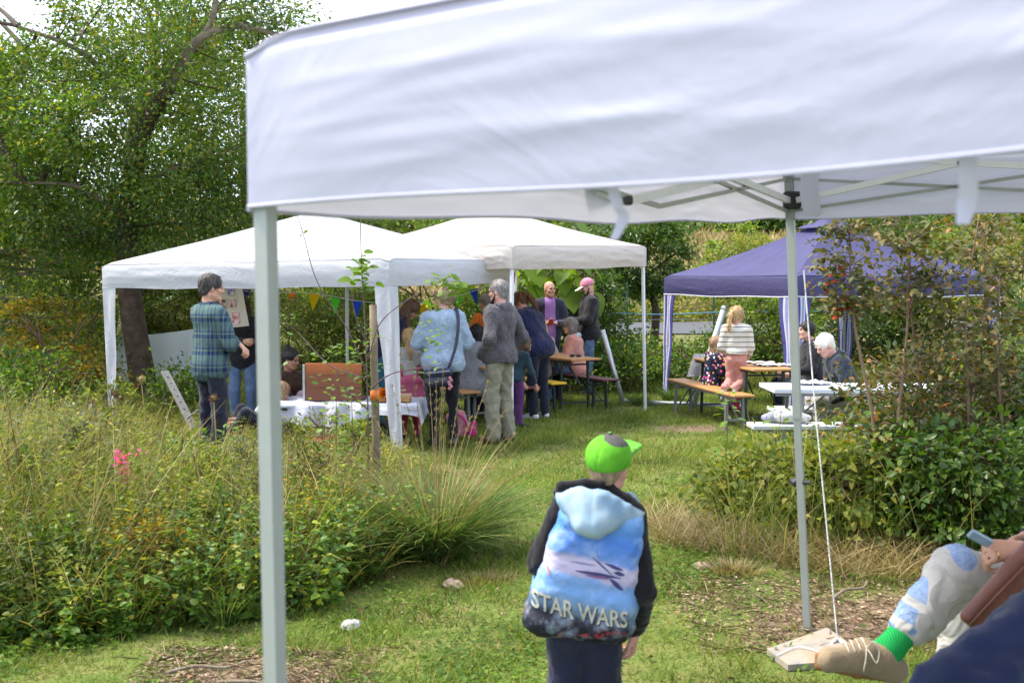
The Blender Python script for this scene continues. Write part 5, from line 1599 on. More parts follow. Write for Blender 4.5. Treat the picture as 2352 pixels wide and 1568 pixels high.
def autumn_sapling(label, px, d, top, lean, n, spread, seed, curve=.0, red=0, lo=.30):
    r = random.Random(seed)
    b = Vector((gx(px, d), d, 0))
    root = thing('young_sapling', label, 'sapling', b, 0, SG)
    t = at(px + lean, top, d) - b
    c = bez([(0, 0, 0), t * .35 + Vector((curve, 0, 0)), t * .7 + Vector((-curve * .5, 0, 0)), t], 12)
    mb = MB().tube(c, np.linspace(.016, .005, len(c)), 7)
    m = len(c)
    spots = []
    for i in range(34):
        f = lo + (1 - lo) * r.random(); p = c[int(f * (m - 1))]
        az = r.uniform(0, 6.28); q = p + Vector((math.cos(az), math.sin(az) * .7, r.uniform(.1, .7))) * r.uniform(.10, spread * 1.35)
        mb.tube([p, (p + q) / 2 + Vector((0, 0, .015)), q], [.005, .004, .002], 4, False)
        spots += [p.lerp(q, .5), q, q, p.lerp(q, .8)]
    mb.build('stem', plain('sapling_bark_' + 'brown', (.20, .135, .09), .8, .2) if '_sb' not in globals() else _sb, root, True)
    for i in range(n):
        s = r.choice(spots)
        q = s + Vector((r.gauss(0, .035), r.gauss(0, .03), r.gauss(0, .04)))
        az = r.uniform(0, 6.28)
        put_leaf(oval_m, root, q, (math.cos(az), math.sin(az), r.uniform(-1.0, .2)), (r.gauss(0, .5), r.gauss(0, .5) - .2, 1), r.uniform(.045, .085))
    rn = np.random.default_rng(seed)
    C = np.array([list(spots[j]) for j in rn.integers(0, len(spots), n * 3)]) + rn.normal(size=(n * 3, 3)) * .065
    az = rn.uniform(0, 6.28, n * 3)
    V, T = leaf_arrays(C, np.stack([np.cos(az), np.sin(az), rn.uniform(-1, .2, n * 3)], 1), rn.normal(size=(n * 3, 3)) * .5 + np.array([0, -.2, 1]), rn.uniform(.03, .065, n * 3), rn.uniform(.018, .038, n * 3), True)
    fo = np_obj('foliage', V, [T], LM['mixed'], root); fo['kind'] = 'stuff'
    for i in range(red):
        q = c[int((.66 + .2 * r.random()) * (m - 1))] + Vector((r.uniform(-.16, -.01), r.uniform(-.06, .02), 0))
        put_leaf(red_leaf, root, q, (-1, r.uniform(-.4, .2), r.uniform(-.5, .1)), (0, -.4, 1), r.uniform(.05, .08))
_sb = plain('sapling_bark', (.20, .135, .09), .8, .2)
autumn_sapling('brown leaved sapling with a few red leaves, leftmost of the saplings', 2022, 6.7, 500, -72, 180, .17, 1, .05, 16, .68)
autumn_sapling('brown leaved sapling in front of the blue roof, second from the left', 2075, 6.9, 545, 10, 130, .20, 2, -.03, 0, .5)
autumn_sapling('brown leaved sapling rising through the white table, tallest one', 2130, 7.0, 480, -40, 210, .26, 3, .04)
autumn_sapling('brown leaved sapling with a forked pale stem left of the hanging strap', 2190, 6.8, 490, 60, 210, .26, 4, .06)
autumn_sapling('brown leaved sapling beneath the hanging strap', 2250, 7.1, 500, 10, 190, .24, 5, -.04)
autumn_sapling('slender brown leaved sapling nearest the right edge', 2310, 6.7, 640, -15, 120, .18, 6, .02)
leafy_stem('fresh light green shoots in front of the striped jumper girl', 1668, 8.4, 880, 8, 34, .085, oval, group=LS, spread=.08, from_=.15)
leafy_stem('bright green shoots in front of the white bench', 1785, 8.0, 930, 10, 36, .085, oval, group=LS, spread=.10, from_=.15)
leafy_stem('yellow green weed left of the thin upright, by the mown grass', 1700, 7.2, 1030, 30, 34, .055, oval, group=LS, spread=.09, from_=.15)
leafy_stem('thin red stemmed weed right of the guy line', 1965, 6.5, 940, 12, 30, .06, oval_b, group=LS, spread=.07, from_=.3)
# hay at the thicket's foot and fine twigs
x, y = scatter(5200, .95, 2.6, 5.75, 7.2, rb_)
ctr = np.interp(x, [.9, 1.4, 2.0, 2.6, 3.6], [6.9, 6.6, 6.15, 6.0, 5.9])
k = np.abs(y - ctr) < .42; x, y = x[k], y[k]; n = len(x)
V, Q, T = blade_arrays(np.stack([x, y, ground_z(x, y)], 1), rb_.uniform(.08, .30, n), rb_.uniform(.2, 1.5, n), rb_.uniform(.2, 1.0, n), rb_.uniform(.004, .008, n), rb_, 3)
tag(np_obj('dry_hay', V, [Q, T], LM['straw']), kind='stuff')
x, y = scatter(5000, 1.0, 4.8, 6.0, 9.0, rb_)
k = (x > np.interp(y, [6, 7, 8, 9], [1.2, 1.55, 1.95, 2.3])); x, y = x[k], y[k]; n = len(x)
V, Q, T = blade_arrays(np.stack([x, y, ground_z(x, y)], 1), rb_.uniform(.2, .9, n), rb_.uniform(.0, .5, n), rb_.uniform(.1, .7, n), rb_.uniform(.004, .009, n), rb_, 3)
tag(np_obj('thicket_grass', V, [Q, T], LM['meadow']), kind='stuff')
# bright tufts on the lawn
for i, (px, d, hh, m_, lab) in enumerate([(505, 5.05, .26, 'tussock', 'fresh green grass tuft at the edge of the wood chips'), (1110, 5.75, .06, 'straw', 'small yellow grass tuft by the flat stone'), (1690, 5.9, .09, 'straw', 'low yellow grass tuft by the dead leaf'),
                                         (1545, 15.2, .28, 'tussock', 'bright grass clump under the grey tube on the ground'), (1470, 14.6, .22, 'tussock', 'bright grass clump beside the leaning tube foot')]):
    b = Vector((gx(px, d), d, float(ground_z(gx(px, d), d))))
    root = thing('grass_tuft', lab, 'grass tuft', b, 0, 'grass tufts on the lawn')
    n = 420; az = rt.uniform(0, 6.28, n); rad = rt.uniform(0, .12, n)
    V, Q, T = blade_arrays(np.stack([np.cos(az) * rad * (1.6 if hh < .12 else 1), np.sin(az) * rad, np.zeros(n)], 1), rt.uniform(.5, 1.1, n) * hh, rt.uniform(.1, .7, n), rt.uniform(.1, .7, n), rt.uniform(.004, .009, n), rt, 3, az)
    o = np_obj('blades', V, [Q, T], LM[m_], root); o['kind'] = 'stuff'
# ---------------------------------------------------------------- people
def hairmat(name, c, var=.45, sc_=55):
    n = NT(name)
    mp = n.n('Mapping'); mp.inputs['Scale'].default_value = (1, 1, .18); n.l(n.coord(), mp.inputs[0])
    nz = n.noise(sc_, 4, .65, mp.outputs[0], .3)
    col = n.ramp(nz.outputs[0], [(.3, shade(c, 1 - var)), (.7, shade(c, 1 + var))])
    b = n.bsdf(col, .5, .35)
    n.bump(b, nz.outputs[0], .006, .8)
    return n.done(b.outputs[0])
HB = {'dark': hairmat('dark_brown_hair', (.035, .022, .016)), 'black': hairmat('black_hair', (.012, .010, .010)), 'brown': hairmat('brown_hair', (.10, .055, .030)), 'auburn': hairmat('auburn_hair', (.13, .055, .028)),
      'blond': hairmat('blond_hair', (.46, .31, .14)), 'fair': hairmat('fair_curly_hair', (.52, .37, .17)), 'lightbrown': hairmat('light_brown_hair', (.26, .165, .09)), 'grey': hairmat('grey_hair', (.22, .20, .185)), 'saltpepper': hairmat('salt_and_pepper_hair', (.040, .032, .026), .6),
      'white': hairmat('white_hair', (.72, .68, .60), .2), 'sandy': hairmat('sandy_curly_hair', (.32, .23, .14)), 'beard': hairmat('dark_beard', (.030, .018, .012))}
def plaid_mat():
    n = NT('blue_green_checked_flannel')
    x, y, z = n.sep(n.coord())
    u = n.math('ADD', n.math('MULTIPLY', x, .8), n.math('MULTIPLY', y, .8))
    def bands(v, per, off):
        return n.math('FRACT', n.math('ADD', n.math('MULTIPLY', v, 1 / per), off))
    a = n.ramp(bands(u, .150, .1), [(0, (0.094, 0.158, 0.137)), (.30, (0.016, 0.032, 0.122)), (.48, (0.144, 0.209, 0.144)), (.56, (0.022, 0.043, 0.101)), (.72, (0.086, 0.144, 0.158)), (.9, (0.022, 0.040, 0.130))], 'CONSTANT')
    c = n.ramp(bands(z, .155, .25), [(0, (0.108, 0.173, 0.144)), (.28, (0.018, 0.036, 0.086)), (.52, (0.151, 0.209, 0.137)), (.60, (0.043, 0.072, 0.122)), (.75, (0.101, 0.158, 0.144))], 'CONSTANT')
    col = n.mix(.5, a, c)
    nz = n.noise(40, 3, .6)
    col = n.mix(.35, col, n.mix(1, col, nz.outputs[0], 'MULTIPLY'))
    b = n.bsdf(col, .9, .1)
    n.bump(b, n.noise(240, 2).outputs[0], .0015, .5)
    return n.done(b.outputs[0])
def stripe_mat():
    n = NT('cream_jumper_with_dark_stripes')
    x, y, z = n.sep(n.coord())
    f = n.math('FRACT', n.math('MULTIPLY', n.math('ADD', z, n.math('MULTIPLY', n.noise(6).outputs[0], .012)), 1 / .062))
    col = n.ramp(f, [(0, (.055, .06, .085)), (.17, (.56, .53, .46))], 'CONSTANT')
    b = n.bsdf(col, .95, .1, sheen=.2)
    n.bump(b, n.noise(200, 2).outputs[0], .002, .5)
    return n.done(b.outputs[0])
def spot_mat():
    n = NT('navy_jacket_with_coloured_spots')
    v = n.n('TexVoronoi'); v.inputs['Scale'].default_value = 21; n.l(n.coord(), v.inputs['Vector'])
    m = n.ramp(v.outputs['Distance'], [(.30, (1, 1, 1)), (.34, (0, 0, 0))], 'CONSTANT')
    sel = n.sep(v.outputs['Color'])
    hue = n.ramp(sel[0], [(0, (.62, .08, .22)), (.3, (.62, .62, .62)), (.5, (.10, .30, .55)), (.65, (.70, .28, .35)), (.85, (.55, .42, .12))], 'CONSTANT')
    col = n.mix(m, (.012, .014, .034), hue)
    return n.done(n.bsdf(col, .8, .2).outputs[0])
def open_cardigan_mat():
    n = NT('navy_cardigan_over_lilac_shirt')
    x, y, z = n.sep(n.coord())
    ax = n.math('ABSOLUTE', x)
    m = n.math('MULTIPLY', n.math('LESS_THAN', n.math('ADD', ax, n.math('MULTIPLY', n.noise(5).outputs[0], .03)), .098), n.math('GREATER_THAN', y, .015))
    col = n.mix(m, (.030, .030, .050), (.27, .145, .36))
    return n.done(n.bsdf(col, .9, .1, sheen=.15).outputs[0])
def speckle_mat():
    n = NT('grey_speckled_wool_coat')
    nz = n.noise(90, 4, .8)
    x, y, z = n.sep(n.coord())
    col = n.ramp(nz.outputs[0], [(.35, (.09, .095, .105)), (.65, (.30, .31, .33))])
    b = n.bsdf(col, .95, .1, sheen=.3); n.bump(b, nz.outputs[0], .004, .7)
    return n.done(b.outputs[0])
C_ = cloth
denim_l = C_('pale_denim_shirt', (.26, .34, .43), var=.14, scale=12)
black_t = C_('black_trousers', (.010, .010, .013), var=.3)
black_top = C_('black_jumper', (.016, .016, .020), var=.3)
jeans = C_('blue_jeans', (.10, .16, .27), var=.3, scale=8)
darkj = C_('dark_jeans', (.016, .019, .032), var=.3)
khaki = C_('khaki_trousers', (.215, .205, .145), var=.14, scale=7)
hood_grey = C_('charcoal_marl_hoodie', (.082, .076, .082), var=.22, scale=16)
navy_h = C_('navy_fleece_hoodie', (.014, .018, .055), var=.25)
pinkj = C_('salmon_pink_jumper', (.56, .265, .215), var=.12, scale=14)
scarf = C_('pale_grey_scarf', (.42, .47, .50), var=.15)
shoe_b = plain('black_shoe_leather', (.018, .017, .018), .55, .4)
shoe_br = plain('brown_shoe_leather', (.075, .045, .03), .6, .3)
shoe_w = plain('white_trainer', (.55, .55, .54), .6, .3)
FOLD = dict(elR=(.255, .07, 1.135), wrR=(-.04, .235, 1.165), elL=(-.255, .07, 1.135), wrL=(.10, .205, 1.115))

# man in the plaid shirt
r1, J1 = person('person in a blue and green checked shirt standing with folded arms', gx(482, 9.4), 9.4, -46, 1.83, wide=1.14, deep=1.12, over=dict(FOLD, wrL=(.19, .19, 1.12)),
       hrot=(-.30, -.12, 0), hair='short', haircol=HB['saltpepper'], top=plaid_mat(), bottom=darkj, shoes=shoe_b, hem=.80, topwr=.009, vox=.014, ease=.020, seed=1, hands=((np.array([.7, .1, -.35]), (0, -.3, -1), .5), (None,)))
# person behind the hanging poster
person('person in a black jumper and jeans with folded arms, head behind the hanging poster', gx(556, 12.2), 12.2, 188, 1.62, over=FOLD, hair='long', haircol=HB['dark'], top=black_top, bottom=jeans, shoes=shoe_b, hem=.80, female=True, vox=.020, ease=.022, seed=2)
person('person in a white shirt sitting on the ground and writing, behind the near upright', gx(628, 11.0), 11.0, 112, 1.6, base=GROUND, lean=.04, over=dict(elL=(-.22, .14, 1.14), wrL=(-.12, .42, 1.10), elR=(.22, .16, 1.15), wrR=(.08, .44, 1.12)), hrot=(0, -.45, 0),
       hair='long', haircol=HB['lightbrown'], top=C_('white_cotton_shirt', (.70, .70, .71), var=.05), sleeves='short', bottom=darkj, shoes=shoe_b, vox=.020, seed=3, female=True)
person('person with long fair hair and a lilac t-shirt sitting right of the near upright', gx(616, 10.75), 10.75, -62, 1.5, z=-.10, base=GROUND, lean=.2, over=dict(elR=(.23, .10, 1.14), wrR=(.12, .36, 1.02), elL=(-.22, .1, 1.14), wrL=(-.1, .36, 1.02)), hrot=(0, -.4, 0),
       hair='long', haircol=HB['lightbrown'], top=C_('lilac_cotton', (.52, .43, .55), var=.08), sleeves='short', bottom=darkj, shoes=shoe_b, vox=.018, seed=4, female=True)
person('smiling person with a dark hair bun and a brown top behind the orange case', gx(658, 11.5), 11.5, -140, 1.68, z=.12, base=GROUND, lean=.12, over=dict(elR=(.23, .12, 1.14), wrR=(.02, .34, 1.13), elL=(-.22, .12, 1.14), wrL=(-.02, .36, 1.08)), hrot=(.55, -.28, 0),
       hair='bun', strands=False, haircol=HB['black'], top=C_('dark_brown_top', (.050, .026, .016)), bottom=darkj, shoes=shoe_b, vox=.017, seed=5, female=True, skin=M['skin_tan'])
person('child with tousled light brown hair hidden to the forehead by the orange case', gx(718, 11.35), 11.35, 172, 1.42, base=GROUND, lean=.1, over=dict(elR=(.2, .12, 1.18), wrR=(.06, .24, 1.32), elL=(-.2, .12, 1.15), wrL=(-.1, .3, 1.1)), hrot=(.0, -.35, 0), hs=1.12,
       hair='bob', haircol=HB['lightbrown'], top=C_('lilac_pink_top', (.45, .30, .36)), bottom=darkj, shoes=shoe_b, vox=.018, seed=6)
person('dark haired child crouching behind the orange case under the blue pennant', gx(785, 12.1), 12.1, 150, 1.45, base=GROUND, lean=.1, hrot=(0, -.3, 0), hs=1.1, hair='short', haircol=HB['brown'], top=C_('dark_olive_top', (.045, .05, .03)), bottom=darkj, shoes=shoe_b, vox=.02, seed=7)
# leaning woman in navy
person('person with long brown hair in a navy top bending forward', gx(868, 12.3), 12.3, -78, 1.70, lean=.62, over=dict(elR=(.2, .12, 1.14), wrR=(.14, .30, .95), elL=(-.2, .12, 1.14), wrL=(-.14, .30, .95)), hrot=(-.1, -.75, 0),
       hair='long', haircol=HB['brown'], top=C_('navy_jumper', (.016, .019, .050)), bottom=C_('teal_skirt_cloth', (.03, .12, .17)), shoes=shoe_b, vox=.018, seed=8, female=True)
# child with pink bag
rk, Jk = person('child with fair hair, grey t-shirt and a pink patterned bag, seen from behind', gx(940, 11.3), 11.3, 8, 1.22, over=dict(elL=(-.24, .0, 1.16), wrL=(-.16, .22, 1.1), elR=(.24, 0, 1.16), wrR=(.16, .22, 1.1)), hs=1.22,
       hair='ponytail', haircol=HB['blond'], top=C_('light_grey_cotton', (.37, .36, .335), var=.1), sleeves='short', bottom=C_('crimson_leggings', (.34, .035, .075)), shoes=shoe_b, hem=.86, vox=.016, seed=9)
def bag_mat():
    n = NT('pink_patterned_bag')
    v = n.n('TexVoronoi'); v.inputs['Scale'].default_value = 24; n.l(n.coord(), v.inputs['Vector'])
    m = n.ramp(v.outputs['Distance'], [(.18, (.42, .16, .20)), (.26, (.36, .075, .135))])
    return n.done(n.bsdf(m, .8, .2).outputs[0])
S = SDF(.03); S.ell((0, -.13, .60), (.155, .085, .145)); S.ell((0, -.155, .67), (.15, .07, .06), k=.01); S.cap((-.1, -.13, .5), (.1, -.13, .5), .075)
V, F = S.mesh(.011)
np_obj('backpack', wrinkle(V, F, .006, 35, 3), [F], bag_mat(), rk)
MB().tube(bez([(-.09, -.10, .72), (-.10, -.02, .85), (-.09, .08, .82), (-.1, .06, .62)], 6), .014, 6).tube(bez([(.09, -.10, .72), (.10, -.02, .85), (.09, .08, .82), (.1, .06, .62)], 6), .014, 6).build('strap', C_('crimson_leggings', ()), rk, True)
# woman in the denim shirt
r9, J9 = person('person in a pale denim shirt and black trousers, curly hair pinned up', gx(1018, 10.7), 10.7, 14, 1.72, over=dict(elL=(-.285, .02, 1.14), wrL=(-.16, .25, 1.06), elR=(.275, .0, 1.13), wrR=(.17, .24, 1.04)), wide=1.30, deep=1.25, hrot=(.45, -.1, 0),
       hair='curlyup', haircol=HB['sandy'], top=denim_l, bottom=black_t, shoes=shoe_b, hem=.83, vox=.014, ease=.026, topwr=.009, seed=10, female=True, shortleg=.92, legease=.012, skin=M['skin_pink'])
# collar and bag
hb = thing('handbag', 'navy shoulder bag on a long strap at the hip of the denim shirt wearer', 'bag', (0, 0, 0))
def on9(p): return r9.matrix_basis @ Vector(p)
navy_l = plain('navy_leather', (.018, .020, .042), .5, .4)
pts = [on9(p) for p in ((.115, .04, 1.485), (.125, -.08, 1.49), (.13, -.175, 1.36), (.10, -.205, 1.12), (.04, -.215, .93), (.0, -.20, .84))]
c = bez(pts, 8); V = []
for p in c:
    for o in (-.018, 0, .018): V.append(p + Vector((o, -.004 if o == 0 else 0, o * .3)))
np_obj('strap', np.array([list(v) for v in V]), [quadgrid(len(c) - 1, 2)], navy_l, hb)
S = SDF(.02); q = on9((-.085, -.20, .77))
S.cap(q + Vector((-.11, 0, .04)), q + Vector((.11, 0, .06)), .05); S.cap(q + Vector((-.10, 0, -.05)), q + Vector((.10, 0, -.04)), .055)
V, F = S.mesh(.011); np_obj('bag_body', wrinkle(V, F, .005, 30, 5), [F], navy_l, hb)
MB().tube([q + Vector((-.13, -.055, .05)), q + Vector((.12, -.055, .075))], .005, 5).build('zip', M['galv'], hb)
mb = MB()
for i in range(6): mb.ball(q + Vector((.12 + .012 * math.sin(i * 2), -.05, -.0 - .022 * i)), .018, 7, 5)
mb.build('pompom_charm', C_('dusty_pink_yarn', (.50, .20, .24)), hb, True)
# seated in grey speckled coat
person('person with black hair in a grey speckled coat sitting on a bench', gx(1090, 12.65), 12.65, -12, 1.68, base=SIT, lean=.15, over=dict(elR=(.27, .1, 1.16), wrR=(.15, .35, 1.05), elL=(-.27, .1, 1.16), wrL=(-.15, .35, 1.05)), wide=1.2, deep=1.3, z=-.02,
       hair='bob', haircol=HB['black'], top=speckle_mat(), bottom=darkj, shoes=shoe_br, hem=.80, vox=.018, ease=.035, seed=11, female=True)
person('person in a bright orange top standing partly behind the man in the grey hoodie', gx(1117, 13.5), 13.5, 35, 1.63, over=dict(elR=(.25, .06, 1.14), wrR=(.12, .3, 1.1), elL=(-.25, .06, 1.14), wrL=(-.12, .3, 1.1)), hair='short', haircol=HB['grey'],
       top=C_('orange_tshirt', (.62, .155, .02), var=.12), bottom=darkj, shoes=shoe_b, vox=.018, seed=12, hood=C_('black_jumper', ()), hrot=(.2, -.2, 0))
# man in the grey hoodie
r12, J12 = person('bearded person with glasses in a charcoal hoodie and khaki trousers, hands in pockets', gx(1148, 11.05), 11.05, 52, 1.80, over=dict(elR=(.285, -.09, 1.15), wrR=(.20, .10, .95), elL=(-.285, -.09, 1.15), wrL=(-.20, .10, .95), anL=(-.13, -.02, .085), anR=(.12, -.03, .085)), wide=1.10, deep=1.12, hrot=(.28, -.12, 0),
       hair='crop', haircol=HB['grey'], beard=HB['beard'], top=hood_grey, bottom=khaki, shoes=shoe_br, hem=.87, hood=True, vox=.014, ease=.028, legease=.030, topwr=.010, seed=13, hands=(None, None), skin=M['skin_pink'])
def glasses(root, J, k, hrot):
    c = J['head']; HR = rot('Z', hrot[0]) @ rot('X', hrot[1])
    hp = lambda x, y, z: c + HR @ (np.array([x, y, z]) * k)
    mb = MB()
    for sx in (-1, 1):
        ring = [hp(sx * .033 + .024 * math.cos(t), .099 - .004 * abs(math.cos(t)), .004 + .019 * math.sin(t)) for t in np.linspace(0, 2 * np.pi, 13)]
        mb.tube(ring, .0022 * k, 5, False)
        mb.tube([hp(sx * .057, .093, .008), hp(sx * .080, .03, .006), hp(sx * .082, -.02, .002)], .0022 * k, 5)
    mb.tube([hp(-.010, .102, .006), hp(.010, .102, .006)], .0022 * k, 5)
    mb.build('glasses', M['black_plastic'], root)
glasses(r12, J12, 1.03, (.28, -.12))
# navy hoodie, leaning over the table
person('person with an auburn ponytail in a navy hoodie leaning forward', gx(1237, 13.0), 13.0, 48, 1.72, lean=.46, over=dict(elR=(.27, .1, 1.14), wrR=(.18, .3, 1.0), elL=(-.27, .1, 1.14), wrL=(-.2, .32, 1.0)), wide=1.28, deep=1.3, hrot=(.25, -.7, 0),
       hair='ponytail', haircol=HB['auburn'], top=navy_h, bottom=darkj, shoes=shoe_w, hem=.80, vox=.016, ease=.032, topwr=.010, seed=14, female=True, hood=True, skin=M['skin_pink'])
person('child in purple leggings and a teal jumper leaning on the dark red bench', gx(1186, 12.35), 12.35, -55, 1.12, over=dict(elR=(.22, .16, 1.12), wrR=(.20, .36, .90), elL=(-.22, .1, 1.14), wrL=(-.16, .3, .92)), lean=.28, hs=1.24, hair='bob', haircol=HB['brown'],
       top=C_('dark_teal_jumper', (.022, .045, .06)), bottom=C_('purple_leggings', (.10, .030, .13)), shoes=shoe_b, vox=.017, seed=15)
person('person with long fair curly hair and a beige top seated at the beer table', gx(1240, 14.6), 14.6, -20, 1.66, base=SIT, hair='curly', haircol=HB['fair'], top=C_('beige_top', (.42, .36, .27)), bottom=darkj, shoes=shoe_b, vox=.018, seed=16, female=True, over=dict(elR=(.24, .1, 1.16), wrR=(.15, .35, 1.1), elL=(-.24, .1, 1.16), wrL=(-.15, .35, 1.1)))
# bald man
HOLD = dict(elR=(.24, .03, 1.13), wrR=(.10, .30, 1.13), elL=(-.24, .03, 1.13), wrL=(-.08, .30, 1.12))
r16, J16 = person('bald person in a lilac t-shirt under an open navy cardigan, facing the camera', gx(1262, 16.0), 16.0, 184, 1.83, over=HOLD, hrot=(.50, -.05, 0), top=open_cardigan_mat(), bottom=darkj, shoes=shoe_b, hem=.80, vox=.015, ease=.024, seed=17, skin=M['skin'], haircol=HB['dark'],
       hands=((np.array([.6, .5, .1]), (.2, .2, 1), .5), (np.array([-.6, .5, .1]), (.2, .2, 1), .5)))
ph = thing('phone', 'small red phone held by the bald person in lilac', 'phone', r16.matrix_basis @ Vector((.03, .42, 1.20)))
ph.rotation_euler = (R(50), 0, R(20))
redp = plain('red_phone_case', (.55, .05, .06), .4)
MB().box((0, 0, 0), (.075, .012, .15), None, .005).build('shell', redp, ph); MB().box((0, .0075, 0), (.066, .003, .138), None, .001).build('screen', M['eye'], ph)
# man with the pink cap
hr17 = (.0, -.42, 0)
r17, J17 = person('bearded person in a pink cap, black hooded jacket and jeans looking down', gx(1352, 16.4), 16.4, 100, 1.88, over=dict(elR=(.24, .08, 1.16), wrR=(.07, .36, 1.12), elL=(-.24, .08, 1.14), wrL=(-.07, .36, 1.10)), hrot=hr17, haircol=HB['beard'], beard=HB['beard'],
       top=C_('black_hooded_jacket', (.020, .020, .023)), hood=True, bottom=jeans, shoes=shoe_b, hem=.80, vox=.015, ease=.032, wide=1.08, deep=1.15, seed=18, skin=M['skin_pink'], hands=((np.array([.3, .9, .1]), (1, 0, 0), .2), (np.array([-.3, .9, .15]), (-1, 0, 0), .2)))
pinkcap = C_('pink_cap_cotton', (.62, .22, .30), var=.1); cream = C_('cream_cap_brim', (.62, .58, .47), var=.08)
cap_hat(r17, J17, 1.88 / 1.75, hr17, pinkcap, vox=.009, brimmat=cream, size=1.03)
# woman in the pink jumper
hr18 = (.15, -.1, 0)
r18, J18 = person('person with a grey bob, glasses and a salmon pink jumper seated at the table', gx(1326, 14.9), 14.9, 82, 1.66, base=SIT, lean=.14, over=dict(elR=(.25, .10, 1.16), wrR=(.14, .40, 1.17), elL=(-.25, .1, 1.16), wrL=(-.12, .42, 1.17)), wide=1.12, deep=1.18, hrot=hr18, hair='bob', haircol=HB['grey'],
       top=pinkj, bottom=jeans, shoes=shoe_b, hem=.82, vox=.015, ease=.024, seed=19, female=True, skin=M['skin_pink'])
glasses(r18, J18, .95, hr18)
S = SDF(.02); n_ = J18['neck']
S.chain([n_ + np.array([-.07, -.04, .0]), n_ + np.array([-.07, .05, -.01]), n_ + np.array([0, .09, -.04]), n_ + np.array([.07, .05, -.01]), n_ + np.array([.07, -.04, 0]), n_ + np.array([0, -.07, .01]), n_ + np.array([-.07, -.04, .0])], [.036] * 7)
S.cap(n_ + np.array([-.02, .10, -.06]), n_ + np.array([-.06, .15, -.34]), .035, .03)
V, F = S.mesh(.012); np_obj('scarf', wrinkle(V, F, .007, 45, 2), [F], scarf, r18)
# the two girls
person('child in a navy jacket with coloured spots sitting on the orange bench, long fair hair', 2.62, 13.1, -70, 1.30, base=SIT, z=.08, lean=.12, over=dict(elR=(.23, .06, 1.16), wrR=(.16, .32, 1.15), elL=(-.23, .06, 1.16), wrL=(-.16, .32, 1.15)), hs=1.16, hair='long', haircol=HB['lightbrown'],
       top=spot_mat(), bottom=C_('red_leggings', (.35, .03, .06)), shoes=C_('dark_red_shoe', (.16, .02, .035)), hem=.80, vox=.015, ease=.03, seed=20)
KN = dict(knL=(-.09, .05, .70), knR=(.09, .05, .70), anL=(-.16, -.34, .66), anR=(.0, -.36, .66), toL=(-.20, -.44, .50), toR=(-.02, -.46, .50), hipL=(-.085, 0, 1.08), hipR=(.085, 0, 1.08))
for k_ in UP: KN.setdefault(k_, tuple(np.array(STAND[k_]) + np.array([0, 0, .16])))
KN.update(elR=(.225, .02, 1.29), wrR=(.20, .22, 1.16), elL=(-.225, .0, 1.29), wrL=(-.16, .24, 1.18))
person('child in a cream striped jumper and pink trousers kneeling on the orange bench', gx(1692, 12.45), 12.45, -14, 1.34, over=KN, hs=1.16, hrot=(-.55, -.25, 0), hair='ponytail', haircol=HB['blond'],
       top=stripe_mat(), bottom=C_('dusty_pink_trousers', (.48, .235, .195), var=.12), shoes=C_('grey_knitted_boot', (.30, .29, .29), scale=40, var=.6), hem=1.02, vox=.013, ease=.03, legease=.024, seed=21)
# people at the tables on the right
r21, J21 = person('dark haired person in black sitting behind the table under the blue gazebo', gx(1874, 12.9), 12.9, 92, 1.72, base=SIT, lean=.15, over=dict(elR=(.25, .1, 1.16), wrR=(.15, .35, 1.12), elL=(-.25, .1, 1.16), wrL=(-.15, .35, 1.12)), hair='short', haircol=HB['black'], top=black_top, bottom=darkj, shoes=shoe_b, vox=.017, seed=22, ease=.03, skin=M['skin_pink'])
S = SDF(.03); S.ell((.10, -.19, .93), (.11, .10, .13)); S.ell((.12, -.2, .80), (.10, .09, .1)); V, F = S.mesh(.014)
np_obj('backpack', wrinkle(V, F, .006, 25, 3), [F], C_('pale_grey_backpack', (.40, .42, .42), var=.1), r21)
person('white haired person in a dark jacket bending over papers at the white table', gx(1968, 10.62), 10.62, 93, 1.70, base=SIT, lean=.50, over=dict(elR=(.25, .1, 1.14), wrR=(.12, .33, 1.10), elL=(-.25, .1, 1.14), wrL=(-.12, .33, 1.10)), hrot=(.1, -.55, 0), hair='crop', haircol=HB['white'],
       top=C_('dark_slate_jacket', (.022, .027, .042)), bottom=C_('stone_trousers', (.33, .31, .28)), shoes=shoe_w, hem=.82, vox=.014, ease=.03, seed=23, skin=M['skin_pink'], hood=C_('dark_slate_jacket', ()))
trestle('folding_bench', 'white plastic bench behind the long white table, under the white haired person', 'bench', (2.75, 10.62), (4.3, 10.60), .28, .45, W_white, leg_grey, 'white plastic folding furniture', .04)

# ---------------------------------------------------------------- the boy with the green cap
bx, by = gx(1350, 3.1), 3.1
rb24 = thing('person', 'child in a green cap and blue printed body warmer walking away across the grass', 'person', (bx, by, float(ground_z(bx, by))))
def bl(px, py, dy=0.): return (gx(px, by) - bx, dy, CAM_H - (py - 665) / (2300 / by))
k24 = 1.25 / 1.75
J = {k: np.array(v, float) * k24 for k, v in STAND.items()}
J.update({k: np.array(v, float) for k, v in dict(head=bl(1402, 1075, .02), neck=bl(1388, 1128, -.005), chest=bl(1375, 1230), belly=bl(1352, 1330), pelvis=bl(1342, 1428), shL=bl(1303, 1165), shR=bl(1452, 1190),
    elL=bl(1246, 1296, .02), wrL=bl(1275, 1352, .15), elR=bl(1472, 1345, -.055), wrR=bl(1468, 1470, .05), hipL=bl(1304, 1455), hipR=bl(1390, 1458), knL=bl(1303, 1640, .03), knR=bl(1392, 1640, .05), anL=bl(1300, 1868, -.05), anR=bl(1395, 1868, .02), toL=bl(1296, 1905, .07), toR=bl(1402, 1905, .14)).items()})
J['_A'] = rot('Y', .10)
hr24 = (-.52, .12, .12)
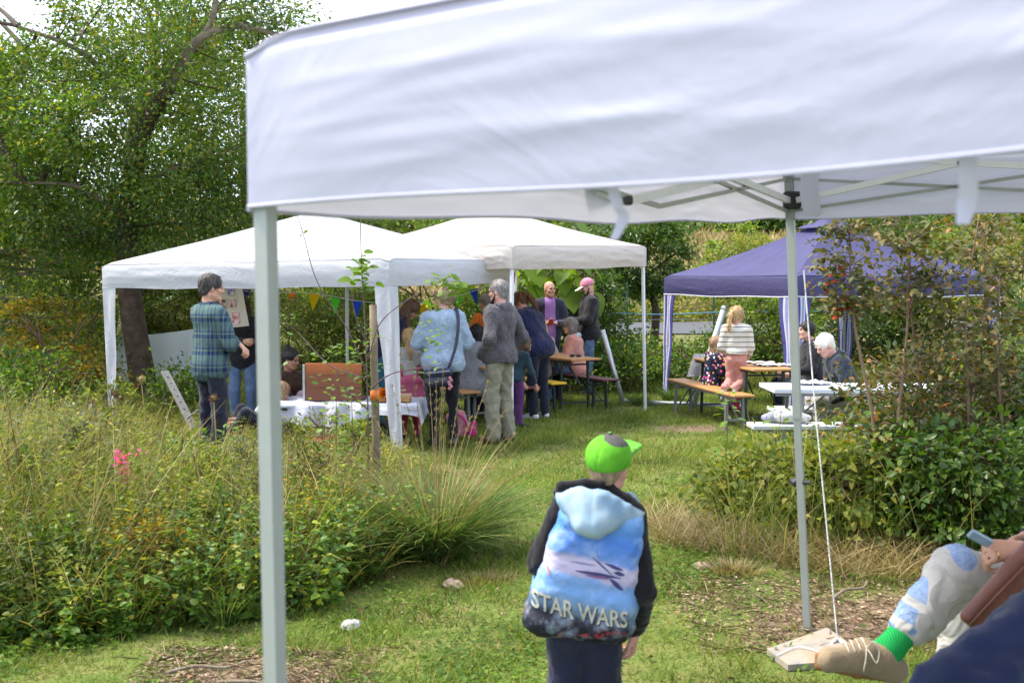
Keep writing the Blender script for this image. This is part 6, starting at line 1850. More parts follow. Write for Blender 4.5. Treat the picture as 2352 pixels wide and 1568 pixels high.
figure(rb24, J, k24, hs=1.0, hrot=hr24, hair='crop', strands=False, haircol=HB['sandy'], top=C_('black_sweatshirt', (.010, .010, .012), var=.3, fold=.015), bottom=C_('dark_navy_joggers', (.016, .018, .040), var=.3, fold=.015), shoes=shoe_b, hem=.92, vox=.0085, ease=.020, topwr=.008, legease=.030, seed=24, skin=M['skin_pink'],
       hands=((None,), (np.array([-.02, .25, -1]), (-1, .2, 0), .42)))
def vest_print():
    n = NT('blue_printed_body_warmer')
    co = n.coord(); x, y, z = n.sep(co)
    t = n.math('ADD', z, n.math('MULTIPLY', x, .22))
    nz = n.noise(9, 5, .65, co).outputs[0]
    v = n.math('ADD', t, n.math('MULTIPLY', n.math('SUBTRACT', nz, .5), .07))
    f = n.math('MULTIPLY', n.math('SUBTRACT', v, .58), 1 / .52)
    col = n.ramp(f, [(.0, (.012, .012, .022)), (.22, (.016, .016, .028)), (.26, (.05, .09, .16)), (.32, (.13, .23, .36)), (.38, (.15, .31, .60)), (.47, (.20, .35, .68)), (.50, (.42, .38, .56)), (.58, (.50, .45, .60)), (.61, (.15, .28, .66)), (.72, (.055, .19, .58)), (.84, (.13, .32, .70)), (.95, (.30, .48, .75))])
    wh = n.noise(14, 5, .7, co).outputs[0]
    col = n.mix(n.math('MULTIPLY', n.ramp(wh, [(.5, (0, 0, 0)), (.72, (1, 1, 1))]), .45), col, (.50, .60, .75))
    # red glow print near the hem
    lowm = n.math('MULTIPLY', n.ramp(n.noise(17, 4, .7, co).outputs[0], [(.56, (0, 0, 0)), (.60, (1, 1, 1))]), n.ramp(f, [(.0, (1, 1, 1)), (.17, (1, 1, 1)), (.22, (0, 0, 0))]))
    col = n.mix(lowm, col, (.42, .03, .03))
    b = n.bsdf(col, .55, .3)
    n.bump(b, n.noise(26, 4, .6, co).outputs[0], .01, .5)
    return n.done(b.outputs[0])
S = SDF(.035)
for yy, xl, xr, r0 in ((1178, 1322, 1436, .055), (1235, 1302, 1432, .058), (1295, 1284, 1424, .060), (1355, 1264, 1420, .062), (1412, 1246, 1412, .064)):
    S.cap(bl(xl, yy, -.055), bl(xr, yy + 14, -.055), r0, r0, k=.05)
    S.cap(bl(xl + 8, yy, .045), bl(xr - 8, yy + 14, .045), r0, r0, k=.05)
S.plane(bl(1330, 1466), (-.10, 0, -1))
S.sub(bl(1535, 1300), (.075, .20, .17), k=.03)
V, F = S.mesh(.0075)
N = vnormals(V, F)
tz = V[:, 2] + .13 * V[:, 0]
q = np.abs(np.sin((tz - .62) * math.pi / .088))
V = V + N * ((q ** .5 - .75) * .0065)[:, None]
V = wrinkle(V, F, .0045, 44, 8, (1, 1, 1.4)); V = wrinkle(V, F, .002, 95, 18, (1, 1, 1.2))
vest = np_obj('body_warmer', V, [F], vest_print(), rb24)
vb = BVHTree.FromPolygons([tuple(v) for v in V], [tuple(f) for f in F])
# hood lying on the back
S = SDF(.015)
tl, tr_ = bl(1340, 1186, -.118), bl(1366, 1188, -.12)
for q0, tt in ((bl(1290, 1140, -.06), tl), (bl(1310, 1128, -.09), tl), (bl(1340, 1122, -.10), tl), (bl(1372, 1126, -.105), tl), (bl(1372, 1126, -.105), tr_), (bl(1405, 1136, -.105), tr_), (bl(1435, 1152, -.095), tr_), (bl(1466, 1174, -.07), tr_)):
    S.cap(q0, tt, .019, .024, k=.035)
S.cap(tl, bl(1345, 1208, -.115), .022, .010, k=.02); S.cap(tr_, bl(1350, 1206, -.115), .020, .010, k=.02); S.cap(tl, tr_, .022, .022, k=.02)
S.chain([bl(1288, 1134, -.035), bl(1325, 1117, -.088), bl(1390, 1124, -.095), bl(1472, 1174, -.04)], [.014, .014, .014, .014], k=.008)
S.cap(bl(1288, 1140, -.02), bl(1300, 1140, .07), .020, .03); S.cap(bl(1468, 1176, -.02), bl(1455, 1160, .07), .020, .03)
V, F = S.mesh(.0075)
hoodm = NT('pale_blue_printed_hood'); nz = hoodm.noise(10, 4, .6)
hm_ = hoodm.done(hoodm.bsdf(hoodm.ramp(nz.outputs[0], [(.3, (.16, .29, .45)), (.5, (.27, .39, .49)), (.7, (.35, .45, .52))]), .7, .2).outputs[0])
Nh = vnormals(V, F); xc = float(bl(1352, 0)[0]) + (V[:, 2] - float(bl(0, 1160)[2])) * .12
V = V - Nh * (.0018 * np.exp(-((V[:, 0] - xc) / .004) ** 2) * (Nh[:, 1] < -.2))[:, None]
V = wrinkle(wrinkle(V, F, .0045, 42, 4, (1.4, 1, .6)), F, .002, 95, 14)
np_obj('hood', V, [F], hm_, rb24)
S = SDF(.012); S.chain([bl(1280, 1130, -.01), bl(1290, 1112, -.04), bl(1345, 1104, -.05), bl(1380, 1106, -.055)], [.014, .016, .016, .014])
V, F = S.mesh(.007); np_obj('hood_edge', V, [F], C_('black_sweatshirt', ()), rb24)
# cap
green = C_('bright_green_cap', (.105, .38, .025), var=.1, scale=5)
def capmat():
    n = NT('green_cap_with_grey_panel')
    x, y, z = n.sep(n.coord()); h = J['head']
    # grey patch on the crown
    dx = n.math('SUBTRACT', x, float(h[0]) + .018); dy = n.math('SUBTRACT', y, float(h[1]) - .0); dz = n.math('SUBTRACT', z, float(h[2]) + .088)
    d = n.math('SQRT', n.math('ADD', n.math('MULTIPLY', dx, dx), n.math('ADD', n.math('MULTIPLY', dy, n.math('MULTIPLY', dy, .3)), n.math('MULTIPLY', dz, n.math('MULTIPLY', dz, 2.5)))))
    m = n.math('LESS_THAN', n.math('ADD', d, n.math('MULTIPLY', n.noise(30).outputs[0], .016)), .056)
    col = n.mix(m, n.ramp(n.noise(12, 4, .6).outputs[0], [(.3, (.085, .33, .02)), (.7, (.13, .43, .03))]), (.085, .085, .08))
    b = n.bsdf(col, .85, .15); n.bump(b, n.noise(90, 3).outputs[0], .002, .5)
    return n.done(b.outputs[0])
cap_hat(rb24, J, .80, hr24, capmat(), vox=.006, brimmat=green, size=1.02, brimup=.022)
# lettering printed low on the back of the body warmer, plus a blurred aircraft print
def project_print(name, V2, faces, mat, lift=.004):
    """flat print (px coordinates) laid on the body warmer's back"""
    out = []
    for px, py in V2:
        o = Vector(bl(px, py, -.6)); hit = vb.ray_cast(o, Vector((0, 1, 0)))
        p = hit[0] if hit[0] is not None else Vector(bl(px, py, -.13))
        out.append(list(p + Vector((0, -lift, 0))))
    me = bpy.data.meshes.new(name); me.from_pydata(out, [], faces); me.materials.append(mat)
    return link(bpy.data.objects.new(name, me), rb24)
def text_mesh(s, res=3):
    cu = bpy.data.curves.new('lettering', 'FONT'); cu.body = s; cu.resolution_u = res; cu.offset = .018
    to = bpy.data.objects.new('lettering', cu); COL.objects.link(to)
    bpy.context.view_layer.update()
    dg = bpy.context.evaluated_depsgraph_get()
    me = to.evaluated_get(dg).to_mesh()
    import bmesh
    bm = bmesh.new(); bm.from_mesh(me)
    bmesh.ops.triangulate(bm, faces=bm.faces[:])
    bmesh.ops.subdivide_edges(bm, edges=[e for e in bm.edges if e.calc_length() > .12], cuts=2, use_grid_fill=False)
    bmesh.ops.triangulate(bm, faces=bm.faces[:])
    v = np.array([list(q.co) for q in bm.verts]); f = [[q.index for q in p.verts] for p in bm.faces]
    bm.free(); bpy.data.objects.remove(to); bpy.data.curves.remove(cu)
    return v, f
tv, tf = text_mesh('STAR WARS')
w_ = tv[:, 0].max() - tv[:, 0].min(); u = (tv[:, 0] - tv[:, 0].min()) / w_
def place_text(u, y, y0=0, bx=0): return [(1220 + bx + 216 * uu, 1374 + y0 + 46 * uu + 6 * math.sin(uu * 3) - yy * 56) for uu, yy in zip(u, y)]
yel = plain('cream_lettering_print', (.44, .43, .36), .6, .2); blk_pr = plain('dark_lettering_shadow', (.02, .025, .05), .6, .2)
project_print('lettering_shadow', place_text(u, tv[:, 1], 4, 2), tf, blk_pr, .0012)
project_print('lettering', place_text(u, tv[:, 1]), tf, yel, .0024)
def streak(pts, wd):
    V2 = []; f = []
    for i, (px, py) in enumerate(pts):
        w0 = wd * math.sin(math.pi * (i + .6) / (len(pts) + .2))
        V2 += [(px, py - w0), (px, py + w0)]
    f = [[2 * i, 2 * i + 1, 2 * i + 3, 2 * i + 2] for i in range(len(pts) - 1)]
    return V2, f
def lin(a, b, n=7): return [(a[0] + (b[0] - a[0]) * i / n, a[1] + (b[1] - a[1]) * i / n) for i in range(n + 1)]
dk = plain('dark_blue_print', (.055, .05, .16), .6, .2); mauve = plain('mauve_print', (.22, .10, .22), .6, .2); rose = plain('faded_rose_print', (.45, .18, .22), .7, .2); slate = plain('slate_print', (.16, .20, .32), .7, .2)
for a, b, wd, m_ in (((1318, 1290), (1420, 1308), 4, dk), ((1340, 1300), (1400, 1310), 3, mauve), ((1355, 1260), (1400, 1300), 2.5, dk), ((1385, 1275), (1425, 1290), 4, dk), ((1395, 1310), (1425, 1335), 7, dk), ((1405, 1295), (1428, 1300), 5, dk), ((1305, 1270), (1365, 1280), 1.5, slate), ((1362, 1240), (1372, 1268), 2, slate),
                     ((1254, 1285), (1262, 1300), 7, rose), ((1252, 1300), (1250, 1335), 1.6, slate), ((1262, 1302), (1262, 1338), 1.6, slate), ((1258, 1302), (1257, 1332), 1.4, slate)):
    V2, f = streak(lin(a, b), wd); project_print('aircraft_print', V2, f, m_, .003)

# ---------------------------------------------------------------- seated person with crossed legs at the right
r25 = thing('person', 'seated person with crossed legs in cream patterned trousers, green sock and beige shoe', 'person', (gx(2500, 3.35), 3.35, 0))
o25 = Vector(r25.location)
def w25(px, py, d): return np.array(list(at(px, py, d) - o25))
J = {k: np.array(v, float) for k, v in SIT.items()}
hipz = .60
pel = w25(2545, 1330, 3.42)
J.update(pelvis=pel, belly=pel + np.array([.03, 0, .15]), chest=pel + np.array([.05, 0, .33]), neck=pel + np.array([.02, 0, .53]), head=pel + np.array([-.01, 0, .69]),
         shL=pel + np.array([.03, -.17, .47]), shR=pel + np.array([.03, .17, .47]), elL=w25(2480, 1230, 3.1), wrL=w25(2352, 1262, 3.02), elR=w25(2460, 1240, 3.5), wrR=w25(2362, 1235, 3.28),
         hipL=pel + np.array([0, -.09, 0]), hipR=pel + np.array([0, .09, -.02]), knL=w25(2178, 1306, 3.18), anL=w25(2038, 1492, 3.08), toL=w25(1905, 1535, 3.0),
         knR=w25(2215, 1392, 3.50), anR=w25(2165, 1800, 3.46), toR=w25(2060, 1860, 3.36))
J['_A'] = rot('Z', R(90))
J['knL'] += np.array([.02, 0, -.02])
trm = NT('cream_trousers_with_blue_shapes')
def trousers_print():
    n = trm
    co = n.coord(); x, y, z = n.sep(co)
    # flat print laid out across the leg: u along world x, v along z
    def ctr(px, py, d): p = w25(px, py, d); return p[0], p[2]
    def circ(px, py, r):
        a, b = ctr(px, py, 3.1); da = n.math('SUBTRACT', x, a); db = n.math('SUBTRACT', z, b)
        return n.math('LESS_THAN', n.math('SQRT', n.math('ADD', n.math('MULTIPLY', da, da), n.math('MULTIPLY', db, db))), r)
    def rect(px, py, hw, hh, ang):
        a, b = ctr(px, py, 3.1); da = n.math('SUBTRACT', x, a); db = n.math('SUBTRACT', z, b)
        c, s = math.cos(ang), math.sin(ang)
        p = n.math('ABSOLUTE', n.math('ADD', n.math('MULTIPLY', da, c), n.math('MULTIPLY', db, s)))
        q = n.math('ABSOLUTE', n.math('SUBTRACT', n.math('MULTIPLY', db, c), n.math('MULTIPLY', da, s)))
        return n.math('MULTIPLY', n.math('LESS_THAN', p, hw), n.math('LESS_THAN', q, hh))
    front = n.math('LESS_THAN', y, float(w25(2178, 1306, 3.2)[1]))
    m = circ(2225, 1284, .037)
    for r_ in (rect(2115, 1352, .024, .036, -.42), rect(2078, 1403, .026, .024, -.42), rect(2046, 1433, .006, .008, .5), rect(2082, 1438, .012, .010, .75), rect(2258, 1240, .018, .016, .5)):
        m = n.math('MAXIMUM', m, r_)
    m = n.math('MULTIPLY', m, front)
    pat = n.noise(60, 3, .7).outputs[0]
    blue = n.ramp(pat, [(.35, (.19, .29, .50)), (.65, (.33, .43, .60))])
    base = n.ramp(n.noise(12, 4, .6).outputs[0], [(.3, (.44, .42, .385)), (.7, (.53, .515, .48))])
    b = n.bsdf(n.mix(m, base, blue), .85, .15)
    fo = n.noise(7.5, 2, .5, co, 1.2).outputs[0]
    n.bump(b, n.math('ADD', n.math('MULTIPLY', n.math('ABSOLUTE', n.math('SUBTRACT', fo, .5)), -.045), n.math('MULTIPLY', n.noise(300, 2).outputs[0], .001)), 1.0, .8)
    return n.done(b.outputs[0])
tm = trousers_print()
figure(r25, J, 1.0, hrot=(R(90), -.4, 0), hair='short', haircol=HB['dark'], top=C_('black_sweatshirt', ()), bottom=None, hem=.85, vox=.013, seed=25, face=True, hands=((np.array([-1, .12, -.06]), (.1, .55, -.6), .62), (np.array([-1, -.4, -.1]), (0, -.5, -.6), .6)))
S = SDF(.05)
S.ell(J['pelvis'], (.17, .19, .14), k=.08)
S.cap(J['hipL'], J['knL'], .100, .078, k=.05); S.cap(J['knL'], J['knL'] + (J['anL'] - J['knL']) * .68, .080, .066, k=.05); S.cap(J['knL'] + np.array([.02, 0, -.02]), w25(2122, 1432, 3.14), .07, .055, k=.05)
S.cap(J['hipR'], J['knR'], .10, .085, k=.04); S.cap(J['knR'], J['knR'] + (J['anR'] - J['knR']) * .93, .085, .07, k=.05)
S.cap(J['hipL'], J['hipR'], .11, .11)
V, F = S.mesh(.011); V = wrinkle(V, F, .011, 21, 12, (1, 1, 1)); V = wrinkle(V, F, .006, 48, 15, (1, 1, 1))
np_obj('trousers', V, [F], tm, r25)
# sock and shoe
S = SDF(.02); a = J['anL']; kdir = (J['knL'] - a); kdir /= np.linalg.norm(kdir)
S.cap(a + kdir * .15, a - kdir * .01, .047, .043); S.cap(a - kdir * .01, w25(1990, 1512, 3.05), .042, .034)
V, F = S.mesh(.008)
def sockmat():
    n = NT('ribbed_green_sock')
    w3 = n.n('TexWave'); w3.inputs['Scale'].default_value = 38; w3.inputs['Distortion'].default_value = 1.0; n.l(n.coord(), w3.inputs['Vector'])
    col = n.ramp(w3.outputs['Fac'], [(0, (.012, .25, .055)), (1, (.022, .37, .09))])
    b = n.bsdf(col, .9, .1); n.bump(b, w3.outputs['Fac'], .003, .5)
    return n.done(b.outputs[0])
np_obj('sock', wrinkle(V, F, .003, 60, 3), [F], sockmat(), r25)
S = SDF(.025)
heel = w25(2050, 1534, 3.10); toe = w25(1900, 1512, 2.99); inst = w25(1982, 1494, 3.04)
S.cap(heel, toe, .040, .032); S.cap(a - kdir * .030, heel, .049, .042); S.cap(a - kdir * .045, inst, .036, .032); S.cap(inst, toe, .038, .030)
V, F = S.mesh(.007)
suede = C_('beige_suede', (.27, .205, .13), var=.25, scale=10, fold=.008)
np_obj('shoe', wrinkle(V, F, .004, 40, 5), [F], suede, r25)
S = SDF(.012); dn = w25(0, 100, 3.05) - w25(0, 0, 3.05); dn /= np.linalg.norm(dn)
S.cap(heel + dn * .030 + np.array([.02, 0, 0]), heel * .45 + toe * .55 + dn * .030, .018, .016); S.cap(heel * .45 + toe * .55 + dn * .030, toe + dn * .020 + np.array([-.02, 0, .0]), .016, .014)
S.cap(toe + np.array([-.022, 0, .0]) + dn * .02, toe + np.array([-.028, 0, .012]), .014, .010)
V, F = S.mesh(.006); np_obj('shoe_sole', V, [F], plain('gum_rubber_sole', (.26, .13, .05), .6, .3), r25)
mb = MB()
for i in range(4):
    p = inst * (1 - i * .16) + toe * (i * .16) + np.array([0, -.0, .036])
    mb.tube(bez([p + np.array([.0, -.035, -.018]), p + np.array([-.004, 0, .004]), p + np.array([.0, .03, -.012])], 4), .0022, 5)
q = inst + np.array([0, -.03, .02])
mb.tube(bez([q, q + np.array([.012, -.025, .03]), q + np.array([.028, -.03, .0]), q + np.array([.02, -.03, -.035]), q + np.array([.006, -.02, -.01]), q], 5), .0018, 5)
mb.tube(bez([q, q + np.array([-.012, -.03, -.02]), q + np.array([-.02, -.035, -.06])], 5), .0018, 5)
mb.build('shoe_lace', C_('cream_cap_brim', ()), r25, True)
rp = J['wrL'] + np.array([-.088, -.012, -.012])
MB().tube([rp + np.array([0, .012 * math.cos(t), .012 * math.sin(t)]) for t in np.linspace(0, 2 * np.pi, 12)], .0022, 6, False).build('ring', plain('gold_ring', (.70, .45, .12), .25, .5, 1), r25, True)
# what they hold, and what lies in their lap
sh_ = thing('glass_sheet', 'small pale blue tinted plastic piece held above the patterned knee', 'plastic piece', Vector(o25) + Vector(J['wrL'].tolist()) + Vector((-.135, .0, .035)))
sh_.rotation_euler = (R(25), R(28), R(10))
MB().box((0, 0, 0), (.085, .012, .032), None, .005).build('plate', plain('pale_blue_plastic', (.26, .38, .47), .25, .5), sh_)
lb = thing('leather_bag', 'reddish brown leather bag lying across the lap beside the patterned trousers', 'bag', at(2285, 1368, 2.93))
lb.rotation_euler = (R(8), R(-46), R(6))
lea = plain('red_brown_leather', (.17, .065, .045), .45, .4, 0, .3, 6, .006)
S = SDF(.02)
for zz in (.02, -.03, -.08, -.13): S.cap((-.10, 0, zz), (.17, 0, zz), .026, .030, k=.03)
V, F = S.mesh(.010); np_obj('bag_body', wrinkle(V, F, .003, 20, 3), [F], lea, lb)
for zz in (.02, -.06): MB().tube(bez([(-.12, -.026, zz), (-.0, -.033, zz + .006), (.18, -.031, zz)], 6), .0035, 5).build('piping', lea, lb, True)
# a plain camp chair carries them
ch = thing('camp_chair', 'folding camp chair under the person with the crossed legs', 'chair', (o25.x + .05, 3.42, 0))
zs_ = float(pel[2]) - .16
MB().box((0.02, 0, zs_), (.46, .46, .03), None, .01).build('seat', C_('dark_canvas_seat', (.03, .035, .045)), ch)
MB().box((.26, 0, zs_ + .28), (.03, .46, .40), None, .01).build('backrest', C_('dark_canvas_seat', ()), ch)
for sx in (-.2, .24):
    for sy in (-.22, .22): MB().bar((sx, sy, 0), (sx, sy, zs_ - .01), .022).build('leg', leg_grey, ch)

# ---------------------------------------------------------------- the navy back at the lower right corner
r26 = thing('person', 'person in a navy fleece whose shoulder fills the lower right corner', 'person', (gx(2352, 2.2) + .22, 2.2, 0))
o26 = Vector(r26.location)
def w26(px, py, d): return np.array(list(at(px, py, d) - o26))
J = {k: np.array(v, float) for k, v in SIT.items()}
A26 = rot('Z', R(72)) @ rot('X', -.05)
pel = np.array([.36, .05, .53])
for k in UP[:5]: J[k] = pel + A26 @ (np.array(STAND[k]) - np.array([0, 0, .95]))
J['head'] += np.array([.06, 0, 0])
J.update(shL=w26(2405, 1425, 2.02), elL=w26(2215, 1610, 1.98), wrL=w26(2080, 1700, 2.1), shR=pel + A26 @ np.array([.19, 0, .44]), elR=pel + np.array([-.12, .25, .25]), wrR=pel + np.array([-.38, .2, .2]))
for k in ('hipL', 'hipR', 'knL', 'knR', 'anL', 'anR', 'toL', 'toR'):
    J[k] = pel * np.array([1, 1, 0]) + rot('Z', R(72)) @ np.array(SIT[k])
J['_A'] = A26
figure(r26, J, 1.0, wide=1.1, deep=1.1, hrot=(R(72), -.3, 0), hair='bob', haircol=HB['dark'], top=C_('navy_fleece', (.012, .019, .055), var=.25, scale=5, fold=.006), bottom=darkj, shoes=shoe_b, hem=.78, vox=.014, ease=.05, topwr=.020, seed=26, female=True, hands=(None, (None,)))
st = thing('camp_stool', 'folding stool under the person in the navy fleece', 'stool', (r26.location.x + .36, r26.location.y + .05, 0), R(72))
MB().box((0, -.02, .40), (.40, .36, .03), None, .01).build('seat', C_('dark_canvas_seat', ()), st)
for sx in (-.17, .17):
    for sy in (-.18, .14): MB().bar((sx, sy, 0), (sx, sy, .39), .022).build('leg', leg_grey, st)
# ---------------------------------------------------------------- smaller things
# hanging poster
po = thing('poster', 'cream paper poster with small photographs hanging inside the white gazebo', 'poster', at(541, 655, 11.8))
a = po.location
def pl(px, py): return at(px, py, 11.8) - a
Vp = []
for v in np.linspace(0, 1, 9):
    L0 = pl(498, 655).lerp(pl(534, 752), v); R0 = pl(556, 655).lerp(pl(572, 748), v)
    for u in np.linspace(0, 1, 7): Vp.append(list(L0.lerp(R0, u) + Vector((0, .012 * math.sin(u * 4 + v * 3), 0))))
np_obj('paper', np.array(Vp), [quadgrid(8, 6)], canvas('cream_paper', (.62, .58, .46), .25), po)
def photo_mat(name, c1, c2):
    n = NT(name); nz = n.noise(16, 3, .6)
    return n.done(n.bsdf(n.ramp(nz.outputs[0], [(.40, c1), (.5, c2), (.60, (.55, .45, .45))]), .5, .3).outputs[0])
for i, (px, py, w0, h0, c1, c2) in enumerate(((531, 667, 17, 19, (.12, .05, .30), (.40, .34, .52)), (512, 697, 14, 18, (.10, .05, .06), (.42, .22, .20)), (536, 697, 14, 18, (.10, .05, .06), (.46, .24, .20)), (543, 732, 17, 29, (.30, .08, .08), (.52, .30, .26)))):
    p = pl(px, py); s = 11.8 / 2300
    MB().box(p + Vector((0, -.018, 0)), (w0 * s, .003, h0 * s), Matrix.Rotation(-.06, 3, 'Y')).build('photograph', photo_mat('photo_print_%d' % i if 0 else 'photo_print', c1, c2), po)
# bunting
bu = thing('bunting', 'string of coloured pennants strung across under the white gazebos', 'bunting', at(900, 690, 13.2))
b0 = bu.location
def pb(px, py, d=13.2): return at(px, py, d) - b0
MB().tube(bez([pb(560, 668), pb(640, 672), pb(700, 672), pb(760, 680), pb(830, 692), pb(900, 696), pb(985, 692), pb(1040, 682), pb(1100, 664), pb(1160, 636, 13.4), pb(1188, 622, 13.6)], 6), .004, 5).build('string', M['rope'], bu)
for col, pts in (((.045, .02, .20), ((556, 665), (575, 666), (566, 692))), ((.75, .52, .0), ((708, 672), (736, 676), (718, 716))), ((.10, .72, .03), ((758, 683), (782, 687), (768, 724))), ((.02, .08, .65), ((808, 690), (832, 693), (820, 730))),
                 ((.62, .40, .0), ((956, 698), (979, 694), (974, 730))), ((.09, .62, .03), ((1049, 680), (1060, 672), (1055, 716))), ((.02, .05, .46), ((1078, 668), (1098, 661), (1096, 702))), ((.55, .12, .20), ((1162, 637), (1184, 624), (1182, 652)))):
    a_, b_, c_ = [pb(*p) for p in pts]
    V = []; 
    for v in np.linspace(0, 1, 5):
        for u in np.linspace(0, 1, 4): V.append(list(a_.lerp(c_, v).lerp(b_.lerp(c_, v), u) + Vector((0, .01 * math.sin(u * 4 + v * 2), 0))))
    np_obj('pennant', np.array(V), [quadgrid(4, 3)], canvas('pennant_cloth', col, .3, dirt=.1), bu)
pk_ = thing('pumpkin_decoration', 'orange pumpkin shaped paper decoration left of the yellow pennant', 'decoration', at(671, 679, 13.1))
om = plain('orange_paper', (.68, .21, .01), .6)
mb = MB()
for i in range(6):
    a2 = i * math.pi / 3; mb.ball((.022 * math.cos(a2), .012 * math.sin(a2), 0), (.028, .022, .036), 8, 6)
mb.build('body', om, pk_, True)
MB().tube([(0, 0, .03), (.003, 0, .05)], .005, 5).build('stem', twig_brown, pk_); MB().ball((-.01, 0, -.065), .012, 7, 5).build('tassel', om, pk_, True)
# blue rope and green posts of the fence
fe = thing('wire_fence', 'thin fence of a blue rope and green steel posts along the lane', 'fence', (3.0, 18.9, 0))
for px in (1440, 1300, 1640): MB().bar(at(px, 665 + 110, 19) - fe.location + Vector((0, 0, -.35)), at(px, 648, 19) - fe.location, .035).build('post', plain('green_fence_post', (.06, .11, .085), .5, .4, .2), fe)
MB().tube(bez([at(1180, 722, 19) - fe.location, at(1388, 719, 18.6) - fe.location, at(1520, 722, 18.6) - fe.location, at(1655, 717, 18.4) - fe.location, at(1900, 715, 18.6) - fe.location], 5), .010, 6).build('rope', plain('blue_rope', (.10, .28, .42), .7), fe, True)
wire = MB()
for dy in (735, 760): wire.tube([at(1180, dy, 19) - fe.location, at(1655, dy - 2, 19) - fe.location], .003, 4)
wire.build('wire', M['galv'], fe)
# leaning grey tubes
t1 = thing('steel_tube', 'grey steel tube leaning at the right of the pink cap wearer', 'tube', at(1432, 866, 14.6))
b = t1.location; b.z = 0; t1.location = b
MB().tube([Vector((0, 0, .04)), at(1384, 758, 14.9) - Vector(b)], .036, 10).build('shaft', M['galv'], t1, True)
MB().tube(bez([Vector((0, 0, .04)), Vector((.03, 0, .09)), Vector((.10, .0, .06)), Vector((.12, 0, .02))], 5), .012, 6).build('hook', M['galv'], t1, True)
t2 = thing('steel_tube', 'grey steel tube lying on the grass between the two gazebos', 'tube', (1.7, 14.2, 0))
MB().tube([Vector((.05, .45, .05)), Vector((1.55, -.05, .05))], .034, 10).build('shaft', M['galv'], t2, True)
t3 = thing('steel_tube', 'dark grey leaning tube behind the child in the spotted jacket', 'tube', (gx(1592, 14.3), 14.3, 0))
b = Vector(t3.location)
MB().tube([Vector((0, 0, 0)), at(1662, 712, 14.3) - b], .042, 10).build('shaft', M['metal_grey'], t3, True)
MB().ball(at(1663, 708, 14.3) - b, .045, 10, 6).build('end_cap', M['galv'], t3, True)
sp_ = thing('spotted_cloth', 'grey cloth with pale dots draped over a frame beside the leaning tube', 'cloth', (gx(1605, 14.1), 14.1, 0))
def dotm():
    n = NT('grey_dotted_cloth'); v = n.n('TexVoronoi'); v.inputs['Scale'].default_value = 22; n.l(n.coord(), v.inputs['Vector'])
    return n.done(n.bsdf(n.ramp(v.outputs['Distance'], [(.22, (.60, .58, .56)), (.28, (.34, .33, .32))], 'CONSTANT'), .9, .1).outputs[0])
b = Vector(sp_.location)
Vp = []
for v in np.linspace(0, 1, 9):
    L0 = (at(1594, 812, 14.1)).lerp(at(1577, 865, 14.0), v) - b; R0 = at(1634, 812, 14.15).lerp(at(1622, 862, 14.0), v) - b
    for u in np.linspace(0, 1, 7): Vp.append(list(L0.lerp(R0, u) + Vector((0, -.03 * v * math.sin(u * 7), 0))))
np_obj('sheet', np.array(Vp), [quadgrid(8, 6)], dotm(), sp_)
MB().tube(bez([at(1590, 930, 14.1) - b, at(1600, 880, 14.1) - b, at(1628, 850, 14.1) - b, at(1640, 880, 14.1) - b], 5), .014, 6).bar(at(1596, 815, 14.13) - b, Vector((-.06, .05, 0)), .02).build('frame', M['galv'], sp_, True)
# white ground sheet behind the trunk
ws = thing('white_sheet', 'pale plastic sheet hung low behind the dark tree trunk', 'sheet', (gx(380, 14.9), 14.9, 0))
b = Vector(ws.location)
Vp = []
for v in np.linspace(0, 1, 11):
    L0 = at(255, 772, 15.6).lerp(at(262, 900, 15.6), v) - b; R0 = at(465, 752, 14.6).lerp(at(465, 905, 14.6), v) - b
    for u in np.linspace(0, 1, 19): Vp.append(list(L0.lerp(R0, u) + Vector((0, .03 * math.sin(u * 17) * v, -.03 * math.sin(u * math.pi)))))
np_obj('sheet', np.array(Vp), [quadgrid(10, 18)], canvas('translucent_white_sheet', (.50, .55, .52), .3), ws)
for px, d in ((262, 15.6), (345, 15.2), (432, 14.75)): MB().tube([at(px, 770, d + .05) - b, Vector((gx(px, d + .05) - b.x, d + .05 - b.y, -.0))], .02, 7).build('post', M['wood_stake'], ws, True)
# perforated rail leaning by the plaid shirt
rl_ = thing('perforated_rail', 'pale perforated board leaning behind the checked shirt wearer', 'board', (gx(446, 10.9), 10.9, 0))
b = Vector(rl_.location)
p0, p1 = at(446, 985, 10.8) - b, at(378, 852, 11.2) - b
MB().bar(p0, p1, .09, .02).build('board', plain('pale_painted_board', (.20, .195, .18), .7, .2, 0, .2), rl_)
for i in range(8):
    p = p0.lerp(p1, .12 + .11 * i)
    MB().box(p + Vector((.0, -.013, 0)), (.03, .006, .022), None, .002).build('hole', M['eye'], rl_)
MB().tube([at(430, 960, 10.7) - b, at(470, 930, 10.7) - b, at(448, 1010, 10.7) - b], .014, 6).build('strut', M['galv'], rl_, True)
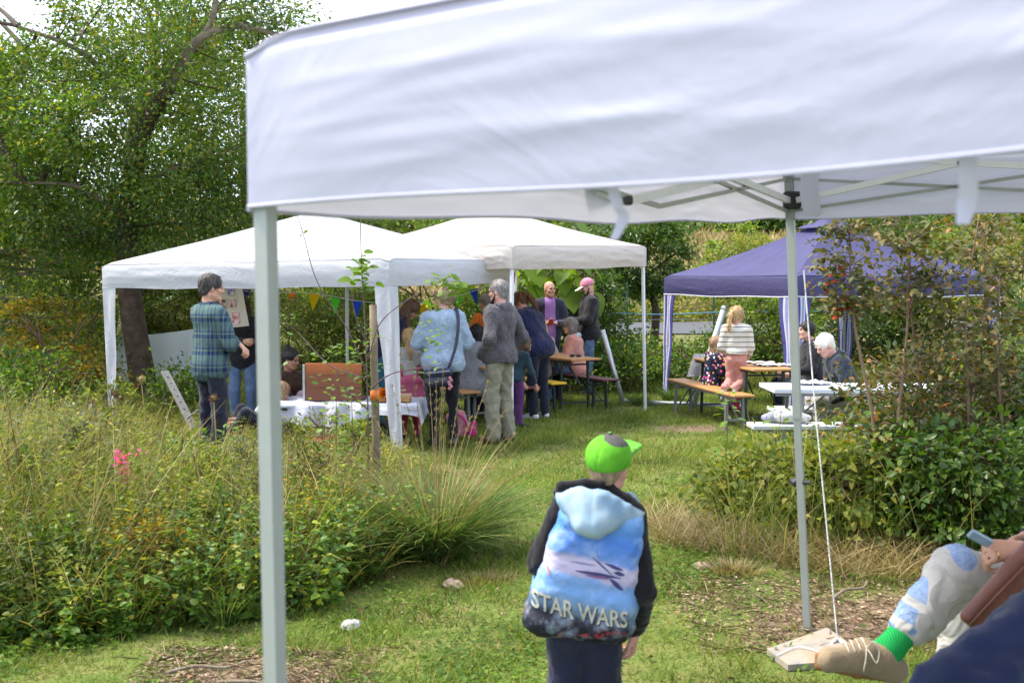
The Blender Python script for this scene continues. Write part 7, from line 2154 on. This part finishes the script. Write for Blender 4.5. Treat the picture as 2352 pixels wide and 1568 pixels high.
# bottle, sunglasses, papers on the beer tables
bo = thing('water_bottle', 'blue metal water bottle on the beer table beside the pink jumper', 'bottle', (gx(1266, 14.55), 14.55, .762))
bm_ = plain('blue_anodised_metal', (.015, .05, .45), .3, .5, .6)
prof = [(0, 0), (.037, .0), (.037, .15), (.034, .17), (.02, .19), (.018, .20)]
def lathe(mb, prof, n=16):
    V = [[r * math.cos(2 * math.pi * i / n), r * math.sin(2 * math.pi * i / n), z] for r, z in prof for i in range(n)]
    Q = [[j * n + i, j * n + (i + 1) % n, (j + 1) * n + (i + 1) % n, (j + 1) * n + i] for j in range(len(prof) - 1) for i in range(n)]
    return mb.add(V, Q)
lathe(MB(), prof).build('body', bm_, bo, True)
lathe(MB(), [(0, .235), (.012, .235), (.02, .225), (.02, .20), (0, .20)]).build('cap', bm_, bo, True)
sg = thing('sunglasses', 'black sunglasses lying on the orange beer table', 'sunglasses', (gx(1322, 13.95), 13.95, .765))
mb = MB()
for sx in (-1, 1): mb.ball((sx * .045, 0, .015), (.04, .012, .022), 10, 6).tube([(sx * .07, 0, .02), (sx * .08, .06, .012), (sx * .04, .11, .008)], .005, 5)
mb.tube([(-.02, 0, .02), (.02, 0, .02)], .006, 5).build('frame', M['black_plastic'], sg, True)
for k_, (px, d, z0, rz, lab) in enumerate([(1775, 12.5, .754, .3, 'sheet of newspaper on the table under the blue gazebo, nearest the striped jumper'), (1742, 12.9, .756, -.2, 'newspaper sheet lying further back on the table under the blue gazebo'), (1865, 10.15, .744, .15, 'crumpled blue white paper before the white haired person')]):
    pp = thing('paper_sheet', lab, 'paper', (gx(px, d), d, z0), rz, 'papers on the tables')
    U, Vv = np.meshgrid(np.linspace(-.5, .5, 9), np.linspace(-.5, .5, 9), indexing='ij')
    h = .022 * np.abs(np.sin(U * 9 + k_)) * np.abs(np.sin(Vv * 8)) + (.03 * np.abs(np.sin(U * 17) * np.cos(Vv * 15)) if k_ == 2 else 0)
    np_obj('sheet', np.stack([U * (.42 if k_ < 2 else .34), Vv * .32, h + .003], -1).reshape(-1, 3), [quadgrid(8, 8)], photo_mat('newsprint', (.34, .33, .31), (.50, .49, .46)) if k_ < 2 else C_('pale_blue_paper', (.52, .60, .70), var=.15, scale=20), pp)
for k_, (px, d, z0, cc, lab) in enumerate([(1812, 9.33, .45, (.52, .51, .50), 'white fleece bundle on the white bench'), (1790, 9.36, .45, (.24, .25, .30), 'grey folded jacket under the fleece on the white bench')]):
    fl = thing('folded_jacket', lab, 'jacket', (gx(px, d) + .06 * k_, d, z0))
    S = SDF(.03); S.ell((0, 0, .07 + .0 * k_), (.15, .10, .06 if k_ else .075)); S.ell((.12 - .2 * k_, .03, .05), (.12, .09, .05))
    V, F = S.mesh(.013); np_obj('cloth', wrinkle(V, F, .012, 30, k_ + 4), [F], C_('fleece_bundle_%s' % ('grey' if k_ else 'white'), cc, scale=30), fl)
# little things on the low table
ob = thing('paper_flower', 'orange tissue paper flower beside the wooden stake on the craft table', 'decoration', (gx(882, 10.5), 10.5, .515))
mb = MB()
nn = 40; dd = rand_dirs(nn, rt, .4)
V, T = leaf_arrays(np.tile(np.array([0, 0, .08]), (nn, 1)), dd, rt.normal(size=(nn, 3)), .10, .07); mb.add(V, (), T).build('petals', om, ob)
MB().tube([(0, 0, 0), (0, 0, .08)], .006, 5).build('stem', twig_brown, ob)
tr_ = thing('wooden_tray', 'shallow wooden tray with a wood off-cut at the right end of the white cloth', 'tray', (gx(905, 10.62), 10.62, .515))
MB().box((0, 0, .015), (.34, .22, .02), None, .004).build('base', W_orange, tr_); MB().box((0, -.11, .03), (.34, .012, .04)).box((0, .11, .03), (.34, .012, .04)).build('rim', W_orange, tr_)
MB().box((.12, 0, .055), (.13, .12, .05), None, .01).build('off_cut', woodmat('pale_wood_offcut', (.42, .30, .16)), tr_)
bp = thing('backpack', 'pink and magenta rucksack lying on the grass behind the black trousers', 'bag', (gx(1066, 11.4), 11.4, .0), .3)
S = SDF(.025)
for x0 in (-.10, -.03, .04): S.cap((x0, 0, .07), (x0 - .07, .02, .30 - abs(x0) * .5), .055, .045, k=.03)
V, F = S.mesh(.013)
np_obj('body', wrinkle(V, F, .012, 25, 2), [F], C_('dusty_pink_nylon', (.52, .22, .25)), bp)
S = SDF(.02); S.cap((.08, -.05, .06), (.10, -.03, .17), .05, .035); V, F = S.mesh(.013); np_obj('pocket', wrinkle(V, F, .006, 30, 2), [F], C_('magenta_nylon', (.58, .03, .22)), bp)
MB().tube(bez([(-.15, -.04, .30), (-.05, -.10, .26), (.02, -.10, .12), (.0, -.06, .04)], 5), .012, 6).build('strap', C_('magenta_nylon', ()), bp, True)
# red thing in the long grass under the craft table
rc = thing('red_bag', 'red cloth bag lying under the craft table among the weeds', 'bag', (gx(735, 10.2), 10.2, 0))
S = SDF(.03); S.ell((0, 0, .10), (.2, .12, .10)); S.ell((.1, .02, .12), (.12, .1, .11)); V, F = S.mesh(.016); np_obj('cloth', wrinkle(V, F, .012, 25, 9), [F], C_('bright_red_cloth', (.42, .03, .02)), rc)
# guy line and the weighted slab at the upright's foot
gl = thing('guy_line', 'white guy line running from the near gazebo down to the slab', 'rope', at(1924, 1472, 4.72))
b = Vector(gl.location)
MB().tube(bez([at(1846, 620, 4.92) - b, at(1872, 930, 4.85) - b, at(1898, 1200, 4.78) - b, Vector((0, 0, 0))], 8), .0034, 6).build('line', M['rope'], gl, True)
MB().tube(bez([Vector((-.06, -.05, -.01)), Vector((-.02, -.02, .015)), Vector((0, 0, .01)), Vector((.02, -.03, .0)), Vector((.05, -.07, -.02))], 6), .007, 6).build('knot', M['rope'], gl, True)
sl = thing('stone_slab', 'pale flat slab with a rope tied round it, lying beside the beige shoe', 'slab', (gx(1845, 4.62), 4.62, float(ground_z(gx(1845, 4.62), 4.62))))
b = Vector(sl.location)
ol = [at(1762, 1478, 4.62), at(1900, 1454, 4.9), at(1946, 1480, 4.72), at(1930, 1530, 4.45), at(1810, 1534, 4.42)]
top_ = [Vector((p.x - b.x, p.y - b.y, .028 + .006 * (i % 2))) for i, p in enumerate(ol)]
V = [list(t) for t in top_] + [[t.x * 1.01, t.y * 1.01, 0] for t in top_] + [[0, 0, .036]]
F4 = np.array([[i, (i + 1) % 5, 5 + (i + 1) % 5, 5 + i][::-1] for i in range(5)]); F3 = np.array([[i, (i + 1) % 5, 10] for i in range(5)])
slm = NT('weathered_pale_slab'); nz = slm.noise(5, 5, .65)
bb = slm.bsdf(slm.ramp(nz.outputs[0], [(.3, (.20, .195, .19)), (.5, (.30, .26, .21)), (.7, (.30, .21, .12))]), .85, .2); slm.bump(bb, slm.noise(40, 4).outputs[0], .006, .6)
np_obj('slab_body', np.array(V), [F4, F3], slm.done(bb.outputs[0]), sl, smooth_=False)
MB().tube(bez([top_[0].lerp(top_[4], .5) + Vector((0, 0, .006)), Vector((.0, -.02, .045)), top_[3] + Vector((-.03, .04, .006))], 6), .003, 6).build('rope_loop', M['rope'], sl, True)
# stones, dead leaves, sticks
stone = plain('pale_brown_stone', (.31, .24, .18), .9, .2, 0, .3, 10, .01)
stone_g = plain('pale_grey_stone', (.42, .41, .40), .9, .2, 0, .25, 10, .01)
rs = np.random.default_rng(77)
for px, py, wd, m_, lab in ((1040, 1357, 58, stone, 'brown angular stone lying in the path right of the tussock'), (800, 1455, 62, stone_g, 'flat grey stone on the ground right of the big near upright'), (1622, 1318, 52, stone, 'dry brown bark piece on the path near the thicket'), (1305, 1530, 40, stone, 'small brown bark piece left of the boy in the grass')):
    d = 1.7 * 2300 / (py - 665)
    s = thing('stone', lab, 'stone', (gx(px, d), d, float(ground_z(gx(px, d), d))), rs.uniform(0, 3), 'stones lying on the path')
    r0 = wd / 2 / 2300 * d
    mb = MB().ball((0, 0, r0 * .2), (r0, r0 * .7, r0 * .42), 9, 6)
    mb.V[0] = mb.V[0] * (1 + rs.normal(0, .10, (len(mb.V[0]), 1))); mb.build('rock', m_, s)
lf = plain('dead_brown_leaf', (.22, .125, .06), .8, .2, 0, .4, 8)
n = 70
d = 3.2 + 7 * rs.uniform(size=n) ** 1.6; x = rs.uniform(-.42, .5, n) * d
k = ~in_meadow(x, d) & ~((x > 1.3) & (d > 6.2)); x, d = x[k], d[k]; n = len(x); az = rs.uniform(0, 6.28, n)
V, T = leaf_arrays(np.stack([x, d, ground_z(x, d) + .02], 1), np.stack([np.cos(az), np.sin(az), rs.normal(0, .3, n)], 1), rs.normal(size=(n, 3)) * .35 + np.array([0, 0, 1]), rs.uniform(.03, .06, n), rs.uniform(.02, .035, n), True, .25)
tag(np_obj('fallen_leaves', V, [T], lf), kind='stuff')
for i, (x, y, L_, a_, lab) in enumerate([(-1.35, 4.35, .35, .2, 'thin dark stick on the wood chips at the lower left'), (-1.05, 4.15, .45, -.3, 'dark stick lying by the foot of the big near upright'), (1.9, 5.5, .4, .7, 'thin stick on the bare ground by the thin upright')]):
    s = thing('stick', lab, 'stick', (x, y, .02), a_, 'sticks on the bare ground')
    MB().tube(bez([(-L_ / 2, 0, 0), (-.05, .02, .015), (.08, -.01, .01), (L_ / 2, .03, .02)], 4), [.008] * 4 + [.007] * 4 + [.006] * 4 + [.004], 6).build('twig', bark_grey, s, True)
bpy.context.view_layer.update()
